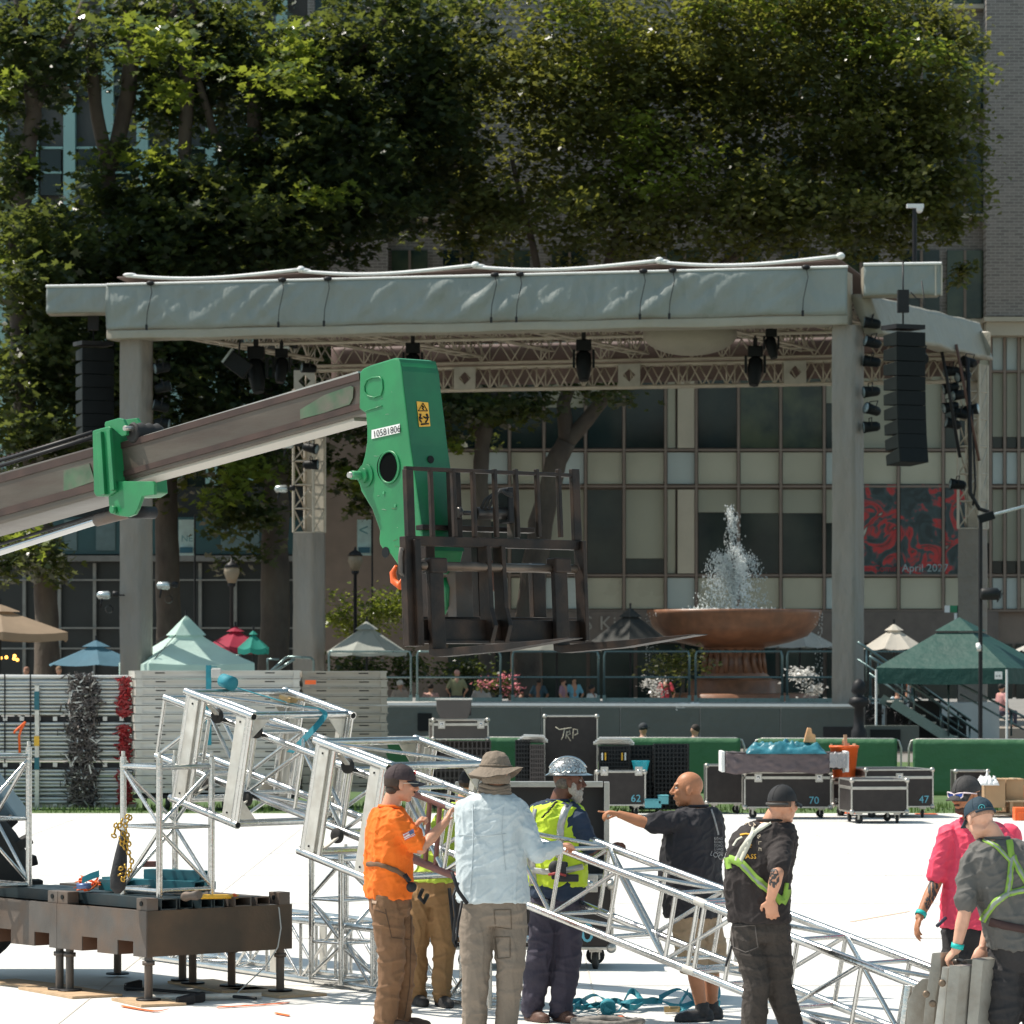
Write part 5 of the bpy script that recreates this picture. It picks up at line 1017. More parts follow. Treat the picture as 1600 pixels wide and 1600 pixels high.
# ================================================================ TELEHANDLER
cp, sp = .67, -.742
BH = V((.67, -.742, 0)).normalized(); CC = V((.742, .67, 0)).normalized(); NS = -CC
Q0 = P(632, 700, 28.0); BOOM = mat('greasy_boom_steel', (.105, .088, .07), .42, .4, .22, 2.2, .1, 30, dirt=(.07, .045, .035), dscale=3., damt=.6, st=(.5, .5, 2.6))
BOOMD = mat('rusty_rail', (.06, .035, .028), .6, .3, .3, 4); BOOML = mat('lit_boom_underside', (.40, .37, .32), .45, .4, .15, 3, st=(.4, .4, 1))  # paler underside colour paints the light bounced up from the floor
th = thing('telehandler', 'green telehandler boom with its empty fork carriage lifted in front of the stage', 'telehandler', V((Q0.x, Q0.y, 0)))
def sp_(x, y, off=0.): return onplane(x, y, Q0+CC*off, NS)
def plate(name, pts, off, th_, m, bev=.008): b = MB(); b.prism([sp_(x, y, off) for x, y in pts], CC*th_); return b.build(name, m, th, bevel=bev, fix=True)
HEAD = [(562, 581), (568, 575), (577, 571), (616, 559), (622, 561), (626, 567), (628, 580), (631, 609), (636, 650), (641, 695), (646, 729), (654, 785), (661, 837), (668, 860), (662, 885), (650, 897), (626, 890), (612, 869), (606, 862), (599, 860), (593, 851), (592, 842), (593, 830), (581, 796), (564, 768), (560, 752), (562, 736), (569, 714), (573, 690), (573, 670), (571, 646), (561, 639)]
plate('boom_head', HEAD, 0, .35, GREEN, .012)
pk_ = [(569+dx, 603+dy) for dx, dy in ((0, 0), (4, -9), (12, -13), (24, -14), (28, -10), (29, 4), (26, 14), (16, 18), (6, 16), (1, 9))]
b = MB(); b.path([sp_(x, y, -.004) for x, y in pk_], .006, 6, closed=True); b.build('weld_outline', GREEN, th)
b = MB(); b.path([sp_(571, 642, -.003), sp_(597, 634, -.003)], .004, 5); b.build('weld_seam', GREEN, th)
def disc(nm, x, y, off, r, thk, m, sx=1.): b = MB(); b.lathe(sp_(x, y, off), [(r*.98, 0), (r, thk*.3), (r, thk)], 28, (BH, Z, NS)); return b.build(nm, m, th, fix=True)
disc('painted_pivot_hole', 608, 730, .02, .112, .024, mat('hole_shade_black', (.002, .003, .003), .9, spec=.05)); b = MB(); b.path([sp_(608, 730, -.004)+(BH*math.cos(a)+Z*math.sin(a))*.116 for a in [k*.2618 for k in range(24)]], .008, 6, closed=True); b.build('hole_rim', GREEN, th)  # near-black disc paints the dark inside of the hole; no real opening
disc('pin_boss', 572, 743, .0, .085, .012, GREEN); disc('pin_plate', 570, 743, .0, .055, .035, GREEN); disc('pin', 567, 743, .0, .032, .11, mat('green_bolt', (.05, .28, .12), .35)); disc('pin_cap', 566, 743, .0, .022, .13, EDGE)
random.seed(5); CHIP = mat('paint_chip', (.30, .33, .28), .5); CHIP2 = mat('rust_chip', (.12, .06, .03), .8)
for k in range(14):
    x, y = random.uniform(572, 636), random.uniform(575, 870); x = min(x, 600+(y-560)*.13+18); x = max(x, 578+(max(0, y-760))*.35+6); L_ = random.uniform(1.5, 9)
    b = MB(); a_ = random.uniform(-.6, .3); b.path([sp_(x, y, -.0015), sp_(x+L_*.5, y+L_*a_*.5+random.uniform(-.6, .6), -.0015), sp_(x+L_, y+L_*a_, -.0015)], [.0007, random.uniform(.0008, .0016), .0007], 4); b.build('scratch', CHIP if k % 3 else CHIP2, th)
for x, y in ((600, 770), (618, 790)): disc('bolt_head', x, y, 0, .011, .007, MATS['green_bolt'] if 'green_bolt' in MATS else GREEN)
disc('lower_hole', 603, 863, .0, .04, .006, BLKF)
b = MB(); b.prism([sp_(x, y, -.003) for x, y in ((581, 672), (625, 662), (625, 676), (581, 686))], NS*.003); b.build('number_label', WHT, th, fix=True)
ux = (sp_(625, 676, 0)-sp_(581, 686, 0)).normalized(); text('number', '10581806', sp_(583, 684.2, -.008), ux, Z-ux*ux.z, .072, BLK, th, xs=1.1, thick=.002)
# warning label on the front face
fr = lambda x, y, off=0: onplane(x, y, sp_(640, 690)+BH*(.03+off), BH)
Qf = [fr(x, y) for x, y in ((651, 627), (669, 629), (673, 666), (656, 667))]; 
YL = mat('warning_yellow', (.80, .42, .05), .5)
# front plate of the head follows the side outline
b = MB(); edge = [(623, 561), (628, 580), (631, 609), (636, 650), (641, 695), (646, 729), (654, 785), (661, 837), (668, 860)]
fw0 = [sp_(x, y, 0)+BH*.006 for x, y in edge]; fw = [p+CC*.352 for p in fw0]; 
for i in range(len(edge)-1): b.add([fw0[i], fw[i], fw[i+1], fw0[i+1]], [(0, 1, 2, 3)])
for i in range(len(edge)-1): b.add([fw0[i]-BH*.02, fw[i]-BH*.02, fw[i+1]-BH*.02, fw0[i+1]-BH*.02], [(3, 2, 1, 0)])
b.build('front_plate', mat('shaded_green_front', (.010, .135, .05), .4, 0, .1, 3, .05, 30, dirt=(.008, .08, .035), dscale=5, damt=.4, coat=.12), th)  # darker copy of the green, shade of the front face painted in
def fq(x, y, o=.0):   # point on the slanted front plate
    k = 0
    for i in range(len(edge)-1):
        if edge[i][1] <= y <= edge[i+1][1]: k = i
    p0, p1, p2 = fw0[k], fw[k], fw0[k+1]; n = (p1-p0).cross(p2-p0).normalized()
    if n.y > 0: n = -n
    return onplane(x, y, p0+n*o, n)
b = MB(); b.add([fq(651, 627, .006), fq(669, 629, .006), fq(672.5, 666, .006), fq(655, 667, .006)], [(0, 1, 2, 3)]); b.build('warning_label', YL, th)
b = MB()
for pts in ([(654, 642), (661, 630), (668, 642)], ): b.path([fq(x, y, .010) for x, y in pts], .005, 4, closed=True)
for pts in ([(660, 634), (662, 637), (660, 638), (662, 640)], [(657, 649), (656, 656), (659, 660)], [(655, 652), (660, 654)], [(668, 649), (668, 656), (665, 660)], [(670, 652), (665, 653), (662, 651)], [(658, 663), (670, 662)]): b.path([fq(x, y, .010) for x, y in pts], .006, 4)
for x, y in ((657, 648), (667, 648)): b.ell(fq(x, y, .01), (.009, .009, .009), None, 8, 5)
b.build('warning_marks', BLK, th)
b = MB(); b.lathe(fq(672, 718, .0), [(.028, 0), (.028, .012)], 16, (CC, Z, BH)); b.build('oval_slot', BLKF, th, fix=True)
# boom sections
b = MB(); b.prism([sp_(x, y, .03) for x, y in ((170, 699), (563, 585), (572, 646), (170, 758))], CC*.29); b.build('inner_boom', BOOM, th, bevel=.012, fix=True)
for (a0, a1, hh) in (((184, 698), (562, 588), .05), ((184, 743), (569, 633), .045)): b = MB(); b.bar(sp_(*a0, .025), sp_(*a1, .025), .012, hh); b.build('side_rail', BOOMD, th)
b = MB(); b.bar(sp_(184, 697, .06)+Z*.012, sp_(562, 584, .06)+Z*.012, .03, .014); b.build('top_edge', EDGE, th)
b = MB(); b.bar(sp_(200, 752, .17)-Z*.03, sp_(571, 649, .17)-Z*.03, .22, .03); b.build('lit_underside_strip', BOOML, th)  # pale strip painting the lit underside of the inner boom
b = MB(); b.prism([sp_(x, y, .024) for x, y in ((508, 617), (548, 603), (553, 605), (552, 622), (547, 632), (508, 645), (470, 655), (470, 640))], NS*.006); b.build('green_patch', mat('worn_green', (.07, .125, .07), .5, .3, .3, 4, dirt=(.14, .12, .095), dscale=7, damt=.9), th, fix=True)
b = MB(); b.prism([sp_(x, y, -.03) for x, y in ((-260, 812), (148, 697), (165, 772), (-260, 893))], CC*.42); b.build('outer_boom', BOOM, th, bevel=.014, fix=True)
for (a0, a1, hh) in (((-260, 823), (146, 707), .06), ((-260, 874), (158, 757), .06)): b = MB(); b.bar(sp_(*a0, -.035), sp_(*a1, -.035), .012, hh); b.build('side_rail', BOOMD, th)
b = MB(); b.bar(sp_(-260, 894, .19)-Z*.012, sp_(166, 774, .19)-Z*.012, .30, .02); b.build('lit_underside_strip', BOOML, th)  # same painted light under the outer boom
b = MB(); b.prism([sp_(x, y, -.036) for x, y in ((100, 735), (140, 724), (145, 740), (148, 752), (100, 768))], NS*.004); b.build('green_patch', MATS['worn_green'], th, fix=True)
for k in range(2):
    b = MB(); b.path([sp_(-260, 800-k*9, .1+k*.1), sp_(20, 722-k*8, .1+k*.1), sp_(146, 683-k*8, .1+k*.1)], .018, 6); b.build('hose', BLK, th)
b = MB()
for k in range(64): q = sp_(-250, 789, .25).lerp(sp_(160, 672, .25), k/63); b.box(q, (.035, .03, .03), (BH, CC, Z))
b.build('chain', BOOMD, th, kind='stuff')
plate('collar', [(144, 673), (150, 671), (168, 666), (172, 668), (181, 768), (175, 772), (170, 775), (150, 776), (146, 770)], -.07, .52, GREEN, .01)
plate('collar_rib', [(150, 676), (157, 674), (163, 772), (156, 774)], -.10, .03, GREEN, .004); plate('collar_rib', [(166, 672), (171, 671), (178, 765), (172, 767)], -.10, .03, GREEN, .004)
plate('top_bracket', [(163, 664), (164, 659), (185, 653), (192, 655), (198, 668), (197, 680), (190, 682), (176, 670), (166, 676)], -.05, .03, GREEN, .006); plate('top_bracket', [(190, 659), (192, 656), (213, 653), (222, 668), (226, 684), (215, 686), (200, 678)], .30, .03, GREEN, .006)
b = MB(); b.lathe(sp_(205, 676, 0), [(.07, 0), (.085, .02), (.07, .05), (.085, .09), (.07, .13), (.085, .17), (.07, .21), (.085, .25), (.07, .28)], 20, (BH, Z, CC)); b.build('chain_roller', RUB, th, fix=True); b = MB(); b.lathe(sp_(194, 669, -.09), [(.02, 0), (.02, .08)], 12, (BH, Z, CC)); b.build('roller_pin', EDGE, th)
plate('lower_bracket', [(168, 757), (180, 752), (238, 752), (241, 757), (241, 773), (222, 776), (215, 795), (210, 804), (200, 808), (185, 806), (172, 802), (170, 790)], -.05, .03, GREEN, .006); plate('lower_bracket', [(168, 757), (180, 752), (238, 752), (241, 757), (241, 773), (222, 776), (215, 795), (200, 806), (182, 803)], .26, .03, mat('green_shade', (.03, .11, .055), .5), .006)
b = MB(); b.lathe(sp_(203, 800, -.0), [(.05, 0), (.05, .24)], 18, (BH, Z, CC)); b.build('cylinder_eye', BLK, th, fix=True); b = MB(); b.lathe(sp_(174, 796, -.09), [(.03, 0), (.03, .05)], 14, (BH, Z, CC)); b.build('bracket_pin', GREEN, th, fix=True)
rod('hydraulic_rod', sp_(-260, 945, .1), sp_(160, 811, .1), .032, CHROME, th, 16); rod('rod_end', sp_(152, 813, .1), sp_(205, 799, .1), .05, STEEL, th, 16); rod('tie_rod', sp_(-260, 930, .2), sp_(165, 800, .2), .014, BLK, th)
# tilting carriage
tl = R(3.2); U = (Z*math.cos(tl)-BH*math.sin(tl)); BF = (BH*math.cos(tl)+Z*math.sin(tl)); AXC = (CC, BF, U); QC = P(640, 870, 27.35); s27 = 27.6/FPX
def cp_(x, y, off=0.): return onplane(x, y, QC+BF*off, BF)
def post(nm, x, y0, y1, wpx, dep, m=CARR, off=0., x1=None): 
    p = cp_(x, y0, off); L = (y1-y0)*p.y/FPX; b = MB(); b.box(p-U*L/2, (wpx*p.y/FPX/.742, dep, L), AXC); return b.build(nm, m, th, bevel=.006)
def hbar(nm, x0, x1, y, hpx, dep, m=CARR, off=0.):
    p, q = cp_(x0, y, off), cp_(x1, y-0, off); q = p+CC*((q-p).dot(CC)); b = MB(); b.box((p+q)/2, ((q-p).length, dep, hpx*27.6/FPX), AXC); return b.build(nm, m, th, bevel=.005)
hbar('top_rail', 632, 901, 731.5, 6, .03); post('side_post', 637, 733, 842, 11, .05); post('side_post', 897, 733, 845, 12, .04)
for x in (672, 707, 738, 772, 805, 838, 872): post('guard_bar', x, 733, 840, 5, .035)
hbar('mid_rail', 636, 906, 845, 15, .06); post('frame_post', 634, 838, 1010, 11, .07); post('frame_post', 646, 843, 1010, 9, .10, off=.02); post('frame_post', 906, 846, 1002, 6, .10, off=.02)
hbar('lower_plate', 652, 909, 985, 34, .05, off=-.02); hbar('lower_lip', 652, 909, 1003, 5, .09); hbar('rear_beam', 655, 905, 966, 5, .06, off=-.25); hbar('rear_beam', 655, 830, 824, 8, .08, off=-.30)
b = MB(); p, q = cp_(648, 884, .02), cp_(899, 884, .02); b.tube(p, p+CC*(q-p).dot(CC), .033, n=16); b.build('shaft', mat('worn_shaft', (.14, .105, .08), .4, .6, .2, 8), th)
for x in (764, 787):
    b = MB(); p = cp_(x, 853, .05); sh = [p, p-U*.45+BF*.01, p-U*.58+BF*.05, p-U*.70, p-U*.72-BF*.1, p-BF*.1]; b.prism([v-CC*.022 for v in sh], CC*.04); b.build('centre_plate', CARR, th, bevel=.004, fix=True)
post('inner_post', 668, 850, 990, 14, .06, off=-.25); post('machine_plate', 716, 850, 968, 26, .10, off=-.35, m=STEEL); post('machine_plate', 748, 846, 965, 22, .12, off=-.4); post('machine_plate', 838, 880, 965, 20, .05, off=-.3)
hb_ = MB(); hb_.box(cp_(772, 900, -.15), (.13, .1, .22), AXC); hb_.build('tilt_link', mat('rusty_link', (.16, .07, .045), .6), th, bevel=.01)
post('mount_post', 708, 735, 845, 12, .08, off=-.2); post('mount_post', 800, 772, 845, 9, .08, off=-.2, m=STEEL)
b = MB(); p, q = cp_(742, 802, -.15), cp_(803, 802, -.15); b.tube(p, q, .046, n=16); b.tube(p-CC*.12, p, .018, n=10); b.lathe(p-CC*.16, [(.035, -.02), (.05, 0), (.035, .02)], 14, (BF, Z, CC)); b.build('hydraulic_cylinder', mat('cylinder_black', (.05, .045, .042), .3, .5, .2, 5), th)
for k in range(3):
    b = MB(); b.path([cp_(752+k*6, 795, -.12+.03*k), cp_(757+k*7, 782-k*2, -.10+.03*k), cp_(774+k*4, 769-k*1.5, -.10+.03*k), cp_(790, 766+k*3, -.12+.03*k), cp_(800, 768+k*4, -.12+.03*k)], .011, 7); b.build('hydraulic_hose', RUB, th)
b = MB(); b.box(cp_(794, 790, -.16), (.1, .12, .26), AXC); b.build('valve_block', BLK, th, bevel=.01)
b = MB(); b.path([cp_(627, 858, .0), cp_(626, 870, -.02), cp_(627, 895, -.02), cp_(633, 902, 0), cp_(637, 890, 0), cp_(636, 860, 0)], .02, 8, closed=True); b.build('side_link', STEEL, th)
b = MB(); b.path([sp_(619, 884, .0), sp_(614, 895, .0), sp_(616, 908, .0), sp_(625, 916, .0), sp_(628, 905, 0)], [.012, .025, .03, .028, .01], 10); b.build('orange_hook', ORANGE, th)
b = MB(); b.path([sp_(694, 905, .3), sp_(699, 920, .3), sp_(698, 945, .3), sp_(694, 960, .3)], [.03, .03, .03, .01], 10); b.build('green_hook', GREEN, th)
def fork(x, y, yb, w_):
    t_ = cp_(x, y, .05); L = (yb-y)*t_.y/FPX; heel = t_-U*L; b = MB(); b.box(t_-U*L/2, (w_, .045, L), AXC); b.build('fork_shank', CARR, th, bevel=.006)
    pts = [heel-BF*.022+U*.02, heel-BF*.022-U*.03, heel+BF*.05-U*.052, heel+BF*.7-U*.05, heel+BF*1.45-U*.004, heel+BF*1.45+U*.002, heel+BF*.05+U*.005]
    b = MB(); b.prism([p-CC*w_/2 for p in pts], CC*w_); b.build('fork_blade', CARR, th, bevel=.004, fix=True)
fork(679, 886, 1016, .13); fork(873, 884, 1010, .13)
for x in (679, 873): b = MB(); b.box(cp_(x, 884, .03), (.16, .11, .11), AXC); b.build('fork_eye', CARR, th, bevel=.012)
# big treaded wheel behind the left truss tower
wc = V((P(-92, HOR, 29.6).x, 29.6, .72)); AXW = (V((.97, .24, 0)), V((-.24, .97, 0)), Z)
b = MB(); b.lathe(wc, [(.3, -.2), (.62, -.21), (.69, -.14), (.69, .14), (.62, .21), (.3, .2)], 40, (AXW[0], Z, AXW[1])); b.build('tyre', RUB, th, fix=True)
for k in range(14):
    a = 2*math.pi*k/26; sd = 1 if k % 2 else -1; rd = AXW[0]*math.cos(a)+Z*math.sin(a); tg = -AXW[0]*math.sin(a)+Z*math.cos(a); b = MB(); b.box(wc+rd*.70+AXW[1]*.09*sd, (.13, .20, .075), (rd, AXW[1], tg)); b.build('tyre_lug', RUB, th, bevel=.01)
b = MB(); b.lathe(wc, [(.05, -.1), (.3, -.12), (.3, .12), (.05, .1)], 24, (AXW[0], Z, AXW[1])); b.build('rim', GREEN, th, fix=True)
b = MB(); q = P(-10, 1240, 30.2); b.hexa([q+V((-1.5, -.3, -.25)), q+V((.25, -.3, -.2)), q+V((.25, .5, -.2)), q+V((-1.5, .5, -.25)), q+V((-1.5, -.3, .35)), q+V((-.05, -.3, .2)), q+V((-.05, .5, .2)), q+V((-1.5, .5, .35))]); b.build('fender', mat('slate_panel', (.16, .22, .25), .4), th, bevel=.03)
# ================================================================ STEEL PLATFORM WITH TOWERS
ER, EL = V((.766, .643, 0)), V((-.643, .766, 0)); C0 = P(228, 1424, 27.4); ZTP, ZBP = C0.z, .332; C0.z = 0; LU, WU = 1.15, 1.30
pf = []
for k, lb_ in enumerate(('weathered steel ballast box at the right end of the row, nearest the ground truss', 'weathered steel ballast box cut by the left photo edge', 'steel ballast box just outside the left edge')):
    if k == 2: break
    o = C0+EL*(LU*k+.004*k); t = thing('steel_ballast_box', lb_, 'steel box', V((o.x, o.y, 0)), 'steel ballast boxes under the truss towers'); pf.append(t); L = LU if k == 0 else LU*1.6
    b = MB(); pk = [.16, .62] if k == 0 else [.10, .62, 1.2]; pw = .20; ph = .105; x = 0; ym = ZBP+.03
    segs = []
    for p in pk: segs.append((x, p, 0)); segs.append((p, p+pw, 1)); x = p+pw
    segs.append((x, L, 0))
    for s0, s1, hole in segs:
        z0 = ZBP+(ph if hole else 0); b.box(o+EL*(s0+s1)/2+ER*.006+Z*(z0+ZTP)/2, (s1-s0, .012, ZTP-z0), (EL, ER, Z))
    b.build('front_wall', STEEL, t)
    for p in pk:
        b = MB(); q = o+EL*(p+pw/2)+ER*.3; b.box(q+Z*(ZBP+ph+.004), (pw, .58, .008), (EL, ER, Z))
        for sd in (-1, 1): b.box(q+EL*sd*(pw/2+.003)+Z*(ZBP+ph/2), (.006, .58, ph), (EL, ER, Z))
        b.box(q+ER*.28+Z*(ZBP+ph/2), (pw, .02, ph), (EL, ER, Z)); b.build('fork_pocket', mat('rusty_recess', (.12, .06, .035), .8), t)
    b = MB()
    if k == 0: b.box(o-EL*.0+ER*WU/2+EL*.006+Z*(ZBP+ZTP)/2, (.012, WU-.026, ZTP-ZBP), (EL, ER, Z)); b.build('side_wall', mat('shaded_brown_steel', (.075, .056, .040), .65, .3, .2, 3, .15, 60, dirt=(.16, .10, .06), dscale=2.5, damt=.6), t)  # side wall's brown is darkened to paint the shade on that face
    b = MB(); b.box(o+EL*L/2+ER*WU/2+Z*(ZTP-.02), (L-.03, WU-.03, .02), (EL, ER, Z)); b.build('top_plate', STEEL, t)
    b = MB(); b.box(o+EL*L/2+ER*(WU-.006)+Z*(ZBP+ZTP)/2, (L, .012, ZTP-ZBP), (EL, ER, Z)); b.build('rear_wall', STEEL, t)
    for (a_, c_) in ((.07, .06), (L-.06, .06), (.05, WU-.08)):
        q = o+EL*a_+ER*c_; 
        if k == 0 or a_ < .2:
            b = MB(); b.box(q+Z*(ZTP+.045), (.13, .10, .09), (EL, ER, Z)); b.build('corner_lug', STEEL, t, bevel=.004); b = MB(); b.lathe(q-ER*.051+Z*(ZTP+.05), [(.018, 0), (.018, .006)], 12, (EL, Z, -ER)); b.build('lug_hole', BLKF, t)
    for (a_, c_) in ([(.04, .05), (.04, WU-.08), (L-.08, .06), (.62, WU-.1), (.98, WU-.2)] if k == 0 else [(.05, .06), (L-.3, .06), (.1, WU-.1), (.9, WU-.15)]):
        q = o+EL*a_+ER*c_; rod('leg', V((q.x, q.y, .02)), V((q.x, q.y, ZBP)), .030, STEEL, t, 12); rod('leg_nut', V((q.x, q.y, ZBP-.06)), V((q.x, q.y, ZBP-.03)), .045, STEEL, t, 8); rod('base_plate', V((q.x, q.y, .022)), V((q.x, q.y, .034)), .09, BLK, t, 16)
for i, (a_, c_, w1, w2, ro) in enumerate(((.04, .05, .62, .34, .25), (1.1, .08, .95, .4, .15), (.1, 1.22, .8, .4, .1), (.8, 1.2, 1.0, .38, .2), (1.9, .2, .7, .3, 0))):
    q = C0+EL*a_+ER*c_; X = (EL*math.cos(ro)+ER*math.sin(ro)); b = MB(); b.box(V((q.x, q.y, .011)), (w1, w2, .018), (X, V((-X.y, X.x, 0)), Z)); b.build('plywood_pad', WOOD, None, V((q.x, q.y, 0)), label=['plywood pad under the nearest platform leg', 'plywood pad under the pair of legs at the box seam', 'plywood pad under the far right platform leg', 'plywood pad behind the middle of the platform', 'plywood pad at the left edge of the photo'][i], cat='plywood', group='plywood pads under the platform legs')
DTS = mat('dark_teal_beam', (.018, .035, .042), .5, .2, .2, 4, dirt=(.05, .045, .04), dscale=5, damt=.4)
def rtube(name, c0, d, L, w_, h, m, parent, wall=.008, up=Z):
    """hollow rectangular tube with open ends"""
    c0 = V(c0); d = V(d).normalized(); s_ = d.cross(up).normalized(); b = MB()
    for sg in (-1, 1): b.box(c0+d*L/2+s_*sg*(w_/2-wall/2), (L, wall, h), (d, s_, up)); b.box(c0+d*L/2+up*sg*(h/2-wall/2), (L, w_-2*wall, wall), (d, s_, up))
    return b.build(name, m, parent)
bm_ = thing('steel_beams', 'dark rectangular steel tubes lying across the ballast boxes', 'beams', C0+Z*ZTP); zq = ZTP+.048
for i, (c_, st_, L, w_, h) in enumerate(((.20, -.0, 2.3, .14, .08), (.37, .03, 2.4, .12, .075), (.52, -.01, 2.2, .10, .07), (.64, .0, 2.2, .09, .065), (.84, -.02, 2.3, .15, .07), (1.05, .02, 2.2, .12, .06))):
    rtube('beam', C0+ER*c_+EL*st_+Z*(ZTP+h/2+.002), EL, L, w_, h, DTS if i < 4 else STEEL, bm_)
tt = thing('teal_tubes', 'pile of teal rectangular steel tubes around the foot of the truss tower', 'steel tubes', C0+ER*.6+EL*.5+Z*(ZTP+.09))
zt2 = ZTP+.095
for i, (x, y, L, w_, h, lay, dr) in enumerate(((312, 1388, .62, .13, .085, 0, 1), (318, 1392, .50, .11, .07, 1, 1), (205, 1386, .30, .12, .08, 0, -1), (225, 1380, .5, .1, .08, 0, .3), (330, 1384, .5, .08, .06, 0, .8))):
    c = P(x, y, 28.0+.1*i); c.z = zt2+h/2+lay*.086; d_ = (EL*1.0+ER*(-.35 if dr == 1 else .1*dr)).normalized(); rtube('tube', c, d_, L, w_, h, TEALM, tt)
brick('block', V((P(232, HOR, 28.2).x, 28.2, zt2+.2)), (.11, .1, .04), mat('maroon_block', (.16, .07, .06), .6), tt)
def mini_tower(label, N, z0, z1, L=.46, exy=(ER, EL), rl_=.024, rings=None, group='short aluminium truss towers', nb=2, ll=(0, 0, 0, 0)):
    t = thing('truss_tower', label, 'truss', V((N.x, N.y, z0)), group); e, f = exy; q = [N, N+e*L, N+e*L+f*L, N+f*L]; q = [V((p.x, p.y, 0)) for p in q]
    for i, p in enumerate(q): rod('leg', p+Z*z0, p+Z*(z1+ll[i]), rl_, ALU, t, 14); rod('leg_spigot', p+Z*(z1+ll[i]), p+Z*(z1+ll[i]+.04), rl_*.6, ALUD, t, 10)
    rings = rings or [z0+.05, (z0+z1)/2, z1-.07]
    for z in rings:
        for i in range(4): rod('ring_tube', q[i]+Z*z, q[(i+1) % 4]+Z*z, rl_*.78 if z in (rings[0], rings[-1]) else rl_*.5, ALU, t, 12)
    for k in range(len(rings)-1):
        for i in range(4):
            a_, c_ = (q[i], q[(i+1) % 4]); lo, hi = rings[k]+.02, rings[k+1]-.02
            if (k+i) % 2: a_, c_ = c_, a_
            rod('diagonal', a_+Z*hi, c_+Z*lo, .014, ALU, t, 10)
    return t
zb_ = ZTP+.078; N1 = P(249, HOR, 27.65)
mini_tower('square aluminium truss tower holding up the left end of the mast on the steel platform', N1, zb_, 1.75)
N0 = P(45, HOR, 29.0)-ER*.46
mini_tower('square aluminium truss tower cut by the left edge of the photo', N0, zb_-.03, 1.80)
# ================================================================ THE LONG INCLINED MAST
LA, LB = P(258, 1090, 28.6), P(1450, 1546, 23.2); ML = (LB-LA).length; AM = (LB-LA).normalized(); WM = V((-AM.y, AM.x, 0)).normalized(); UM = (Z-AM*AM.z).normalized(); MS = .45
if WM.x < 0: WM = -WM
mast = thing('truss_mast', 'long aluminium truss mast sloping from the left tower down to the men at right', 'truss', V(((LA.x+LB.x)/2, (LA.y+LB.y)/2, 0)))
cor = [V(), WM*MS, WM*MS-UM*MS, -UM*MS]
for c in cor: rod('chord', LA+c, LB+c, .027, ALU, mast, 16)
nb = 14
for k in range(nb+1):
    p = LA+AM*(ML*k/nb)
    for i in range(4): rod('strut', p+cor[i], p+cor[(i+1) % 4], .015, ALU, mast, 10)
    if k < nb:
        q = LA+AM*(ML*(k+1)/nb)
        for i in range(4):
            a_, c_ = (cor[i], cor[(i+1) % 4]) if (k+i) % 2 else (cor[(i+1) % 4], cor[i]); rod('diagonal', p+a_, q+c_, .015, ALU, mast, 10)
    for c in cor: b = 0
for t0 in (.745,):
    p = LA+AM*(ML*t0)
    for c in cor: rod('splice_sleeve', p+c-AM*.05, p+c+AM*.05, .029, ALUD, mast, 14)
    for i in (0, 1, 2, 3):
        for d_ in (-.03, .03): rod('splice_post', p+AM*d_+cor[i], p+AM*d_+cor[(i+1) % 4], .016, ALU, mast, 10)
# end block with plates and a pulley at the mast's low end
eb = thing('mast_foot_block', 'heavy grey plated end block with a pulley at the low right end of the mast', 'truss block', V((LB.x, LB.y, 0)))
def slab(name, pts, D, dep, m, bev=.004): b = MB(); b.prism([P(x, y, D) for x, y in pts], V((.12, dep, 0))); return b.build(name, m, eb, bevel=bev, fix=True)
GP = mat('scuffed_plate', (.36, .34, .30), .5, .5, .15, 5, .2, 40, dirt=(.22, .18, .14), dscale=8, damt=.6)
slab('gusset_plate', [(1429, 1540), (1441, 1529), (1452, 1529), (1447, 1640), (1412, 1640), (1418, 1565)], 23.1, .06, GP); rod('end_post', P(1420, 1540, 23.15), P(1406, 1650, 23.15), .03, ALU, eb, 14)
slab('side_channel', [(1456, 1489), (1470, 1488), (1470, 1520), (1462, 1560), (1456, 1640), (1438, 1640), (1446, 1560)], 22.95, .10, GP); slab('side_channel', [(1472, 1510), (1482, 1512), (1470, 1640), (1455, 1640)], 22.85, .05, ALUD)
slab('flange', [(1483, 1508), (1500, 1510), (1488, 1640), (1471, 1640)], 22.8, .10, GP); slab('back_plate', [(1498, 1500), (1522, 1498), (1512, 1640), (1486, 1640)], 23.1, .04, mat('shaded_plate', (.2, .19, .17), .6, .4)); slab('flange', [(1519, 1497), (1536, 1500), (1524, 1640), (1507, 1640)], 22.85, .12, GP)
b = MB(); pc = P(1497, 1515, 22.98); AXP = (V((.75, -.65, 0)), Z, V((.65, .75, 0))); b.lathe(pc, [(.03, -.03), (.062, -.03), (.066, -.02), (.055, 0), (.066, .02), (.062, .03), (.03, .03)], 28, AXP); b.build('pulley', mat('dark_pulley', (.12, .11, .10), .3, .7), eb, fix=True)
for x, y in ((1447, 1553), (1457, 1568), (1472, 1536)): b = MB(); b.lathe(P(x, y, 22.83), [(.022, 0), (.022, .012), (.012, .02)], 12, (V((1, 0, 0)), Z, V((0, -1, 0)))); b.build('bolt', mat('bolt_brown', (.18, .13, .09), .5, .5), eb)
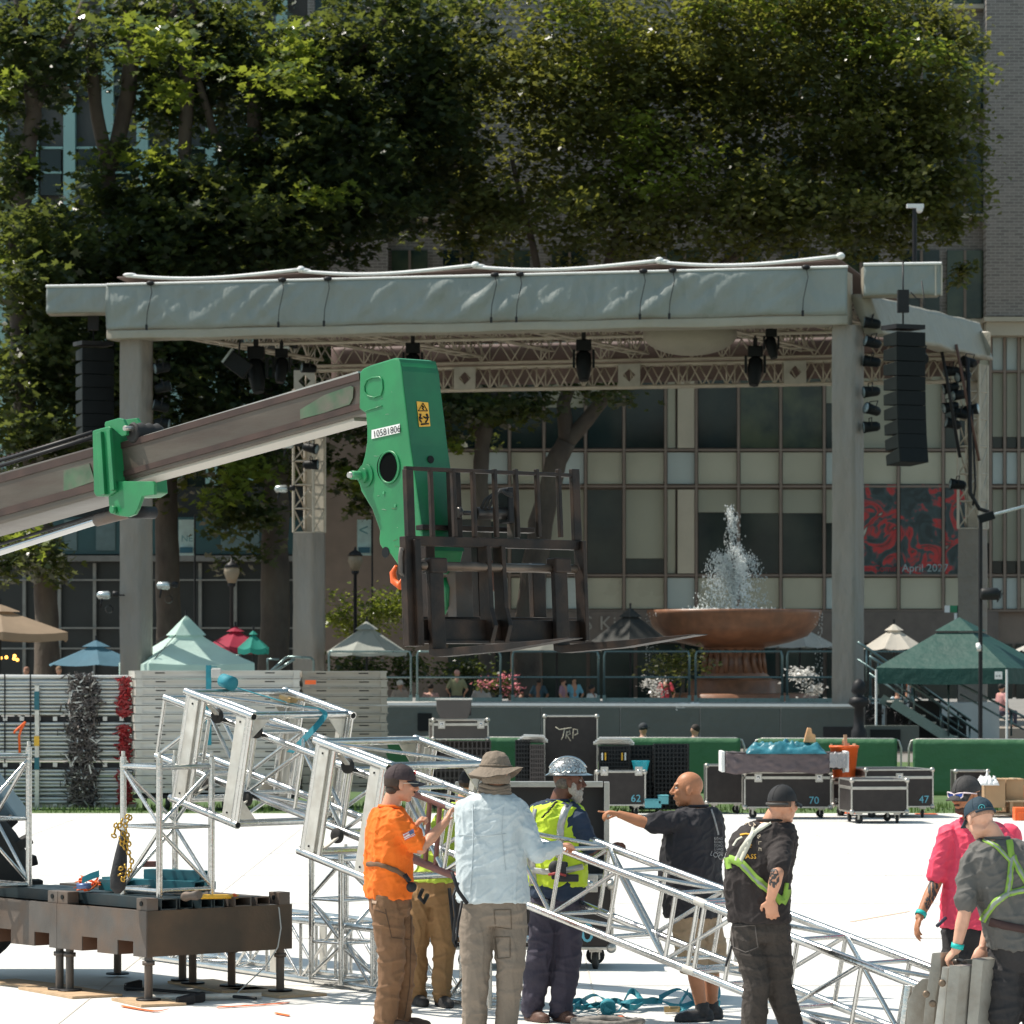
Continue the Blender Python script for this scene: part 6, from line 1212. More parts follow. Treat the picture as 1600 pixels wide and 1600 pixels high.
# sleeve blocks riding on the mast
def sleeve(label, xc, L, sw, sh, redm=None):
    best = min(range(1000), key=lambda k: abs((lambda q: 800+q.x*FPX/q.y)(LA+AM*(ML*k/1000)+WM*MS/2-UM*MS/2)-xc)); ce = LA+AM*(ML*best/1000)+WM*MS/2-UM*MS/2
    t = thing('sleeve_block', label, 'truss', V((ce.x, ce.y, 0)), 'square truss sleeve blocks around the mast'); K = [(-1, 1), (1, 1), (1, -1), (-1, -1)]
    c = [WM*(a*sw/2)+UM*(u*sh/2) for a, u in K]; e0, e1 = ce-AM*L/2, ce+AM*L/2
    for i, k in enumerate(c): rod('long_tube', e0+k-AM*.05, e1+k+AM*.05, .029, ALU, t, 16)
    for e in (e0, e1):
        for i in range(4): rod('frame_tube', e+c[i], e+c[(i+1) % 4], .027, redm if redm and i == 2 and e is e0 else ALU, t, 16)
        for i in range(4):   # corner gussets in the frame plane
            a_ = (c[(i+1) % 4]-c[i]).normalized(); d_ = (c[i-1]-c[i]).normalized(); q = e+c[i]
            b = MB(); b.prism([q+a_*.03+d_*.03-AM*.005, q+a_*.19+d_*.03-AM*.005, q+a_*.03+d_*.19-AM*.005], AM*.01); b.build('gusset', ALUD, t, fix=True)
    for sd in (3, 1):        # wide channels on the near and far faces
        base = c[sd]; 
        for f in (.10, .90) if L > .5 else (.5,):
            q = e0.lerp(e1, f)+(c[3] if sd == 3 else c[2]); top = q+UM*sh; o_ = (-WM if sd == 3 else WM)*.012; m_ = ALUD; b = MB(); b.box((q+top)/2+o_, (.11, .012, sh-.05), (AM, WM, UM)); b.box((q+top)/2+o_*.0+AM*.05+(-o_*2), (.012, .05, sh-.05), (AM, WM, UM)); b.build('channel', m_, t, bevel=.003)
            rod('post', q+AM*.10, top+AM*.10, .020, ALU, t, 12)
            for z in (.08, .92): b = MB(); b.lathe(q.lerp(top, z)+o_*1.6, [(.008, 0), (.008, .004)], 8, (AM, UM, -WM)); b.build('bolt_hole', BLKF, t)
    for sd, dd in ((0, 1), (3, -1)):     # guide wheels pressing on the chords
        for e, f in ((e0, 1), (e1, -1)):
            q = e+AM*.12*f+c[sd]*.86+WM*.02; wq = q-UM*.09*dd+WM*.10; b = MB(); b.lathe(wq, [(.02, -.02), (.05, -.02), (.055, -.012), (.055, .012), (.05, .02), (.02, .02)], 18, (AM, UM, WM)); b.build('guide_wheel', RUB, t, fix=True)
            b = MB(); b.bar(q, wq+AM*.02, .05, .012); b.build('wheel_arm', ALUD, t)
    for i in (0, 2):
        rod('brace', e0+c[i], e1+c[(i+1) % 4], .013, ALU, t, 10)
    for k in c: b = MB(); b.lathe(e1+k+AM*.051, [(.021, 0), (.021, .002)], 14, (WM, UM, AM)); b.build('painted_tube_bore', BLKF, t)  # black discs paint the dark inside of the open tube ends
    return t, ce, c, e0, e1
s1 = sleeve('left sleeve block of the mast with a teal strap over its top', 409, .70, .94, .80)
RDD = mat('primer_red_tube', (.20, .085, .07), .5, .3, .15, 6)
s2 = sleeve('right sleeve block of the mast behind the man in orange, partly primed brown red', 615, .70, .94, .80)
t, ce, c, e0, e1 = s2
def mt(xp, c): 
    k = min(range(1000), key=lambda k: abs((lambda q: 800+q.x*FPX/q.y)(LA+AM*(ML*k/1000)+c)-xp)); return LA+AM*(ML*k/1000)+c
rod('red_chord', mt(640, cor[3]), mt(716, cor[3]), .0285, RDD, mast, 16); rod('red_chord', mt(640, cor[0]), mt(700, cor[0])-UM*.004, .0278, RDD, mast, 16)
for x in (664, 680): rod('red_strut', mt(x, cor[3]), mt(x+8, cor[0]), .018, RDD, mast, 12)
# strap over the first block
t, ce, c, e0, e1 = s1; w1 = e0+c[0]; b = MB()
sp0 = e0+c[0].lerp(c[1], .55)+UM*.06-AM*.02; pts = [e0+c[0].lerp(c[1], .30)+UM*.07, e0+c[0].lerp(c[1], .42)+UM*.045, e0.lerp(e1, .45)+c[0].lerp(c[1], .55)+UM*.03, e0.lerp(e1, .8)+c[0].lerp(c[1], .62)+UM*.035, e1+c[0].lerp(c[1], .70)+UM*.04, e1+c[0].lerp(c[1], .70)+AM*.04-UM*.02, e1+c[0].lerp(c[1], .5)+AM*.05-UM*.20, e1+c[0].lerp(c[1], .42)+AM*.04-UM*.27]
def ribbon(mb, pts, wd, wdir, thk=.005, n=4):
    P_ = []
    for i in range(len(pts)-1):
        p0, p1, p2, p3 = pts[max(i-1, 0)], pts[i], pts[i+1], pts[min(i+2, len(pts)-1)]
        for k in range(n): f = k/n; P_.append(.5*((2*p1)+(p2-p0)*f+(2*p0-5*p1+4*p2-p3)*f*f+(3*p1-p0-3*p2+p3)*f**3))
    P_.append(pts[-1]); 
    for i in range(len(P_)-1):
        a_, c_ = P_[i], P_[i+1]; wv = wdir(i/(len(P_)-1)) if callable(wdir) else wdir; wv2 = wdir((i+1)/(len(P_)-1)) if callable(wdir) else wdir
        tn = (c_-a_).normalized(); u = tn.cross(wv).normalized()*thk/2
        mb.hexa([a_-wv*wd/2-u, a_+wv*wd/2-u, c_+wv2*wd/2-u, c_-wv2*wd/2-u, a_-wv*wd/2+u, a_+wv*wd/2+u, c_+wv2*wd/2+u, c_-wv2*wd/2+u])
ribbon(b, pts, .05, (WM*.6+AM*.8).normalized()); st1 = thing('ratchet_strap', 'teal ratchet strap with a rolled end on top of the left sleeve block', 'strap', sp0); b.build('webbing', TEAL, st1)
b = MB(); b.lathe(e0+c[0].lerp(c[1], .36)+UM*.08, [(.02, -.06), (.05, -.06), (.052, .06), (.02, .06)], 20, (WM, UM, AM)); b.build('rolled_webbing', TEAL, st1, fix=True)
b = MB(); q = e0.lerp(e1, .62)+c[0].lerp(c[1], .60)+UM*.055; b.box(q, (.14, .05, .03), (AM, WM, UM)); b.tube(q-WM*.04+AM*.05, q+WM*.04+AM*.05, .018, n=10); b.bar(q+AM*.02+UM*.02, q+AM*.16+UM*.03, .04, .008); b.build('ratchet', mat('brassy_steel', (.35, .25, .12), .4, .7), st1)
# standing tower under the right block, long truss on the ground
N2 = P(533, HOR, 28.6); mini_tower('upright truss tower standing on the floor under the right sleeve block', N2, 0.03, 1.02, L=.34, exy=(WM, V((-WM.y, WM.x, 0))), rings=[.06, .34, .66, .97], rl_=.022)
gt_ = thing('ground_truss', 'long square aluminium truss lying on the floor behind the platform and the men', 'truss', V((P(500, HOR, 29).x, 29, 0)))
g0, g1 = P(220, 1494, 31.5), P(762, 1571, 26.95); g0.z = g1.z = .03; gd = (g1-g0).normalized(); gw = V((-gd.y, gd.x, 0)); gw = gw if gw.x > 0 else -gw; GL = (g1-g0).length; GS = .44
gc = [V(), gw*GS, gw*GS+Z*GS, Z*GS]
for k in gc: rod('chord', g0+k, g1+k, .024, ALU, gt_, 14)
for k in range(11):
    p = g0+gd*GL*k/10
    for i in range(4): rod('strut', p+gc[i], p+gc[(i+1) % 4], .013, ALU, gt_, 10)
    if k < 10:
        q = g0+gd*GL*(k+1)/10
        for i in range(4): a_, c_ = (gc[i], gc[(i+1) % 4]) if (k+i) % 2 else (gc[(i+1) % 4], gc[i]); rod('diagonal', p+a_, q+c_, .0125, ALU, gt_, 10)
for f in (.42, 1.0):
    p = g0+gd*GL*f
    for k in (0, 1): b = MB(); b.box(p+gw*GS*k+Z*(GS/2), (.10, .014, GS+.04), (gd, gw, Z)); b.build('end_plate', ALUD, gt_, bevel=.003)
# chain hoist bag, orange strap heap, hammer, gear on the ground
cb = thing('chain_bag', 'black cloth bag hanging on the tower with gold chain spilling from it', 'chain bag', P(187, 1394, 27.5)); b = MB()
bp = [(193, 1300, .02), (191, 1320, .035), (188, 1345, .05), (185, 1370, .06), (184, 1388, .055), (184, 1396, .02)]; b.path([P(x, y, 27.45) for x, y, r in bp], [r for x, y, r in bp], 14); b.build('bag', mat('bag_cloth', (.02, .02, .022), .8, 0, .3, 6, .5, 25), cb)
GOLD = mat('gold_chain', (.45, .27, .05), .35, .8, .2, 12)
def links(mb, pts, r=.010, sz=.020):
    P_ = []
    for i in range(len(pts)-1):
        L = (pts[i+1]-pts[i]).length; n = max(1, int(L/(sz*1.4)))
        for k in range(n): P_.append((pts[i].lerp(pts[i+1], k/n), (pts[i+1]-pts[i]).normalized()))
    for k, (p, d_) in enumerate(P_):
        s_ = d_.cross(Z if k % 2 else V((0, 1, 0))); s_ = (s_ if s_.length > .1 else V((1, 0, 0))).normalized(); mb.path([p+d_*sz, p+s_*sz*.6+d_*sz*.4, p+s_*sz*.6-d_*sz*.4, p-d_*sz, p-s_*sz*.6-d_*sz*.4, p-s_*sz*.6+d_*sz*.4], r*.7, 5, closed=True)
b = MB(); q = lambda x, y, d_=27.35: P(x, y, d_)
links(b, [q(199, 1276), q(190, 1283), q(185, 1295), q(192, 1302), q(197, 1315), q(201, 1332), q(206, 1346), q(203, 1360), q(200, 1372)]); links(b, [q(181, 1290), q(178, 1306), q(188, 1312), q(196, 1330)]); links(b, [q(189, 1357), q(196, 1354), q(199, 1364), q(192, 1374), q(188, 1366), q(196, 1362)], sz=.018); links(b, [q(203, 1278), q(196, 1290), q(199, 1305), q(203, 1325)])
b.build('chain', GOLD, cb, kind='stuff')
ob_ = thing('strap_heap', 'heap of orange and teal straps on the ballast box left of the chain bag', 'straps', P(138, 1386, 28.3)); zz = ZTP+.085
b = MB()
for k in range(6):
    q = V((P(138, HOR, 28.3).x, 28.3, zz)); pts = [q+V((random.uniform(-.11, .09), random.uniform(-.1, .1), random.uniform(.0, .12))) for _ in range(5)]; ribbon(b, pts, .03, V((random.uniform(-.5, .5), 1, 0)).normalized())
b.build('orange_strap', mat('orange_web', (.85, .16, .03), .6), ob_)
b = MB(); ribbon(b, [P(128, 1376, 28.2), P(140, 1370, 28.2), P(155, 1365, 28.2)], .05, Z); b.build('teal_strap', TEAL, ob_); b = MB(); b.tube(P(120, 1385, 28.0), P(142, 1384, 28.0), .022, n=10); b.build('ratchet', mat('blue_steel', (.1, .15, .3), .4, .5), ob_)
hm = thing('hammer', 'sledge hammer with a yellow handle lying on the platform edge', 'hammer', P(320, 1402, 27.6)); rod('handle', P(300, 1401, 27.5), P(371, 1401, 28.0), .017, YEL, hm, 10); b = MB(); b.lathe(P(287, 1401, 27.45), [(.03, 0), (.037, .02), (.028, .05), (.037, .1), (.03, .12)], 14, (Z, V((.7, .7, 0)), V((.85, -.2, .1)).normalized())); b.build('head', STEEL, hm, fix=True)
for x, yy in ((366, 1400), (361, 1402)): b = MB(); b.ell(P(x, yy, 27.95), (.02, .02, .02)); b.build('orange_tape', ORANGE, hm)
b = MB(); q = P(440, 1408, 28.3); b.path([P(428, 1404, 28.2), P(436, 1420, 28.15), P(439, 1450, 28.1), P(434, 1480, 28.1), P(415, 1510, 28.0), P(370, 1552, 27.9)], .005, 5); b.build('steel_cable', mat('cable_grey', (.5, .5, .48), .5), None, P(440, 1480, 28.1), label='thin pale cable curling down from the platform corner', cat='cable')
lv = thing('tripod_stand', 'grey and black folded stand lying on the floor under the platform', 'stand', V((P(310, HOR, 27.5).x, 27.5, 0)))
q = lambda x, y: (lambda D_: P(x, y, D_))((EYE-.03)*FPX/(y-HOR))
rod('tube', q(238, 1559), q(408, 1556), .024, ALUD, lv, 12); rod('tube', q(195, 1543), q(400, 1560), .012, BLK, lv, 8)
for x, y in ((208, 1541), (290, 1563), (306, 1560)): b = MB(); b.box(q(x, y), (.13, .08, .07), (V((.9, .3, .2)).normalized(), V((-.3, .9, 0)).normalized(), Z)); b.build('bracket', BLK, lv, bevel=.01)
for i, pts in enumerate(([(190, 1567), (240, 1575), (262, 1572)], [(340, 1569), (400, 1566), (452, 1562)], [(430, 1578), (452, 1582)])):
    b = MB(); ribbon(b, [q(x, y)-Z*.02 for x, y in pts], .05, V((.2, 1, 0)).normalized(), .004); b.build('orange_tape_strip', MATS['orange_web'], None, q(*pts[0]), label=['orange tape strip by the nearest platform leg', 'orange tape strip under the far right platform corner', 'short orange tape end on the floor right of the platform'][i], cat='tape')
# teal straps on the floor
fs = thing('floor_straps', 'tangle of teal straps on the floor between the hard hat man and the bald man', 'straps', V((P(1000, HOR, 26.5).x, 26.5, 0))); random.seed(12)
G_ = lambda x, y, z=.0: (lambda D_: P(x, y, D_))((EYE-z)*FPX/(y-HOR))
for pts in ([(880, 1580), (905, 1576), (930, 1582), (960, 1576), (990, 1583), (1020, 1575), (1060, 1580), (1100, 1574), (1125, 1578)], [(895, 1585), (925, 1566), (945, 1568), (940, 1584), (965, 1586), (985, 1570), (1005, 1572)], [(1030, 1566), (1060, 1558), (1085, 1566), (1090, 1580), (1060, 1583), (1075, 1562)], [(1100, 1560), (1118, 1556), (1124, 1566), (1110, 1572)], [(885, 1573), (900, 1582), (935, 1578), (985, 1582), (1035, 1574)]):
    b = MB(); pp = [G_(x, y, 0)+Z*(.02+.05*(k % 2)*random.random()+.03*random.random()) for k, (x, y) in enumerate(pts)]; ribbon(b, pp, .05, lambda f: V((.25*math.sin(9*f), .6, .9*math.cos(7*f))).normalized(), .004, 6); b.build('webbing', TEAL, fs)
b = MB(); b.lathe(G_(950, 1574, .05), [(.04, -.03), (.055, -.03), (.055, .03), (.04, .03)], 20, (V((1, 0, 0)), Z, V((0, 1, .2)).normalized())); b.build('rolled_webbing', TEAL, fs, fix=True)
b = MB(); b.box(G_(1050, 1577, .03), (.11, .06, .04)); b.tube(G_(1045, 1577, .05), G_(1058, 1576, .05), .02); b.build('ratchet', MATS['brassy_steel'], fs, bevel=.004)
sl_ = thing('round_sling', 'grey wrapped lifting sling with an orange end on the floor at the bottom centre', 'sling', G_(940, 1596, .0))
for k in range(4):
    b = MB(); c = G_(935, 1596, .02+.02*k); b.path([c+V((math.cos(a)*(.17+.02*k)+.02*k, math.sin(a)*.12, .01*math.sin(3*a+k))) for a in [j*.42 for j in range(15)]], .020, 8, closed=True); b.build('sling_loop', mat('sling_grey', (.22, .2, .18), .8, 0, .4, 20), sl_)
b = MB(); b.path([G_(962, 1594, .05), G_(972, 1592, .06), G_(978, 1597, .04)], .026, 8); b.build('orange_end', MATS['orange_web'], sl_)
b = MB(); b.bar(G_(1330, 1440, .003), G_(1420, 1424, .003), .03, .003); b.build('floor_tape', mat('faded_orange', (.75, .5, .35), .7), None, G_(1330, 1440), label='faded orange tape line on the pale floor at the right', cat='tape')
# ================================================================ THE CREW
CAMO = V((0, 0, EYE))
def skin(name, c): return mat(name, c, .5, 0, .10, 14, .12, 60, dirt=[q*.8 for q in c], dscale=6, damt=.35, spec=.4)
SKL = skin('fair_skin', (.60, .30, .19)); SKT = skin('tanned_skin', (.47, .205, .105)); SKD = skin('deep_brown_skin', (.15, .062, .038)); SKP = skin('pale_skin', (.66, .36, .25))
def loft(b, rings, n=24, p=2.4):
    """rings: (centre, half width, half depth, right vector, forward vector)"""
    vs = []
    for c, hw, hd, r, f in rings:
        for k in range(n):
            a = 2*math.pi*k/n; ca, sa = math.cos(a), math.sin(a)
            vs.append(c+r*(hw*math.copysign(abs(ca)**(2/p), ca))+f*(hd*math.copysign(abs(sa)**(2/p), sa)))
    fs = [(i*n+k, i*n+(k+1) % n, (i+1)*n+(k+1) % n, (i+1)*n+k) for i in range(len(rings)-1) for k in range(n)]
    fs += [tuple(range(n))[::-1], tuple((len(rings)-1)*n+k for k in range(n))]; b.add(vs, fs, True)
def smooth_rings(rs, m=3):
    out = []
    for i in range(len(rs)-1):
        for k in range(m):
            f = k/m; f = f*f*(3-2*f) if 0 else f; a, c = rs[i], rs[i+1]
            out.append((a[0].lerp(c[0], f), a[1]+(c[1]-a[1])*f, a[2]+(c[2]-a[2])*f, a[3], a[4]))
    out.append(rs[-1]); return out
def frame_(f, up=Z):
    f = V(f).normalized(); r = f.cross(up).normalized(); return f, r, r.cross(f).normalized()
def headmesh(b, c, f, r, u):
    ax = (r, f, u)
    b.ell(c+u*.028-f*.014, (.075, .094, .090), ax, 24, 16); b.ell(c-u*.030+f*.022, (.059, .066, .086), ax, 20, 14); b.ell(c-u*.095+f*.052, (.032, .028, .024), ax)
    b.ell(c-u*.06+f*.01, (.060, .055, .05), ax); b.ell(c+u*.030+f*.074, (.048, .018, .014), ax)
    b.path([c+u*.020+f*.086, c-u*.005+f*.100, c-u*.027+f*.113, c-u*.036+f*.098], [.008, .0105, .014, .012], 10)
    for s in (-1, 1):
        b.ell(c-u*.032+f*.098+r*.011*s, (.009, .011, .008), ax, 10, 6); b.ell(c-u*.018+f*.068+r*.036*s, (.024, .018, .02), ax)
        b.ell(c-u*.010-f*.008+r*.077*s, (.008, .020, .032), (r*1, (f-u*.15).normalized(), u), 14, 9); b.ell(c-u*.034-f*.002+r*.074*s, (.008, .010, .012), ax, 10, 7)
    b.ell(c-u*.058+f*.086, (.024, .012, .006), ax, 12, 7); b.ell(c-u*.069+f*.083, (.021, .012, .007), ax, 12, 7)
def handmesh(b, wr, hd, pn, curl=.5, k=1., point=False, thumb=1, spread=.0):
    hd = hd.normalized(); pn = (pn-hd*pn.dot(hd)).normalized(); sd = hd.cross(pn).normalized()*thumb
    ax = (sd, hd, pn); b.ell(wr+hd*.048*k, (.040*k, .056*k, .017*k), ax, 16, 10); b.path([wr-hd*.02, wr+hd*.02*k], [.027*k, .027*k], 12)
    for i, (o, L) in enumerate(((.030, .072), (.010, .080), (-.010, .074), (-.029, .058))):
        base = wr+hd*(.088-.006*abs(i-1.2))*k+sd*o*k; cu = curl if not (point and i == 0) else .04; d = (hd+sd*(o*2.5*spread)).normalized(); pts = [wr+hd*.05*k+sd*o*.9*k, base]; a = 0
        for s_, cc in ((.45, .8), (.30, 1.1), (.25, .8)):
            a += cu*cc; dd = (d*math.cos(a)+pn*math.sin(a)); pts.append(pts[-1]+dd*L*s_*k)
        b.path(pts, [.0095*k, .0095*k, .0088*k, .008*k, .007*k], 8); b.ell(pts[-1], (.0072*k,)*3, None, 8, 5)
    t0 = wr+hd*.022*k+sd*.026*k; t1 = t0+(hd*.55+sd*.75+pn*.25).normalized()*.034*k; t2 = t1+(hd*.85+sd*.30+pn*(.25+curl*.4)).normalized()*.03*k; t3 = t2+(hd*.9+sd*.0+pn*(.3+curl*.6)).normalized()*.024*k
    b.path([t0, t1, t2, t3], [.014*k, .011*k, .0095*k, .008*k], 8); b.ell(t3, (.0082*k,)*3, None, 8, 5)
def footmesh(b, an, toe, k=1.):
    toe = V((toe[0], toe[1], 0)).normalized(); r = toe.cross(Z); ax = (r, toe, Z); g = V((an.x, an.y, 0))
    b.ell(g-toe*.03+Z*.045, (.042, .055, .050), ax, 16, 9); b.ell(g+toe*.08+Z*.038, (.046, .085, .042), ax, 16, 9); b.ell(g+toe*.145+Z*.032, (.047, .055, .033), ax, 16, 9); b.path([g+Z*.05, g+Z*.13], [.048, .05], 14)
    loft(b, [(g+toe*.06+Z*.002, .047, .145, r, toe), (g+toe*.06+Z*.024, .049, .147, r, toe)], 24, 2.6)
def folds(me, amp, fr, seed, org, mode=0):
    n = len(me.vertices); co = np.empty(n*3, np.float32); me.vertices.foreach_get('co', co); nm = np.empty(n*3, np.float32); me.vertices.foreach_get('normal', nm) if hasattr(me.vertices[0], 'normal') else None
    co = co.reshape(-1, 3); nm = nm.reshape(-1, 3); d = np.empty(n); N = noise.noise
    for i in range(n):
        x, y, z = float(co[i, 0]), float(co[i, 1]), float(co[i, 2])
        wx = N(V((x*3, y*3, z*3+seed)))*.5
        if mode: a = N(V((x*fr*.45+wx+seed, y*fr*.45, z*fr*1.25))); c = N(V((x*fr*1.2, y*fr*1.2+seed, z*fr*.5+x*5)))
        else: a = N(V((x*fr+seed+wx, y*fr, z*fr*.42+x*fr*.3))); c = N(V((x*fr*1.1-z*fr*1.3, y*fr*1.4+seed, z*fr*1.5)))
        e = N(V((x*fr*3+seed, y*fr*3, z*fr*2.4)))
        rg = lambda q, k: max(0., 1-k*abs(q))
        zf = (1.35 if (z < -.0 and False) else 1.)
        d[i] = 1.15*rg(a, 4.2)+.75*rg(c, 4.8)-.55+e*.22+1.1*N(V((x*4+seed, y*4, z*2.2)))
    co += nm*(d*amp)[:, None].astype(np.float32); me.vertices.foreach_set('co', co.ravel()); me.update()
def bvh_of(o): me = o.data; w0 = ORG[o]; return BVHTree.FromPolygons([v.co+w0 for v in me.vertices], [tuple(p.vertices) for p in me.polygons])
def proj(bv, x, y):
    d = (P(x, y, 1.)-CAMO).normalized(); loc, nr, i, ds = bv.ray_cast(CAMO, d); return (loc, nr if nr.dot(d) < 0 else -nr) if loc is not None else None
def strip(name, pts, wp, bv, m, parent, off=.007, step=4, base=.001):
    sm = []
    for i in range(len(pts)-1):
        a, c = V((*pts[i], 0)), V((*pts[i+1], 0)); n = max(1, int((c-a).length/step))
        for k in range(n): sm.append(a.lerp(c, k/n))
    sm.append(V((*pts[-1], 0))); rows = []
    for i, p in enumerate(sm):
        t = (sm[min(i+1, len(sm)-1)]-sm[max(i-1, 0)]).normalized(); q = V((-t.y, t.x, 0))*wp/2
        rows.append([proj(bv, p.x+q.x*s, p.y+q.y*s) for s in (-1, 0, 1)])
    vs, fs, ix = [], [], {}
    def vid(i, j, h):
        if (i, j, h) not in ix: q = rows[i][j]; ix[(i, j, h)] = len(vs); vs.append(q[0]+q[1]*(off if h else base))
        return ix[(i, j, h)]
    ok = lambda i, j: 0 <= i < len(rows)-1 and 0 <= j < 2 and all(q is not None for q in (rows[i][j], rows[i][j+1], rows[i+1][j+1], rows[i+1][j])) and max((rows[i][j][0]-rows[i+1][j][0]).length, (rows[i][j+1][0]-rows[i+1][j+1][0]).length, (rows[i][j][0]-rows[i][j+1][0]).length) < .08
    for i in range(len(rows)-1):
        for j in (0, 1):
            if not ok(i, j): continue
            fs.append((vid(i, j, 1), vid(i, j+1, 1), vid(i+1, j+1, 1), vid(i+1, j, 1)))
            if not ok(i, j-1): fs.append((vid(i, j, 0), vid(i, j, 1), vid(i+1, j, 1), vid(i+1, j, 0)))
            if not ok(i, j+1): fs.append((vid(i, j+1, 1), vid(i, j+1, 0), vid(i+1, j+1, 0), vid(i+1, j+1, 1)))
    b = MB(); b.add(vs, fs)
    if b.v: return b.build(name, m, parent, smooth=True)
def patch(name, poly, faces, bv, m, parent, off=.006):
    vs = [proj(bv, x, y) for x, y in poly]; ok = [f for f in faces if all(vs[i] is not None for i in f)]
    b = MB(); b.add([(q[0]+q[1]*off if q else V((0, 0, -5))) for q in vs], ok)
    used = sorted({i for f in ok for i in f}); mp_ = {o: n for n, o in enumerate(used)}; b.v = [b.v[i] for i in used]; b.f = [tuple(mp_[i] for i in f) for f in ok]; b.sm = [False]*len(ok)
    if ok: return b.build(name, m, parent)
def pxtext(name, body, x, y, size, rot, bv, m, parent, off=.006, squeeze=1.):
    vs, fs = text_px(body, size); c, s = math.cos(R(rot)), math.sin(R(rot))
    return patch(name, [(x+(vx*squeeze)*c+vy*s, y+(vx*squeeze)*s-vy*c) for vx, vy in vs], fs, bv, m, parent, off)
def arctext(name, body, cx, cy, rad, a0, a1, size, bv, m, parent, sq=.6):
    vs_all, fs_all = [], []
    for i, ch in enumerate(body):
        if ch == ' ': continue
        a = R(a0+(a1-a0)*i/max(1, len(body)-1)); vs, fs = text_px(ch, size); n0 = len(vs_all); ux, uy = -math.sin(a), math.cos(a)
        x0, y0 = cx+rad*math.cos(a)*sq, cy+rad*math.sin(a); tx, ty = -math.sin(a)*sq, math.cos(a); rx, ry = math.cos(a)*sq, math.sin(a)
        vs_all += [(x0+tx*vx+rx*vy, y0+ty*vx+ry*vy) for vx, vy in vs]; fs_all += [tuple(q+n0 for q in f) for f in fs]
    return patch(name, vs_all, fs_all, bv, m, parent)
def cloth_mat(name, c, r=.85, b=.25, tr=0.): return mat(name, c, r, 0, .08, 5, b*1.6, 34, dirt=[q*.82 for q in c], dscale=9, damt=.4, trans=tr)
def person(label, D0, head, face, torso, tface, arms, legs, shirt, trou, sk, shoe, toes, sleeve='short', shorts=None, amp=.010, shirt_extra=.0, leg_r=(.098, .082, .078), vox=.0062, collar=True, facepitch=0.):
    J = lambda q: P(q[0], q[1], D0+(q[2] if len(q) > 2 else 0.))
    base = V((J(torso[-1]).x, D0, 0)); t = thing('person', label, 'person', base, 'stage crew'); out = {'t': t}
    hc = J(head); f, r, u = frame_((face[0], face[1], face[2] if len(face) > 2 else 0)); out.update(hc=hc, f=f, r=r, u=u)
    tf, tr, tu = frame_((tface[0], tface[1], 0)); b = MB(); headmesh(b, hc, f, r, u)
    R_ = [(J(q), q[3], q[4], tr, tf) for q in torso]; nk = R_[0][0]
    b.path([hc-u*.045-f*.022, hc.lerp(nk, .55)-f*.01, nk-Z*.03], [.054, .056, .066], 16)
    loft(b, smooth_rings([(c, w*.86, d*.84, x, y) for c, w, d, x, y in R_]))
    hands = []
    for a in arms:
        s_, e_, w_ = J(a['s']), J(a['e']), J(a['w']); b.limb([s_, s_.lerp(e_, .45), e_, e_.lerp(w_, .35), w_], [.052, .049, .040, .041, .027], 16)
        hp = J(a['h']); handmesh(b, w_, hp-w_, V(a.get('pn', (0, 0, -1))), a.get('curl', .6), a.get('k', 1.), a.get('point', False), a.get('thumb', 1), a.get('spread', 0)); hands.append((s_, e_, w_))
    lj = []
    for l in legs:
        h_, k_, an = [J(q) for q in l]; lj.append((h_, k_, an)); b.limb([h_, h_.lerp(k_, .5), k_, k_.lerp(an, .3), an], [.080, .070, .054, .054, .036], 16)
        if shoe is None: footmesh(b, an, toes)
        else: b.path([an, V((an.x, an.y, .05))], [.036, .04], 12)
    out['body'] = addmesh('body', remesh(b, vox, 3), sk, t); out['body_bvh'] = bvh_of(out['body'])
    # shirt
    b = MB(); ex = .016+shirt_extra; loft(b, smooth_rings([(c, w+ex, d+ex, x, y) for c, w, d, x, y in R_]), 28)
    for (s_, e_, w_) in hands:
        if sleeve == 'short': en = s_.lerp(e_, .80); b.limb([s_-Z*.0, s_.lerp(en, .5), en], [.070, .072, .069], 18)
        elif sleeve == 'long': b.limb([s_, s_.lerp(e_, .5), e_, e_.lerp(w_, .5), e_.lerp(w_, .93)], [.080, .076, .066, .056, .046], 18)
    me = remesh(b, .0085, 5); folds(me, amp*1.05, 8.5, len(label)*1.3, t); out['shirt'] = addmesh('shirt', me, shirt, t); out['bvh'] = bvh_of(out['shirt'])
    if collar: b = MB(); b.path([nk+(tr*math.cos(a)*.078+tf*(math.sin(a)*.070+.006))+Z*(.012-.022*max(0, math.sin(a))) for a in [k*.3307 for k in range(19)]], .010, 8, closed=True); b.build('collar', shirt, out['shirt'])
    # trousers or shorts
    b = MB(); c, w, d, x, y = R_[-1]; c2, w2, d2 = R_[-2][0], R_[-2][1], R_[-2][2]; hipc = (lj[0][0]+lj[1][0])/2
    loft(b, smooth_rings([(c2.lerp(c, .55), (w2+w)/2*.96, (d2+d)/2*.96, x, y), (c, w*.99, d*.99, x, y), (hipc, w*1.0, d*1.0, x, y), (hipc-Z*.07, w*.86, d*.80, x, y)]), 28)
    for h_, k_, an in lj:
        if shorts: en = h_.lerp(k_, shorts); b.limb([h_, h_.lerp(en, .5), en], [leg_r[0], leg_r[0]*1.0, leg_r[0]*.98], 18)
        else: lo = V((an.x, an.y, max(.075, an.z-.02))); b.limb([h_, h_.lerp(k_, .5), k_, k_.lerp(lo, .5), lo], [leg_r[0], leg_r[0]*.95, leg_r[1], leg_r[2], leg_r[2]*.93], 18)
    me = remesh(b, .0085, 5); folds(me, amp*1.0, 9, len(label)*.7, t, 1); out['trousers'] = addmesh('shorts' if shorts else 'trousers', me, trou, t); out['tbvh'] = bvh_of(out['trousers'])
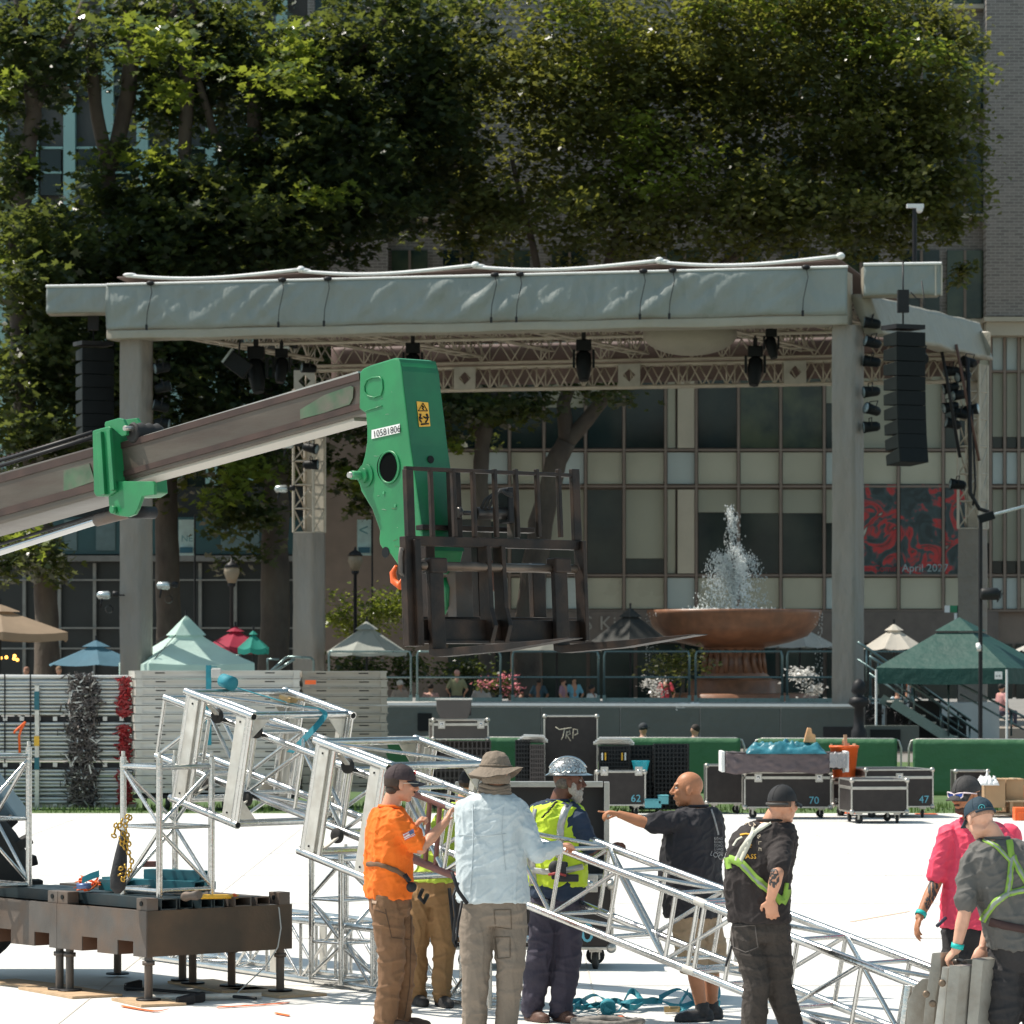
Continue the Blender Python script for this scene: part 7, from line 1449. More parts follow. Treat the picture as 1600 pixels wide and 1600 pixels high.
    if shoe:
        for l in lj: b = MB(); footmesh(b, l[2], toes); addmesh('shoe', remesh(b, .008, 2), shoe, t)
    for s in (-1, 1):
        e = hc+u*.006+f*.0735+r*.030*s; b = MB(); b.ell(e, (.0118, .0118, .0105), None, 12, 8); eo = b.build('eye', mat('eye_white', (.42, .38, .35), .4), t); b = MB(); b.ell(e+f*.0085, (.0062, .0062, .0062), None, 10, 6); b.build('iris', BLKF, eo)
        b = MB(); b.path([e+u*.020-r*.018*s+f*.006, e+u*.024+f*.009, e+u*.019+r*.018*s-f*.002], .004, 6); b.build('eyebrow', mat('brow_hair', (.05, .03, .02), .8), t)
    return out
def dome(b, c, f, r, u, rx, ry, rz, a1=1.5, n=28, m=12, th=.006, skew=0.):
    def fn(i, j): a = 2*math.pi*i; t = a1*j; return c+r*(rx*math.sin(t)*math.cos(a))+f*(ry*math.sin(t)*math.sin(a))+u*(rz*math.cos(t)+skew*math.sin(t)*math.sin(a))
    b.grid(fn, n, m, True)
    def fn2(i, j): a = 2*math.pi*i; t = a1*(1-j); return c+r*((rx-th)*math.sin(t)*math.cos(a))+f*((ry-th)*math.sin(t)*math.sin(a))+u*((rz-th)*math.cos(t)+skew*math.sin(t)*math.sin(a))
    b.grid(fn2, n, m, True)
def cap(p, m, visor_m=None, name='cap', tilt=0.):
    hc, f, r, u = p['hc'], p['f'], p['r'], p['u']; f2 = (f+u*tilt).normalized(); u2 = r.cross(f2).normalized(); b = MB(); c = hc+u*.030-f*.012
    dome(b, c, f2, r, u2, .0845, .106, .098, 1.62); o = b.build(name, m, p['t'])
    b = MB()
    def fn(i, j):
        a = -1.15+2.3*i; e = j; rx, ry = .080, .100; bx, by = rx*math.sin(a), ry*math.cos(a); L = .078*math.cos(a*.95)**.6 if abs(a*.95) < 1.55 else 0
        return c+r*(bx*(1+.05*e))+f2*(by+L*e)+u2*(-.002-.018*e-.022*(math.sin(a)**2)*(.4+.9*e))
    b.grid(fn, 18, 6, True, -u2*.004); b.build('visor', visor_m or m, o)
    b = MB(); b.ell(c+u2*.098, (.008, .008, .005), (r, f2, u2), 10, 6); b.build('button', m, o)
    b = MB()
    for k in range(3): a = math.pi*k/3+.52; b.path([c+(r*.0855*math.sin(t)*math.cos(a)+f2*.107*math.sin(t)*math.sin(a)+u2*.099*math.cos(t)) for t in [-1.5+.25*q for q in range(13)]], .0014, 4)
    b.build('seams', m, o)
    p['cap'] = o; p['cap_c'] = c; p['cap_u'] = u2; p['cap_f'] = f2; return o
def hairback(p, m, low=.075, side=.0, thick=.0):
    hc, f, r, u = p['hc'], p['f'], p['r'], p['u']; b = MB()
    def fn(i, j):
        a = math.pi*(1.06+.88*i)+0; t = .5+1.45*j; ca, sa = math.cos(a), math.sin(a); k = 1+.03*noise.noise(V((i*30, j*22, 3)))
        return hc+u*.026-f*.014+(r*((.080+thick)*math.sin(t)*ca)+f*((.099+thick)*math.sin(t)*sa)+u*(.095*math.cos(t)))*k-(u*side*(j**3))
    b.grid(fn, 34, 16, True, (f*.006)); o = b.build('hair', m, p['t']); return o
def ring_band(name, c, d, r, w_, m, parent): d = d.normalized(); x = d.cross(V((.3, .9, .1))).normalized(); b = MB(); b.lathe(c-d*w_/2, [(r, 0), (r+.003, 0), (r+.003, w_), (r, w_)], 20, (x, d.cross(x), d), False); return b.build(name, m, parent)

# --- A: man in orange
A = person('man in an orange t shirt and brown work trousers reaching for the sleeve block', 25.4, (627, 1224), (1, .12, -.10),
  [(608, 1262, 0, .085, .075), (606, 1272, 0, .150, .095), (607, 1290, 0, .185, .118), (607, 1325, 0, .182, .128), (608, 1360, 0, .170, .132), (607, 1392, 0, .165, .135), (607, 1404, 0, .165, .130)], (1, .45),
  [dict(s=(619, 1283, -.15), e=(658, 1326, -.17), w=(697, 1283, -.05), h=(706, 1262, .02), pn=(1, .4, 0), curl=.45), dict(s=(622, 1280, .17), e=(652, 1318, .24), w=(647, 1294, .20), h=(657, 1281, .18), pn=(1, 0, -.3), curl=1.2)],
  [((604, 1412, -.08), (612, 1498, -.06), (602, 1590, -.02)), ((614, 1412, .09), (630, 1500, .10), (628, 1590, .14))],
  cloth_mat('orange_cotton', (.88, .17, .012), .85, .2), cloth_mat('brown_duck', (.20, .105, .052), .85), SKL, mat('brown_boot', (.10, .06, .04), .7), (1, -.15), amp=.010, leg_r=(.106, .086, .078))
hairback(A, mat('dark_brown_hair', (.045, .025, .015), .7, 0, .3, 60, .5, 200), side=.02, thick=.004)
b = MB(); hc, f, r, u = A['hc'], A['f'], A['r'], A['u']; b.ell(hc-u*.003-f*.030-r*-.0, (.083, .062, .060), (r, f, u), 20, 12); b.ell(hc-u*.045-f*.055, (.066, .045, .045), (r, f, u), 16, 10); b.build('hair_sides', MATS['dark_brown_hair'], A['t'])
cap(A, cloth_mat('dark_brown_cap', (.05, .032, .034), .8), mat('cap_visor_black', (.035, .028, .03), .6), tilt=.02)
b = MB(); cf = A['cap_c']+A['cap_f']*.098+A['cap_u']*.048; b.box(cf, (.045, .008, .026), (r, A['cap_f'], A['cap_u'])); b.build('red_emblem', mat('emblem_red', (.6, .02, .02), .6), A['cap'], bevel=.003)
gl_ = mat('clear_lens', (.8, .8, .75), .1, 0, .02, 3, spec=.8, alpha=.35); b = MB()
for s in (-1, 1): b.ell(hc+u*.004+f*.104+r*.031*s, (.026, .003, .019), (r, f, u), 14, 8)
b.build('lenses', gl_, A['t'], kind=None); b = MB()
for s in (-1, 1): b.path([hc+u*.010+f*.104+r*.056*s, hc+u*.010+f*.06+r*.074*s, hc+u*.002-f*.01+r*.080*s], .0022, 6)
b.path([hc+u*.012+f*.106-r*.056, hc+u*.016+f*.110, hc+u*.012+f*.106+r*.056], .002, 6); b.build('glasses_frame', mat('frame_pale', (.6, .55, .45), .3), A['t'])
b = MB(); b.ell(hc-u*.050+f*.093, (.026, .008, .007), (r, f, u), 14, 7); b.build('moustache', MATS['dark_brown_hair'], A['t'])
BELT = mat('brown_webbing', (.16, .09, .05), .8)
strip('waist_strap', [(574, 1350), (590, 1350), (606, 1355), (622, 1362), (634, 1371)], 7, A['bvh'], BELT, A['t'], .012)
b = MB(); b.tube(P(632, 1366, 25.2), P(640, 1378, 25.2), .016); b.ell(P(643, 1386, 25.2), (.035, .03, .035)); b.build('belt_tool', BLK, A['t'])
fx, fy = 633, 1307; dx, dy = V((16.5, -7)), V((2.6, 6.6))
def fp(a, c): return (fx-4+dx[0]*a+dy[0]*c, fy-4+dx[1]*a+dy[1]*c)
def patch_rect(nm, a0, a1, c0, c1, bv, m, par, off): 
    g_ = [fp(a0+(a1-a0)*i/3, c0+(c1-c0)*j/2) for j in range(3) for i in range(4)]; return patch(nm, g_, [(j*4+i, j*4+i+1, (j+1)*4+i+1, (j+1)*4+i) for j in range(2) for i in range(3)], bv, m, par, off)
patch_rect('flag_patch', 0, 1, 0, 1.5, A['bvh'], WHT, A['shirt'], .006)
for k in range(4): patch_rect('flag_stripe', 0, 1 if k > 1 else .56, k*.43, k*.43+.2, A['bvh'], mat('flag_red', (.5, .1, .1), .7), A['shirt'], .009)
patch_rect('flag_canton', .56, 1, 0, .78, A['bvh'], mat('flag_blue', (.08, .1, .2), .7), A['shirt'], .011)
strip('pocket_seam', [(580, 1398), (582, 1420), (604, 1428)], 1.3, A['tbvh'], mat('seam_dark', (.10, .055, .03), .8), A['trousers'], .004); strip('leg_seam', [(602, 1420), (612, 1465), (640, 1468)], 1.2, A['tbvh'], MATS['seam_dark'], A['trousers'], .004)
strip('side_seam', [(642, 1405), (642, 1470), (640, 1540), (632, 1590)], 1.2, A['tbvh'], MATS['seam_dark'], A['trousers'], .004); patch('logo_patch', [(582, 1407), (589, 1408), (588, 1412), (582, 1411)], [(0, 1, 2, 3)], A['tbvh'], mat('logo_pale', (.5, .35, .25), .7), A['trousers'], .005)
# --- B: man behind the block
B = person('man in tan work trousers standing behind the sleeve block, upper body hidden', 27.3, (738, 1228, .1), (.6, .8),
  [(722, 1258, .05, .08, .07), (718, 1268, .05, .15, .09), (712, 1290, .03, .18, .11), (700, 1325, .02, .165, .12), (690, 1350, 0, .155, .12), (680, 1370, 0, .16, .125), (676, 1378, 0, .16, .125)], (.5, .85),
  [dict(s=(700, 1280, -.1), e=(690, 1335, -.05), w=(712, 1345, .1), h=(722, 1345, .15), curl=1.), dict(s=(742, 1280, .1), e=(748, 1330, .2), w=(730, 1335, .3), h=(722, 1335, .3), curl=1.)],
  [((658, 1400, 0), (650, 1485, -.02), (651, 1562, .02)), ((690, 1400, 0), (694, 1485, -.05), (690, 1562, -.08))],
  cloth_mat('lime_shirt', (.42, .55, .06), .8), cloth_mat('tan_canvas_trousers', (.26, .145, .06), .85), SKL, mat('black_boot', (.02, .018, .018), .6), (.35, -1), leg_r=(.10, .078, .074))
hairback(B, MATS['dark_brown_hair']); cap(B, mat('black_cap', (.015, .015, .017), .8))
b = MB(); b.path([P(660, 1390, 27.0), P(655, 1402, 26.95), P(662, 1410, 26.95), P(668, 1398, 27.0)], .016, 6); b.build('carabiner_tool', BLK, B['t']); b = MB(); b.path([P(702, 1388, 27.), P(706, 1430, 26.95), P(710, 1470, 26.95), P(708, 1440, 26.98)], .014, 6); b.build('hanging_tool_cord', BLK, B['t'])
# --- C: man in sun hat
C = person('man in a pale blue long sleeved shirt and brown sun hat, back to the camera', 24.8, (776, 1208), (.55, .85, -.05),
  [(772, 1240, 0, .09, .08), (770, 1250, 0, .165, .105), (768, 1268, 0, .205, .125), (767, 1310, 0, .205, .135), (768, 1355, 0, .205, .145), (771, 1395, 0, .215, .15), (772, 1410, 0, .215, .15)], (.25, 1),
  [dict(s=(807, 1266, .0), e=(838, 1334, -.08), w=(872, 1323, .05), h=(890, 1319, .12), pn=(0, -.3, -1), curl=1.0, thumb=-1), dict(s=(730, 1266, .02), e=(727, 1335, .12), w=(738, 1316, .34), h=(744, 1306, .42), curl=.9)],
  [((745, 1428, 0), (744, 1510, -.03), (741, 1600, .02)), ((797, 1428, 0), (798, 1510, -.03), (791, 1600, .02))],
  cloth_mat('pale_blue_cotton', (.50, .56, .58), .55, .2), cloth_mat('grey_brown_canvas', (.225, .18, .14), .85), SKL, mat('tan_boot', (.20, .14, .09), .7), (.2, 1), sleeve='long', amp=.007, leg_r=(.116, .094, .085), shirt_extra=.008)
hc, f, r, u = C['hc'], C['f'], C['r'], C['u']; ht = cloth_mat('olive_brown_hat', (.20, .155, .115), .8, .4); b = MB(); rr, ff, uu = r, f, (u-r*.06).normalized()
def hatfn(i, j):
    a = 2*math.pi*i; prof = [(0, .098), (.03, .096), (.06, .084), (.082, .058), (.094, .02), (.100, -.006), (.135, -.028), (.172, -.060)]; k = j*(len(prof)-1); q = min(int(k), len(prof)-2); g_ = k-q; rad = prof[q][0]*(1-g_)+prof[q+1][0]*g_; h = prof[q][1]*(1-g_)+prof[q+1][1]*g_
    if rad > .1: h += (rad-.1)*(.35*math.sin(a*2+.5)+.45*math.cos(a)+.25*noise.noise(V((math.cos(a)*2, math.sin(a)*2, 1))))
    else: h += .006*noise.noise(V((math.cos(a)*2+3, math.sin(a)*2, j*6)))
    rad *= 1+.04*noise.noise(V((math.cos(a)*1.5, math.sin(a)*1.5, j*5+2)))
    return hc+uu*(.045+h)+rr*rad*math.cos(a)+ff*rad*1.10*math.sin(a)-f*.01
b.grid(hatfn, 48, 28, True); b.grid(lambda i, j: hatfn(i, 1-j)-uu*.003, 48, 28, True); ho = b.build('sun_hat', ht, C['t']); b = MB(); b.path([hc+uu*.048+rr*.100*math.cos(a)+ff*.110*math.sin(a)-f*.01 for a in [k*.262 for k in range(24)]], .007, 6, closed=True); b.build('hat_band', ht, ho)
nm = MB(); dome(nm, hc-u*.035-f*.005, f, r, u, .088, .105, .085, 2.0); nm.build('neck_cover', ht, C['t']); b = MB(); nk = P(773, 1238, 24.8)
for k in range(3): b.path([nk+(r*math.cos(a)*(.088+.008*k)+f*math.sin(a)*(.085))+Z*(.035-.022*k+.01*math.sin(2*a+k)) for a in [j*.3307 for j in range(19)]], .016, 8, closed=True)
b.build('neck_scarf', ht, C['t'])
sm_ = mat('seam_blue', (.42, .475, .50), .8)
strip('yoke_seam', [(716, 1304), (740, 1306), (765, 1305), (790, 1303)], 1.6, C['bvh'], sm_, C['shirt'], .004); strip('back_vent', [(739, 1256), (740, 1300), (738, 1350), (735, 1395)], 1.4, C['bvh'], sm_, C['shirt'], .004); strip('back_vent', [(786, 1262), (784, 1300), (790, 1360)], 1.2, C['bvh'], sm_, C['shirt'], .004)
pk1 = [(772, 1422), (798, 1421), (799, 1452), (774, 1448)]
for q in (pk1, [(774, 1464), (797, 1464), (797, 1496), (778, 1498)]): strip('pocket_seam', q+[q[0]], 1.3, C['tbvh'], mat('seam_brown', (.12, .09, .065), .8), C['trousers'], .004)
b = MB(); b.path([P(716, 1380, 24.7), P(708, 1400, 24.62), P(712, 1430, 24.6), P(708, 1470, 24.6), P(712, 1480, 24.6), P(716, 1440, 24.65), P(722, 1408, 24.68)], .010, 6); b.path([P(706, 1362, 24.6), P(716, 1392, 24.6), P(730, 1412, 24.62)], .014, 6); b.build('black_tool_strap', BLK, C['t'])
# --- D: man with hard hat
Dm = person('bearded man in a silver hard hat and yellow hi vis vest, navy trousers', 26.1, (889, 1221), (1, .12),
  [(871, 1253, 0, .09, .08), (869, 1262, 0, .165, .105), (868, 1280, 0, .20, .13), (868, 1320, 0, .195, .14), (869, 1355, 0, .185, .145), (869, 1390, 0, .18, .14), (869, 1402, 0, .18, .14)], (.60, .8),
  [dict(s=(903, 1280, -.12), e=(922, 1330, -.10), w=(948, 1328, .05), h=(964, 1318, .08), pn=(0, -.2, -1), curl=.7, thumb=-1), dict(s=(836, 1280, .1), e=(822, 1320, .22), w=(822, 1290, .30), h=(824, 1278, .32), curl=.9)],
  [((853, 1412, 0), (846, 1490, -.03), (832, 1570, .02)), ((888, 1412, 0), (888, 1492, -.03), (876, 1575, -.02))],
  cloth_mat('navy_cotton', (.018, .035, .07), .8), cloth_mat('navy_work_cloth', (.045, .04, .062), .85), SKD, mat('brown_leather_boot', (.10, .05, .035), .6), (.5, -.9), amp=.010, leg_r=(.108, .09, .088))
hc, f, r, u = Dm['hc'], Dm['f'], Dm['r'], Dm['u']
m = bpy.data.materials.new('carved_silver'); m.use_nodes = True; nd = m.node_tree.nodes; ln = m.node_tree.links; g_ = nd.new('ShaderNodeNewGeometry'); vo = nd.new('ShaderNodeTexVoronoi'); vo.feature = 'DISTANCE_TO_EDGE'; vo.inputs['Scale'].default_value = 42; wn = nd.new('ShaderNodeTexNoise'); wn.inputs['Scale'].default_value = 18; va = nd.new('ShaderNodeVectorMath'); va.operation = 'ADD'; sc_ = nd.new('ShaderNodeVectorMath'); sc_.operation = 'SCALE'; sc_.inputs['Scale'].default_value = .05
ln.new(g_.outputs['Position'], wn.inputs['Vector']); ln.new(wn.outputs['Color'], sc_.inputs[0]); ln.new(g_.outputs['Position'], va.inputs[0]); ln.new(sc_.outputs[0], va.inputs[1]); ln.new(va.outputs[0], vo.inputs['Vector'])
cr_ = nd.new('ShaderNodeValToRGB'); cr_.color_ramp.elements[0].position = .02; cr_.color_ramp.elements[0].color = (.05, .05, .05, 1); cr_.color_ramp.elements[1].position = .09; cr_.color_ramp.elements[1].color = (.55, .56, .55, 1); ln.new(vo.outputs['Distance'], cr_.inputs[0]); pb = nd['Principled BSDF']; ln.new(cr_.outputs[0], pb.inputs['Base Color']); pb.inputs['Metallic'].default_value = .85; pb.inputs['Roughness'].default_value = .28
bp = nd.new('ShaderNodeBump'); bp.inputs['Strength'].default_value = .6; bp.inputs['Distance'].default_value = .01; ln.new(cr_.outputs[0], bp.inputs['Height']); ln.new(bp.outputs[0], pb.inputs['Normal']); CARV = m
c = hc+u*.048-f*.008; b = MB(); dome(b, c, f, r, u, .108, .132, .115, 1.45); hh = b.build('hard_hat', CARV, Dm['t'])
def brimfn(i, j): a = 2*math.pi*i; w_ = .028+.016*max(0, math.sin(a)); k = 1+j; return c+r*(.106*math.cos(a)+w_*j*math.cos(a))+f*(.130*math.sin(a)+w_*j*math.sin(a))+u*(.012-.016*j)
b = MB(); b.grid(brimfn, 48, 4, True); b.grid(lambda i, j: brimfn(i, 1-j)-u*.004, 48, 4, True); b.build('brim', mat('polished_aluminium', (.6, .62, .62), .2, .95, .05, 5), hh)
b = MB(); b.path([c+f*(.134*math.sin(t))+u*(.119*math.cos(t)) for t in [-1.2+.2*k for k in range(13)]], .009, 8); b.build('crown_ridge', MATS['polished_aluminium'], hh)
BRD = mat('grey_beard', (.42, .38, .33), .8, 0, .25, 80, .6, 220); b = MB(); ax = (r, f, u)
b.ell(hc-u*.085+f*.050, (.056, .045, .052), ax, 18, 12); b.ell(hc-u*.118+f*.058, (.042, .035, .038), ax, 16, 10); b.ell(hc-u*.050+f*.090, (.030, .010, .008), ax)
for s in (-1, 1): b.ell(hc-u*.045+f*.016+r*.055*s, (.014, .032, .045), ax, 14, 9)
me = remesh(b, .006, 2); folds(me, .005, 40, 3, None); addmesh('beard', me, BRD, Dm['t'])
b = MB(); b.ell(hc-u*.002-f*.040, (.079, .058, .062), ax, 18, 12); b.build('hair', mat('short_grey_hair', (.12, .10, .09), .8, 0, .4, 60), Dm['t'])
# hi vis vest: a loose layer over the shirt
VY = mat('hi_vis_yellow', (.55, .72, .03), .7, 0, .06, 6, .2, 80); VS = mat('reflective_silver', (.45, .45, .43), .35, .5, .08, 9)
tf, tr_, _ = frame_((.60, .8, 0)); Jd = lambda x, y: P(x, y, 26.1); b = MB()
loft(b, smooth_rings([(Jd(871, 1251), .100, .090, tr_, tf), (Jd(870, 1261), .188, .150, tr_, tf), (Jd(868, 1282), .208, .172, tr_, tf), (Jd(868, 1325), .224, .172, tr_, tf), (Jd(869, 1365), .218, .175, tr_, tf), (Jd(870, 1384), .214, .172, tr_, tf)]), 30, 2.3)
me = remesh(b, .0085, 3); folds(me, .010, 7, 4, None); vest = addmesh('vest', me, VY, Dm['t']); vb = bvh_of(vest)
for pts in ([(843, 1250), (834, 1262), (829, 1290), (830, 1340), (834, 1384)], [(890, 1254), (882, 1268), (876, 1290), (874, 1340)], ): strip('reflective_band', pts, 11, vb, VS, vest, .005)
strip('reflective_band', [(822, 1358), (850, 1362), (880, 1361), (910, 1354)], 9, vb, VS, vest, .006)
cq = [proj(vb, 869-k*.95, 1254+k*1.2) for k in range(22)]; b = MB(); b.path([q[0]+q[1]*(.012+.006*(i % 2))+V((.006*(1 if i % 2 else -1), 0, 0)) for i, q in enumerate(cq) if q], .0065, 6); b.build('coiled_cord', BLK, vest); b = MB(); b.box(P(873, 1360, 25.84), (.10, .06, .12)); b.box(P(888, 1372, 25.85), (.14, .05, .05)); b.ell(P(868, 1356, 25.82), (.05, .03, .05)); addmesh('tool_pouch', remesh(b, .006, 2), mat('pouch_black', (.03, .03, .035), .7), Dm['t'])
b = MB(); b.path([P(857, 1367, 25.8), P(870, 1364, 25.78), P(884, 1368, 25.8)], .009, 8); b.build('red_handle', mat('handle_red', (.4, .05, .05), .5), Dm['t'])
# --- E: bald man pointing
E = person('bald man in a black t shirt and khaki shorts pointing to the left', 26.1, (1074, 1233), (-1, .0, .02),
  [(1090, 1262, 0, .095, .085), (1089, 1271, 0, .165, .11), (1086, 1290, 0, .215, .135), (1083, 1325, 0, .215, .155), (1080, 1365, 0, .205, .165), (1083, 1405, 0, .20, .155), (1086, 1432, 0, .195, .15)], (-.75, .65),
  [dict(s=(1062, 1283, -.16), e=(1012, 1287, -.20), w=(970, 1273, -.20), h=(950, 1269, -.20), pn=(0, -.15, -1), curl=.85, point=True, thumb=-1), dict(s=(1112, 1285, .18), e=(1122, 1340, .25), w=(1108, 1385, .30), h=(1104, 1400, .30), curl=.5)],
  [((1072, 1436, 0), (1084, 1508, -.04), (1097, 1580, -.02)), ((1104, 1436, .05), (1112, 1505, .06), (1112, 1578, .12))],
  cloth_mat('faded_black_cotton', (.022, .021, .026), .85), cloth_mat('khaki_cotton', (.34, .25, .16), .85), SKT, mat('black_mesh_shoe', (.03, .03, .032), .7, 0, .5, 60), (-.9, -.35), shorts=.92, amp=.010, leg_r=(.112, .1, .1), shirt_extra=.006)
GR = mat('shirt_print_grey', (.30, .30, .30), .8)
pxtext('back_print', 'LOCAL', 1122, 1342, 12, 22, E['bvh'], GR, E['shirt'], squeeze=.8)
for k in range(5): pxtext('back_print', ['WORK', 'TOUR', 'LOAD', 'CREW', 'BY ?'][k][:4] if 0 else 'LOAD', 1122, 1312+k*5.5, 5.5, 4, E['bvh'], GR, E['shirt'], squeeze=.9)
strip('back_print_border', [(1111, 1265), (1116, 1280), (1122, 1305)], 2, E['bvh'], GR, E['shirt'])
hc, f, r, u = E['hc'], E['f'], E['r'], E['u']
# --- F: man in black t shirt with harness
Fm = person('man in a printed black t shirt, cap and green harness, hand on his hip', 23.7, (1224, 1258), (.62, .78, .0),
  [(1203, 1284, 0, .095, .085), (1200, 1292, 0, .155, .105), (1194, 1310, 0, .195, .13), (1188, 1345, 0, .20, .145), (1184, 1385, 0, .19, .15), (1185, 1420, 0, .18, .145), (1187, 1440, 0, .178, .14)], (.30, .95),
  [dict(s=(1224, 1312, -.07), e=(1214, 1366, -.34), w=(1204, 1406, -.25), h=(1207, 1432, -.20), pn=(.2, .9, 0), curl=.35, thumb=-1, spread=1, k=1.08), dict(s=(1157, 1315, .05), e=(1146, 1372, .16), w=(1160, 1400, .30), h=(1172, 1405, .34), curl=.6)],
  [((1167, 1455, 0), (1182, 1535, -.04), (1176, 1628, .02)), ((1209, 1455, 0), (1216, 1540, .05), (1245, 1628, .10))],
  cloth_mat('worn_black_cotton', (.026, .019, .018), .85), cloth_mat('washed_black_denim', (.048, .038, .032), .85, .5), SKL, mat('black_boot', (.02, .018, .018), .6), (.5, .8), amp=.009, leg_r=(.106, .088, .084))
hairback(Fm, mat('short_brown_hair', (.10, .06, .04), .8, 0, .3, 60, .4, 200), side=.0, thick=.001); cap(Fm, mat('black_cap', (.015, .015, .017), .8), tilt=-.02)
b = MB(); hc, f, r, u = Fm['hc'], Fm['f'], Fm['r'], Fm['u']; b.path([hc+u*.010-f*.014+(r*math.cos(a)*.086+f*math.sin(a)*.108) for a in [math.pi*(1.15+.07*k) for k in range(11)]], .009, 8); b.build('cap_strap', mat('strap_charcoal', (.06, .055, .05), .6), Fm['cap'])
HG = mat('lime_webbing', (.25, .42, .06), .75, 0, .1, 20, .3, 150); HW = mat('sunlit_webbing', (.62, .60, .50), .7); HS = mat('grey_reflective', (.26, .30, .26), .5, .2)  # pale webbing paints the sunlit stretches of the lime straps
for pts, w_, mm in (([(1204, 1284), (1180, 1300), (1160, 1325), (1150, 1345)], 7, HW), ([(1178, 1294), (1170, 1320), (1158, 1345)], 6, HW), ([(1140, 1342), (1148, 1344), (1160, 1350), (1180, 1372), (1203, 1392), (1222, 1410)], 12, HG), ([(1231, 1380), (1228, 1398), (1221, 1412)], 10, HG), ([(1137, 1340), (1140, 1358)], 8, HG)):
    strip('harness_strap', pts, w_, Fm['bvh'], mm, Fm['t'], .010)
strip('harness_stripe', [(1160, 1351), (1180, 1373), (1203, 1393)], 4, Fm['bvh'], HS, Fm['t'], .013)
GO = mat('print_gold', (.72, .38, .03), .7); PW = mat('print_pale', (.55, .45, .33), .7)
arctext('back_print', 'UCTIBLE', 1165, 1322, 33, -88, 8, 12, Fm['bvh'], PW, Fm['shirt'], .62)
pxtext('back_print', 'ASS', 1174, 1342, 11, 0, Fm['bvh'], GO, Fm['shirt'])
b_ = []
for k in range(4): a = math.pi*k/4; strip('print_star', [(1169-6*math.cos(a), 1320-6*math.sin(a)), (1169+6*math.cos(a), 1320+6*math.sin(a))], 1.4, Fm['bvh'], GO, Fm['shirt'], .006, step=2)
strip('print_line', [(1157, 1305), (1166, 1303), (1177, 1305)], 2, Fm['bvh'], GO, Fm['shirt'], .006); strip('print_line', [(1146, 1322), (1152, 1312), (1160, 1308)], 2.5, Fm['bvh'], HW, Fm['shirt'], .006)
TAT = mat('tattoo_ink', (.05, .045, .045), .6, 0, .5, 60)
def tat(p, x, y, w_, h, seed):
    g_, fs = [], []; n = 17; mm = 26
    for j in range(mm):
        for i in range(n): g_.append((x+(i/(n-1)-.5)*w_, y+(j/(mm-1)-.5)*h))
    for j in range(mm-1):
        for i in range(n-1):
            e = ((i-7.5)/8)**2+((j-12)/12.5)**2
            if e < 1 and noise.noise(V((i*.34, j*.30, seed))) > -.10: fs.append((j*n+i, j*n+i+1, (j+1)*n+i+1, (j+1)*n+i))
    return patch('tattoo', g_, fs, p['body_bvh'], TAT, p['t'], .0022)
tat(Fm, 1209, 1372, 17, 30, 2)
strip('pocket_seam', [(1143, 1448), (1147, 1480), (1165, 1488), (1184, 1480), (1180, 1446), (1143, 1448)], 1.6, Fm['tbvh'], mat('seam_grey', (.13, .11, .10), .8), Fm['trousers'], .004); strip('belt_line', [(1138, 1443), (1180, 1444), (1230, 1440)], 2, Fm['tbvh'], BLK, Fm['trousers'], .006)
b = MB(); b.path([P(1143, 1478, 23.6), P(1134, 1510, 23.55)], .008, 6); b.build('hanging_tool', BLK, Fm['t'])
# --- G: man in pink
G = person('man in a bright pink t shirt, dark cap and white framed sunglasses', 24.5, (1509, 1243), (-.74, -.64, -.10),
  [(1520, 1282, 0, .095, .085), (1524, 1291, 0, .165, .105), (1528, 1308, 0, .21, .13), (1526, 1345, 0, .20, .14), (1522, 1385, 0, .185, .14), (1518, 1430, 0, .18, .14), (1518, 1450, 0, .18, .14)], (-.35, -.93),
  [dict(s=(1480, 1305, -.02), e=(1462, 1380, -.02), w=(1437, 1432, -.12), h=(1432, 1452, -.15), pn=(.9, .2, -.1), curl=.4, thumb=-1, spread=.6), dict(s=(1578, 1304, .05), e=(1594, 1375, .0), w=(1590, 1430, -.12), h=(1588, 1448, -.14), curl=.5)],
  [((1496, 1462, 0), (1500, 1555, -.04), (1503, 1650, .02)), ((1540, 1462, .02), (1548, 1555, .0), (1556, 1650, .03))],
  cloth_mat('hot_pink_jersey', (.85, .065, .13), .65, .15), cloth_mat('black_jersey', (.022, .02, .022), .8), SKT, mat('grey_trainer', (.2, .2, .2), .7), (-.3, -1), shorts=.72, amp=.008, leg_r=(.106, .1, .1))
cap(G, cloth_mat('charcoal_cap', (.045, .042, .042), .8), tilt=-.10); hc, f, r, u = G['hc'], G['f'], G['r'], G['u']
b = MB(); b.ell(hc-u*.0-f*.030, (.078, .075, .055), (r, f, u), 20, 12); b.build('hair', MATS['dark_brown_hair'], G['t'])
b = MB(); b.ell(hc-u*.086+f*.046, (.050, .042, .032), (r, f, u), 16, 10); b.ell(hc-u*.052+f*.091, (.027, .008, .007), (r, f, u), 12, 7); b.build('beard', mat('short_dark_beard', (.09, .05, .035), .8, 0, .3, 80), G['t'])
sg = MB(); le = MB()
for s in (-1, 1):
    c = hc+u*.010+f*.104+r*.033*s; pts = [c+r*.031*s*(-1)+u*.012-f*.0, c+u*.018+r*.0*s, c+r*.034*s+u*.022-f*.010, c+r*.030*s-u*.004-f*.006, c+r*.010*s-u*.020, c-r*.018*s-u*.018]
    sg.path(pts, .0045, 8, closed=True); sg.path([c+r*.034*s+u*.020-f*.010, hc+u*.024+f*.05+r*.082*s, hc+u*.012-f*.012+r*.085*s], [.006, .005, .004], 8); le.prism([q-f*.002 for q in pts], -f*.003)
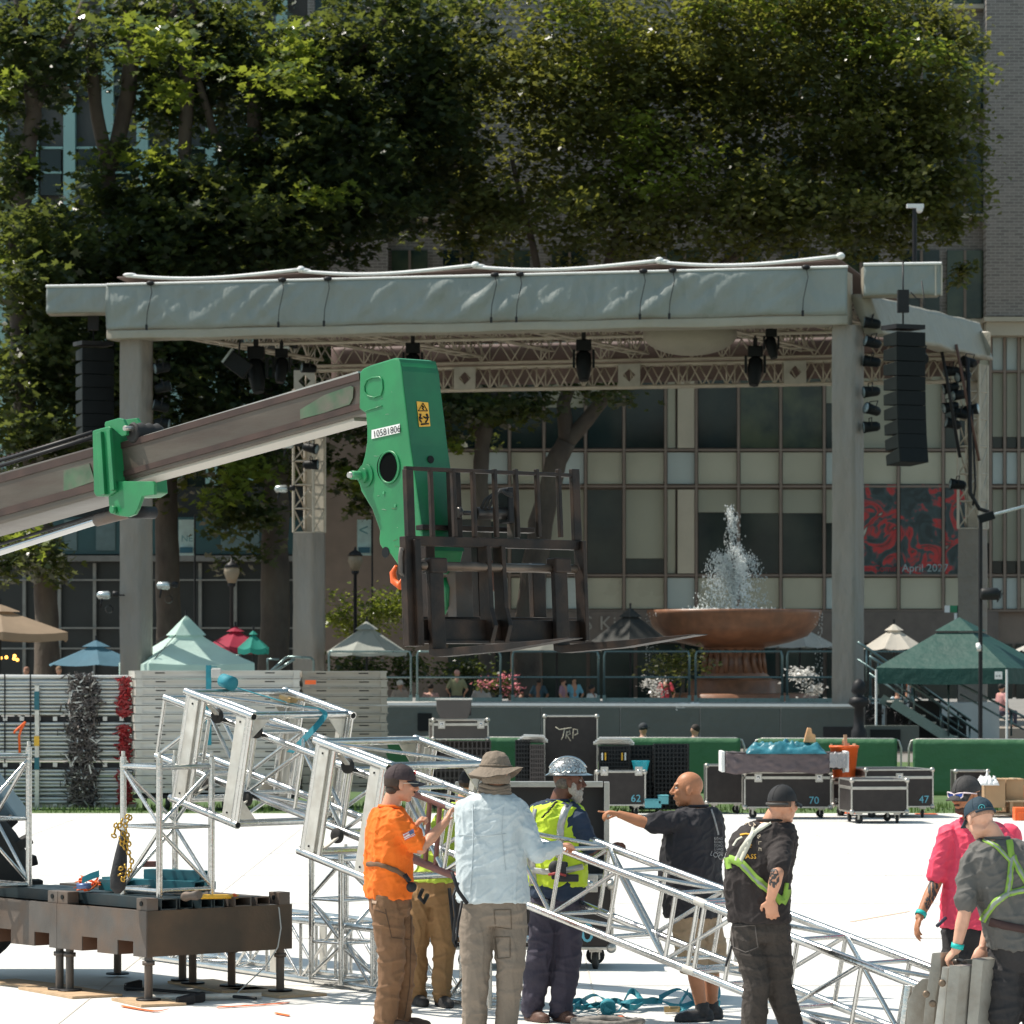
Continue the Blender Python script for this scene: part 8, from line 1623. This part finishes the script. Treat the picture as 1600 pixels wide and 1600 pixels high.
sg.tube(hc+u*.016+f*.106-r*.006, hc+u*.016+f*.106+r*.006, .005); so_ = sg.build('sunglasses_frame', mat('white_pink_plastic', (.85, .70, .72), .35), G['t']); le.build('sunglasses_lenses', mat('blue_mirror_lens', (.05, .10, .42), .08, .8, .2, 30), so_, fix=True)
ring_band('wristband', P(1439, 1428, 24.39), P(1437, 1432, 24.38)-P(1462, 1380, 24.48), .034, .028, mat('turquoise_band', (.01, .50, .45), .5), G['t']); tat(G, 1458, 1392, 16, 46, 5); tat(G, 1449, 1412, 9, 20, 8)
b = MB(); b.tube(P(1478, 1434, 24.3), P(1464, 1447, 24.25), .012); b.build('pocket_tool', mat('dark_violet_tool', (.04, .035, .06), .5), G['t'])
# --- H: man in grey leaning on the end block
Hm = person('man in a grey t shirt and navy cap leaning over the end block, lime harness', 23.0, (1530, 1279), (-.45, .85, -.45),
  [(1558, 1312, 0, .095, .085), (1562, 1320, 0, .165, .11), (1566, 1340, 0, .215, .135), (1572, 1380, 0, .205, .145), (1580, 1420, 0, .185, .145), (1588, 1460, 0, .178, .14), (1592, 1482, 0, .178, .14)], (-.45, .9),
  [dict(s=(1518, 1345, -.05), e=(1508, 1422, -.12), w=(1494, 1484, -.10), h=(1478, 1500, -.06), pn=(-.3, .5, -.9), curl=.9, thumb=-1), dict(s=(1600, 1345, .15), e=(1552, 1425, .30), w=(1536, 1480, .22), h=(1528, 1496, .18), pn=(-.3, .3, -.9), curl=.9)],
  [((1572, 1500, 0), (1568, 1600, -.04), (1566, 1690, .02)), ((1618, 1500, .02), (1622, 1600, .0), (1628, 1690, .03))],
  cloth_mat('heather_grey_jersey', (.115, .110, .102), .8, .15), cloth_mat('black_twill', (.028, .025, .026), .8), SKP, mat('black_boot', (.02, .018, .018), .6), (-.4, .9), shorts=.86, amp=.011, leg_r=(.112, .1, .1))
cap(Hm, cloth_mat('navy_cap', (.012, .035, .055), .8), tilt=0); hairback(Hm, mat('cropped_hair', (.35, .20, .14), .8, 0, .2, 60)); hc, f, r, u = Hm['hc'], Hm['f'], Hm['r'], Hm['u']
cb_ = bvh_of(Hm['cap'])
b = MB(); q = proj(cb_, 1534, 1262); 
if q: n_ = q[1]; x_ = n_.cross(Z).normalized(); b.path([q[0]+n_*.002+(x_*math.cos(a)+n_.cross(x_)*math.sin(a))*.018 for a in [k*.393 for k in range(16)]], .0025, 5, closed=True); b.ell(q[0]+n_*.002, (.006, .006, .006)); b.build('round_emblem', mat('teal_thread', (.05, .32, .35), .6), Hm['cap'])
op = [(1530+13*math.cos(math.pi+math.pi*k/10), 1281+11*math.sin(math.pi+math.pi*k/10)) for k in range(11)]; patch('cap_opening', op+[(1530, 1281)], [tuple([11]+[k, k+1]) for k in range(10)], cb_, SKP, Hm['cap'], .0022)
b = MB(); b.path([hc+u*.012+(r*.0865*math.cos(a)+f*.109*math.sin(a))-f*.012 for a in [math.pi*(1.2+.06*k) for k in range(11)]], .008, 8); b.build('cap_strap', MATS['navy_cap'], Hm['cap'])
for pts, w_ in (([(1536, 1312), (1556, 1322), (1578, 1345)], 6), ([(1575, 1305), (1580, 1340), (1578, 1370), (1573, 1400)], 9), ([(1582, 1338), (1592, 1360), (1612, 1392)], 9), ([(1626, 1384), (1600, 1390), (1575, 1396), (1555, 1410), (1542, 1428), (1534, 1442)], 10)):
    strip('harness_strap', pts, w_, Hm['bvh'], HG, Hm['t'], .010); strip('harness_stripe', pts[1:] if len(pts) > 3 else pts, w_*.4, Hm['bvh'], HS, Hm['t'], .013)
strip('waist_belt', [(1548, 1440), (1570, 1446), (1600, 1452), (1630, 1455)], 12, Hm['bvh'], mat('belt_maroon', (.045, .02, .018), .7), Hm['t'], .013)
ring_band('wristband', P(1496, 1478, 22.9), P(1494, 1484, 22.9)-P(1508, 1422, 22.88), .036, .03, mat('turquoise_band', (.01, .50, .45), .5), Hm['t'])
try: bpy.data.scenes.remove(_TS)
except Exception: pass
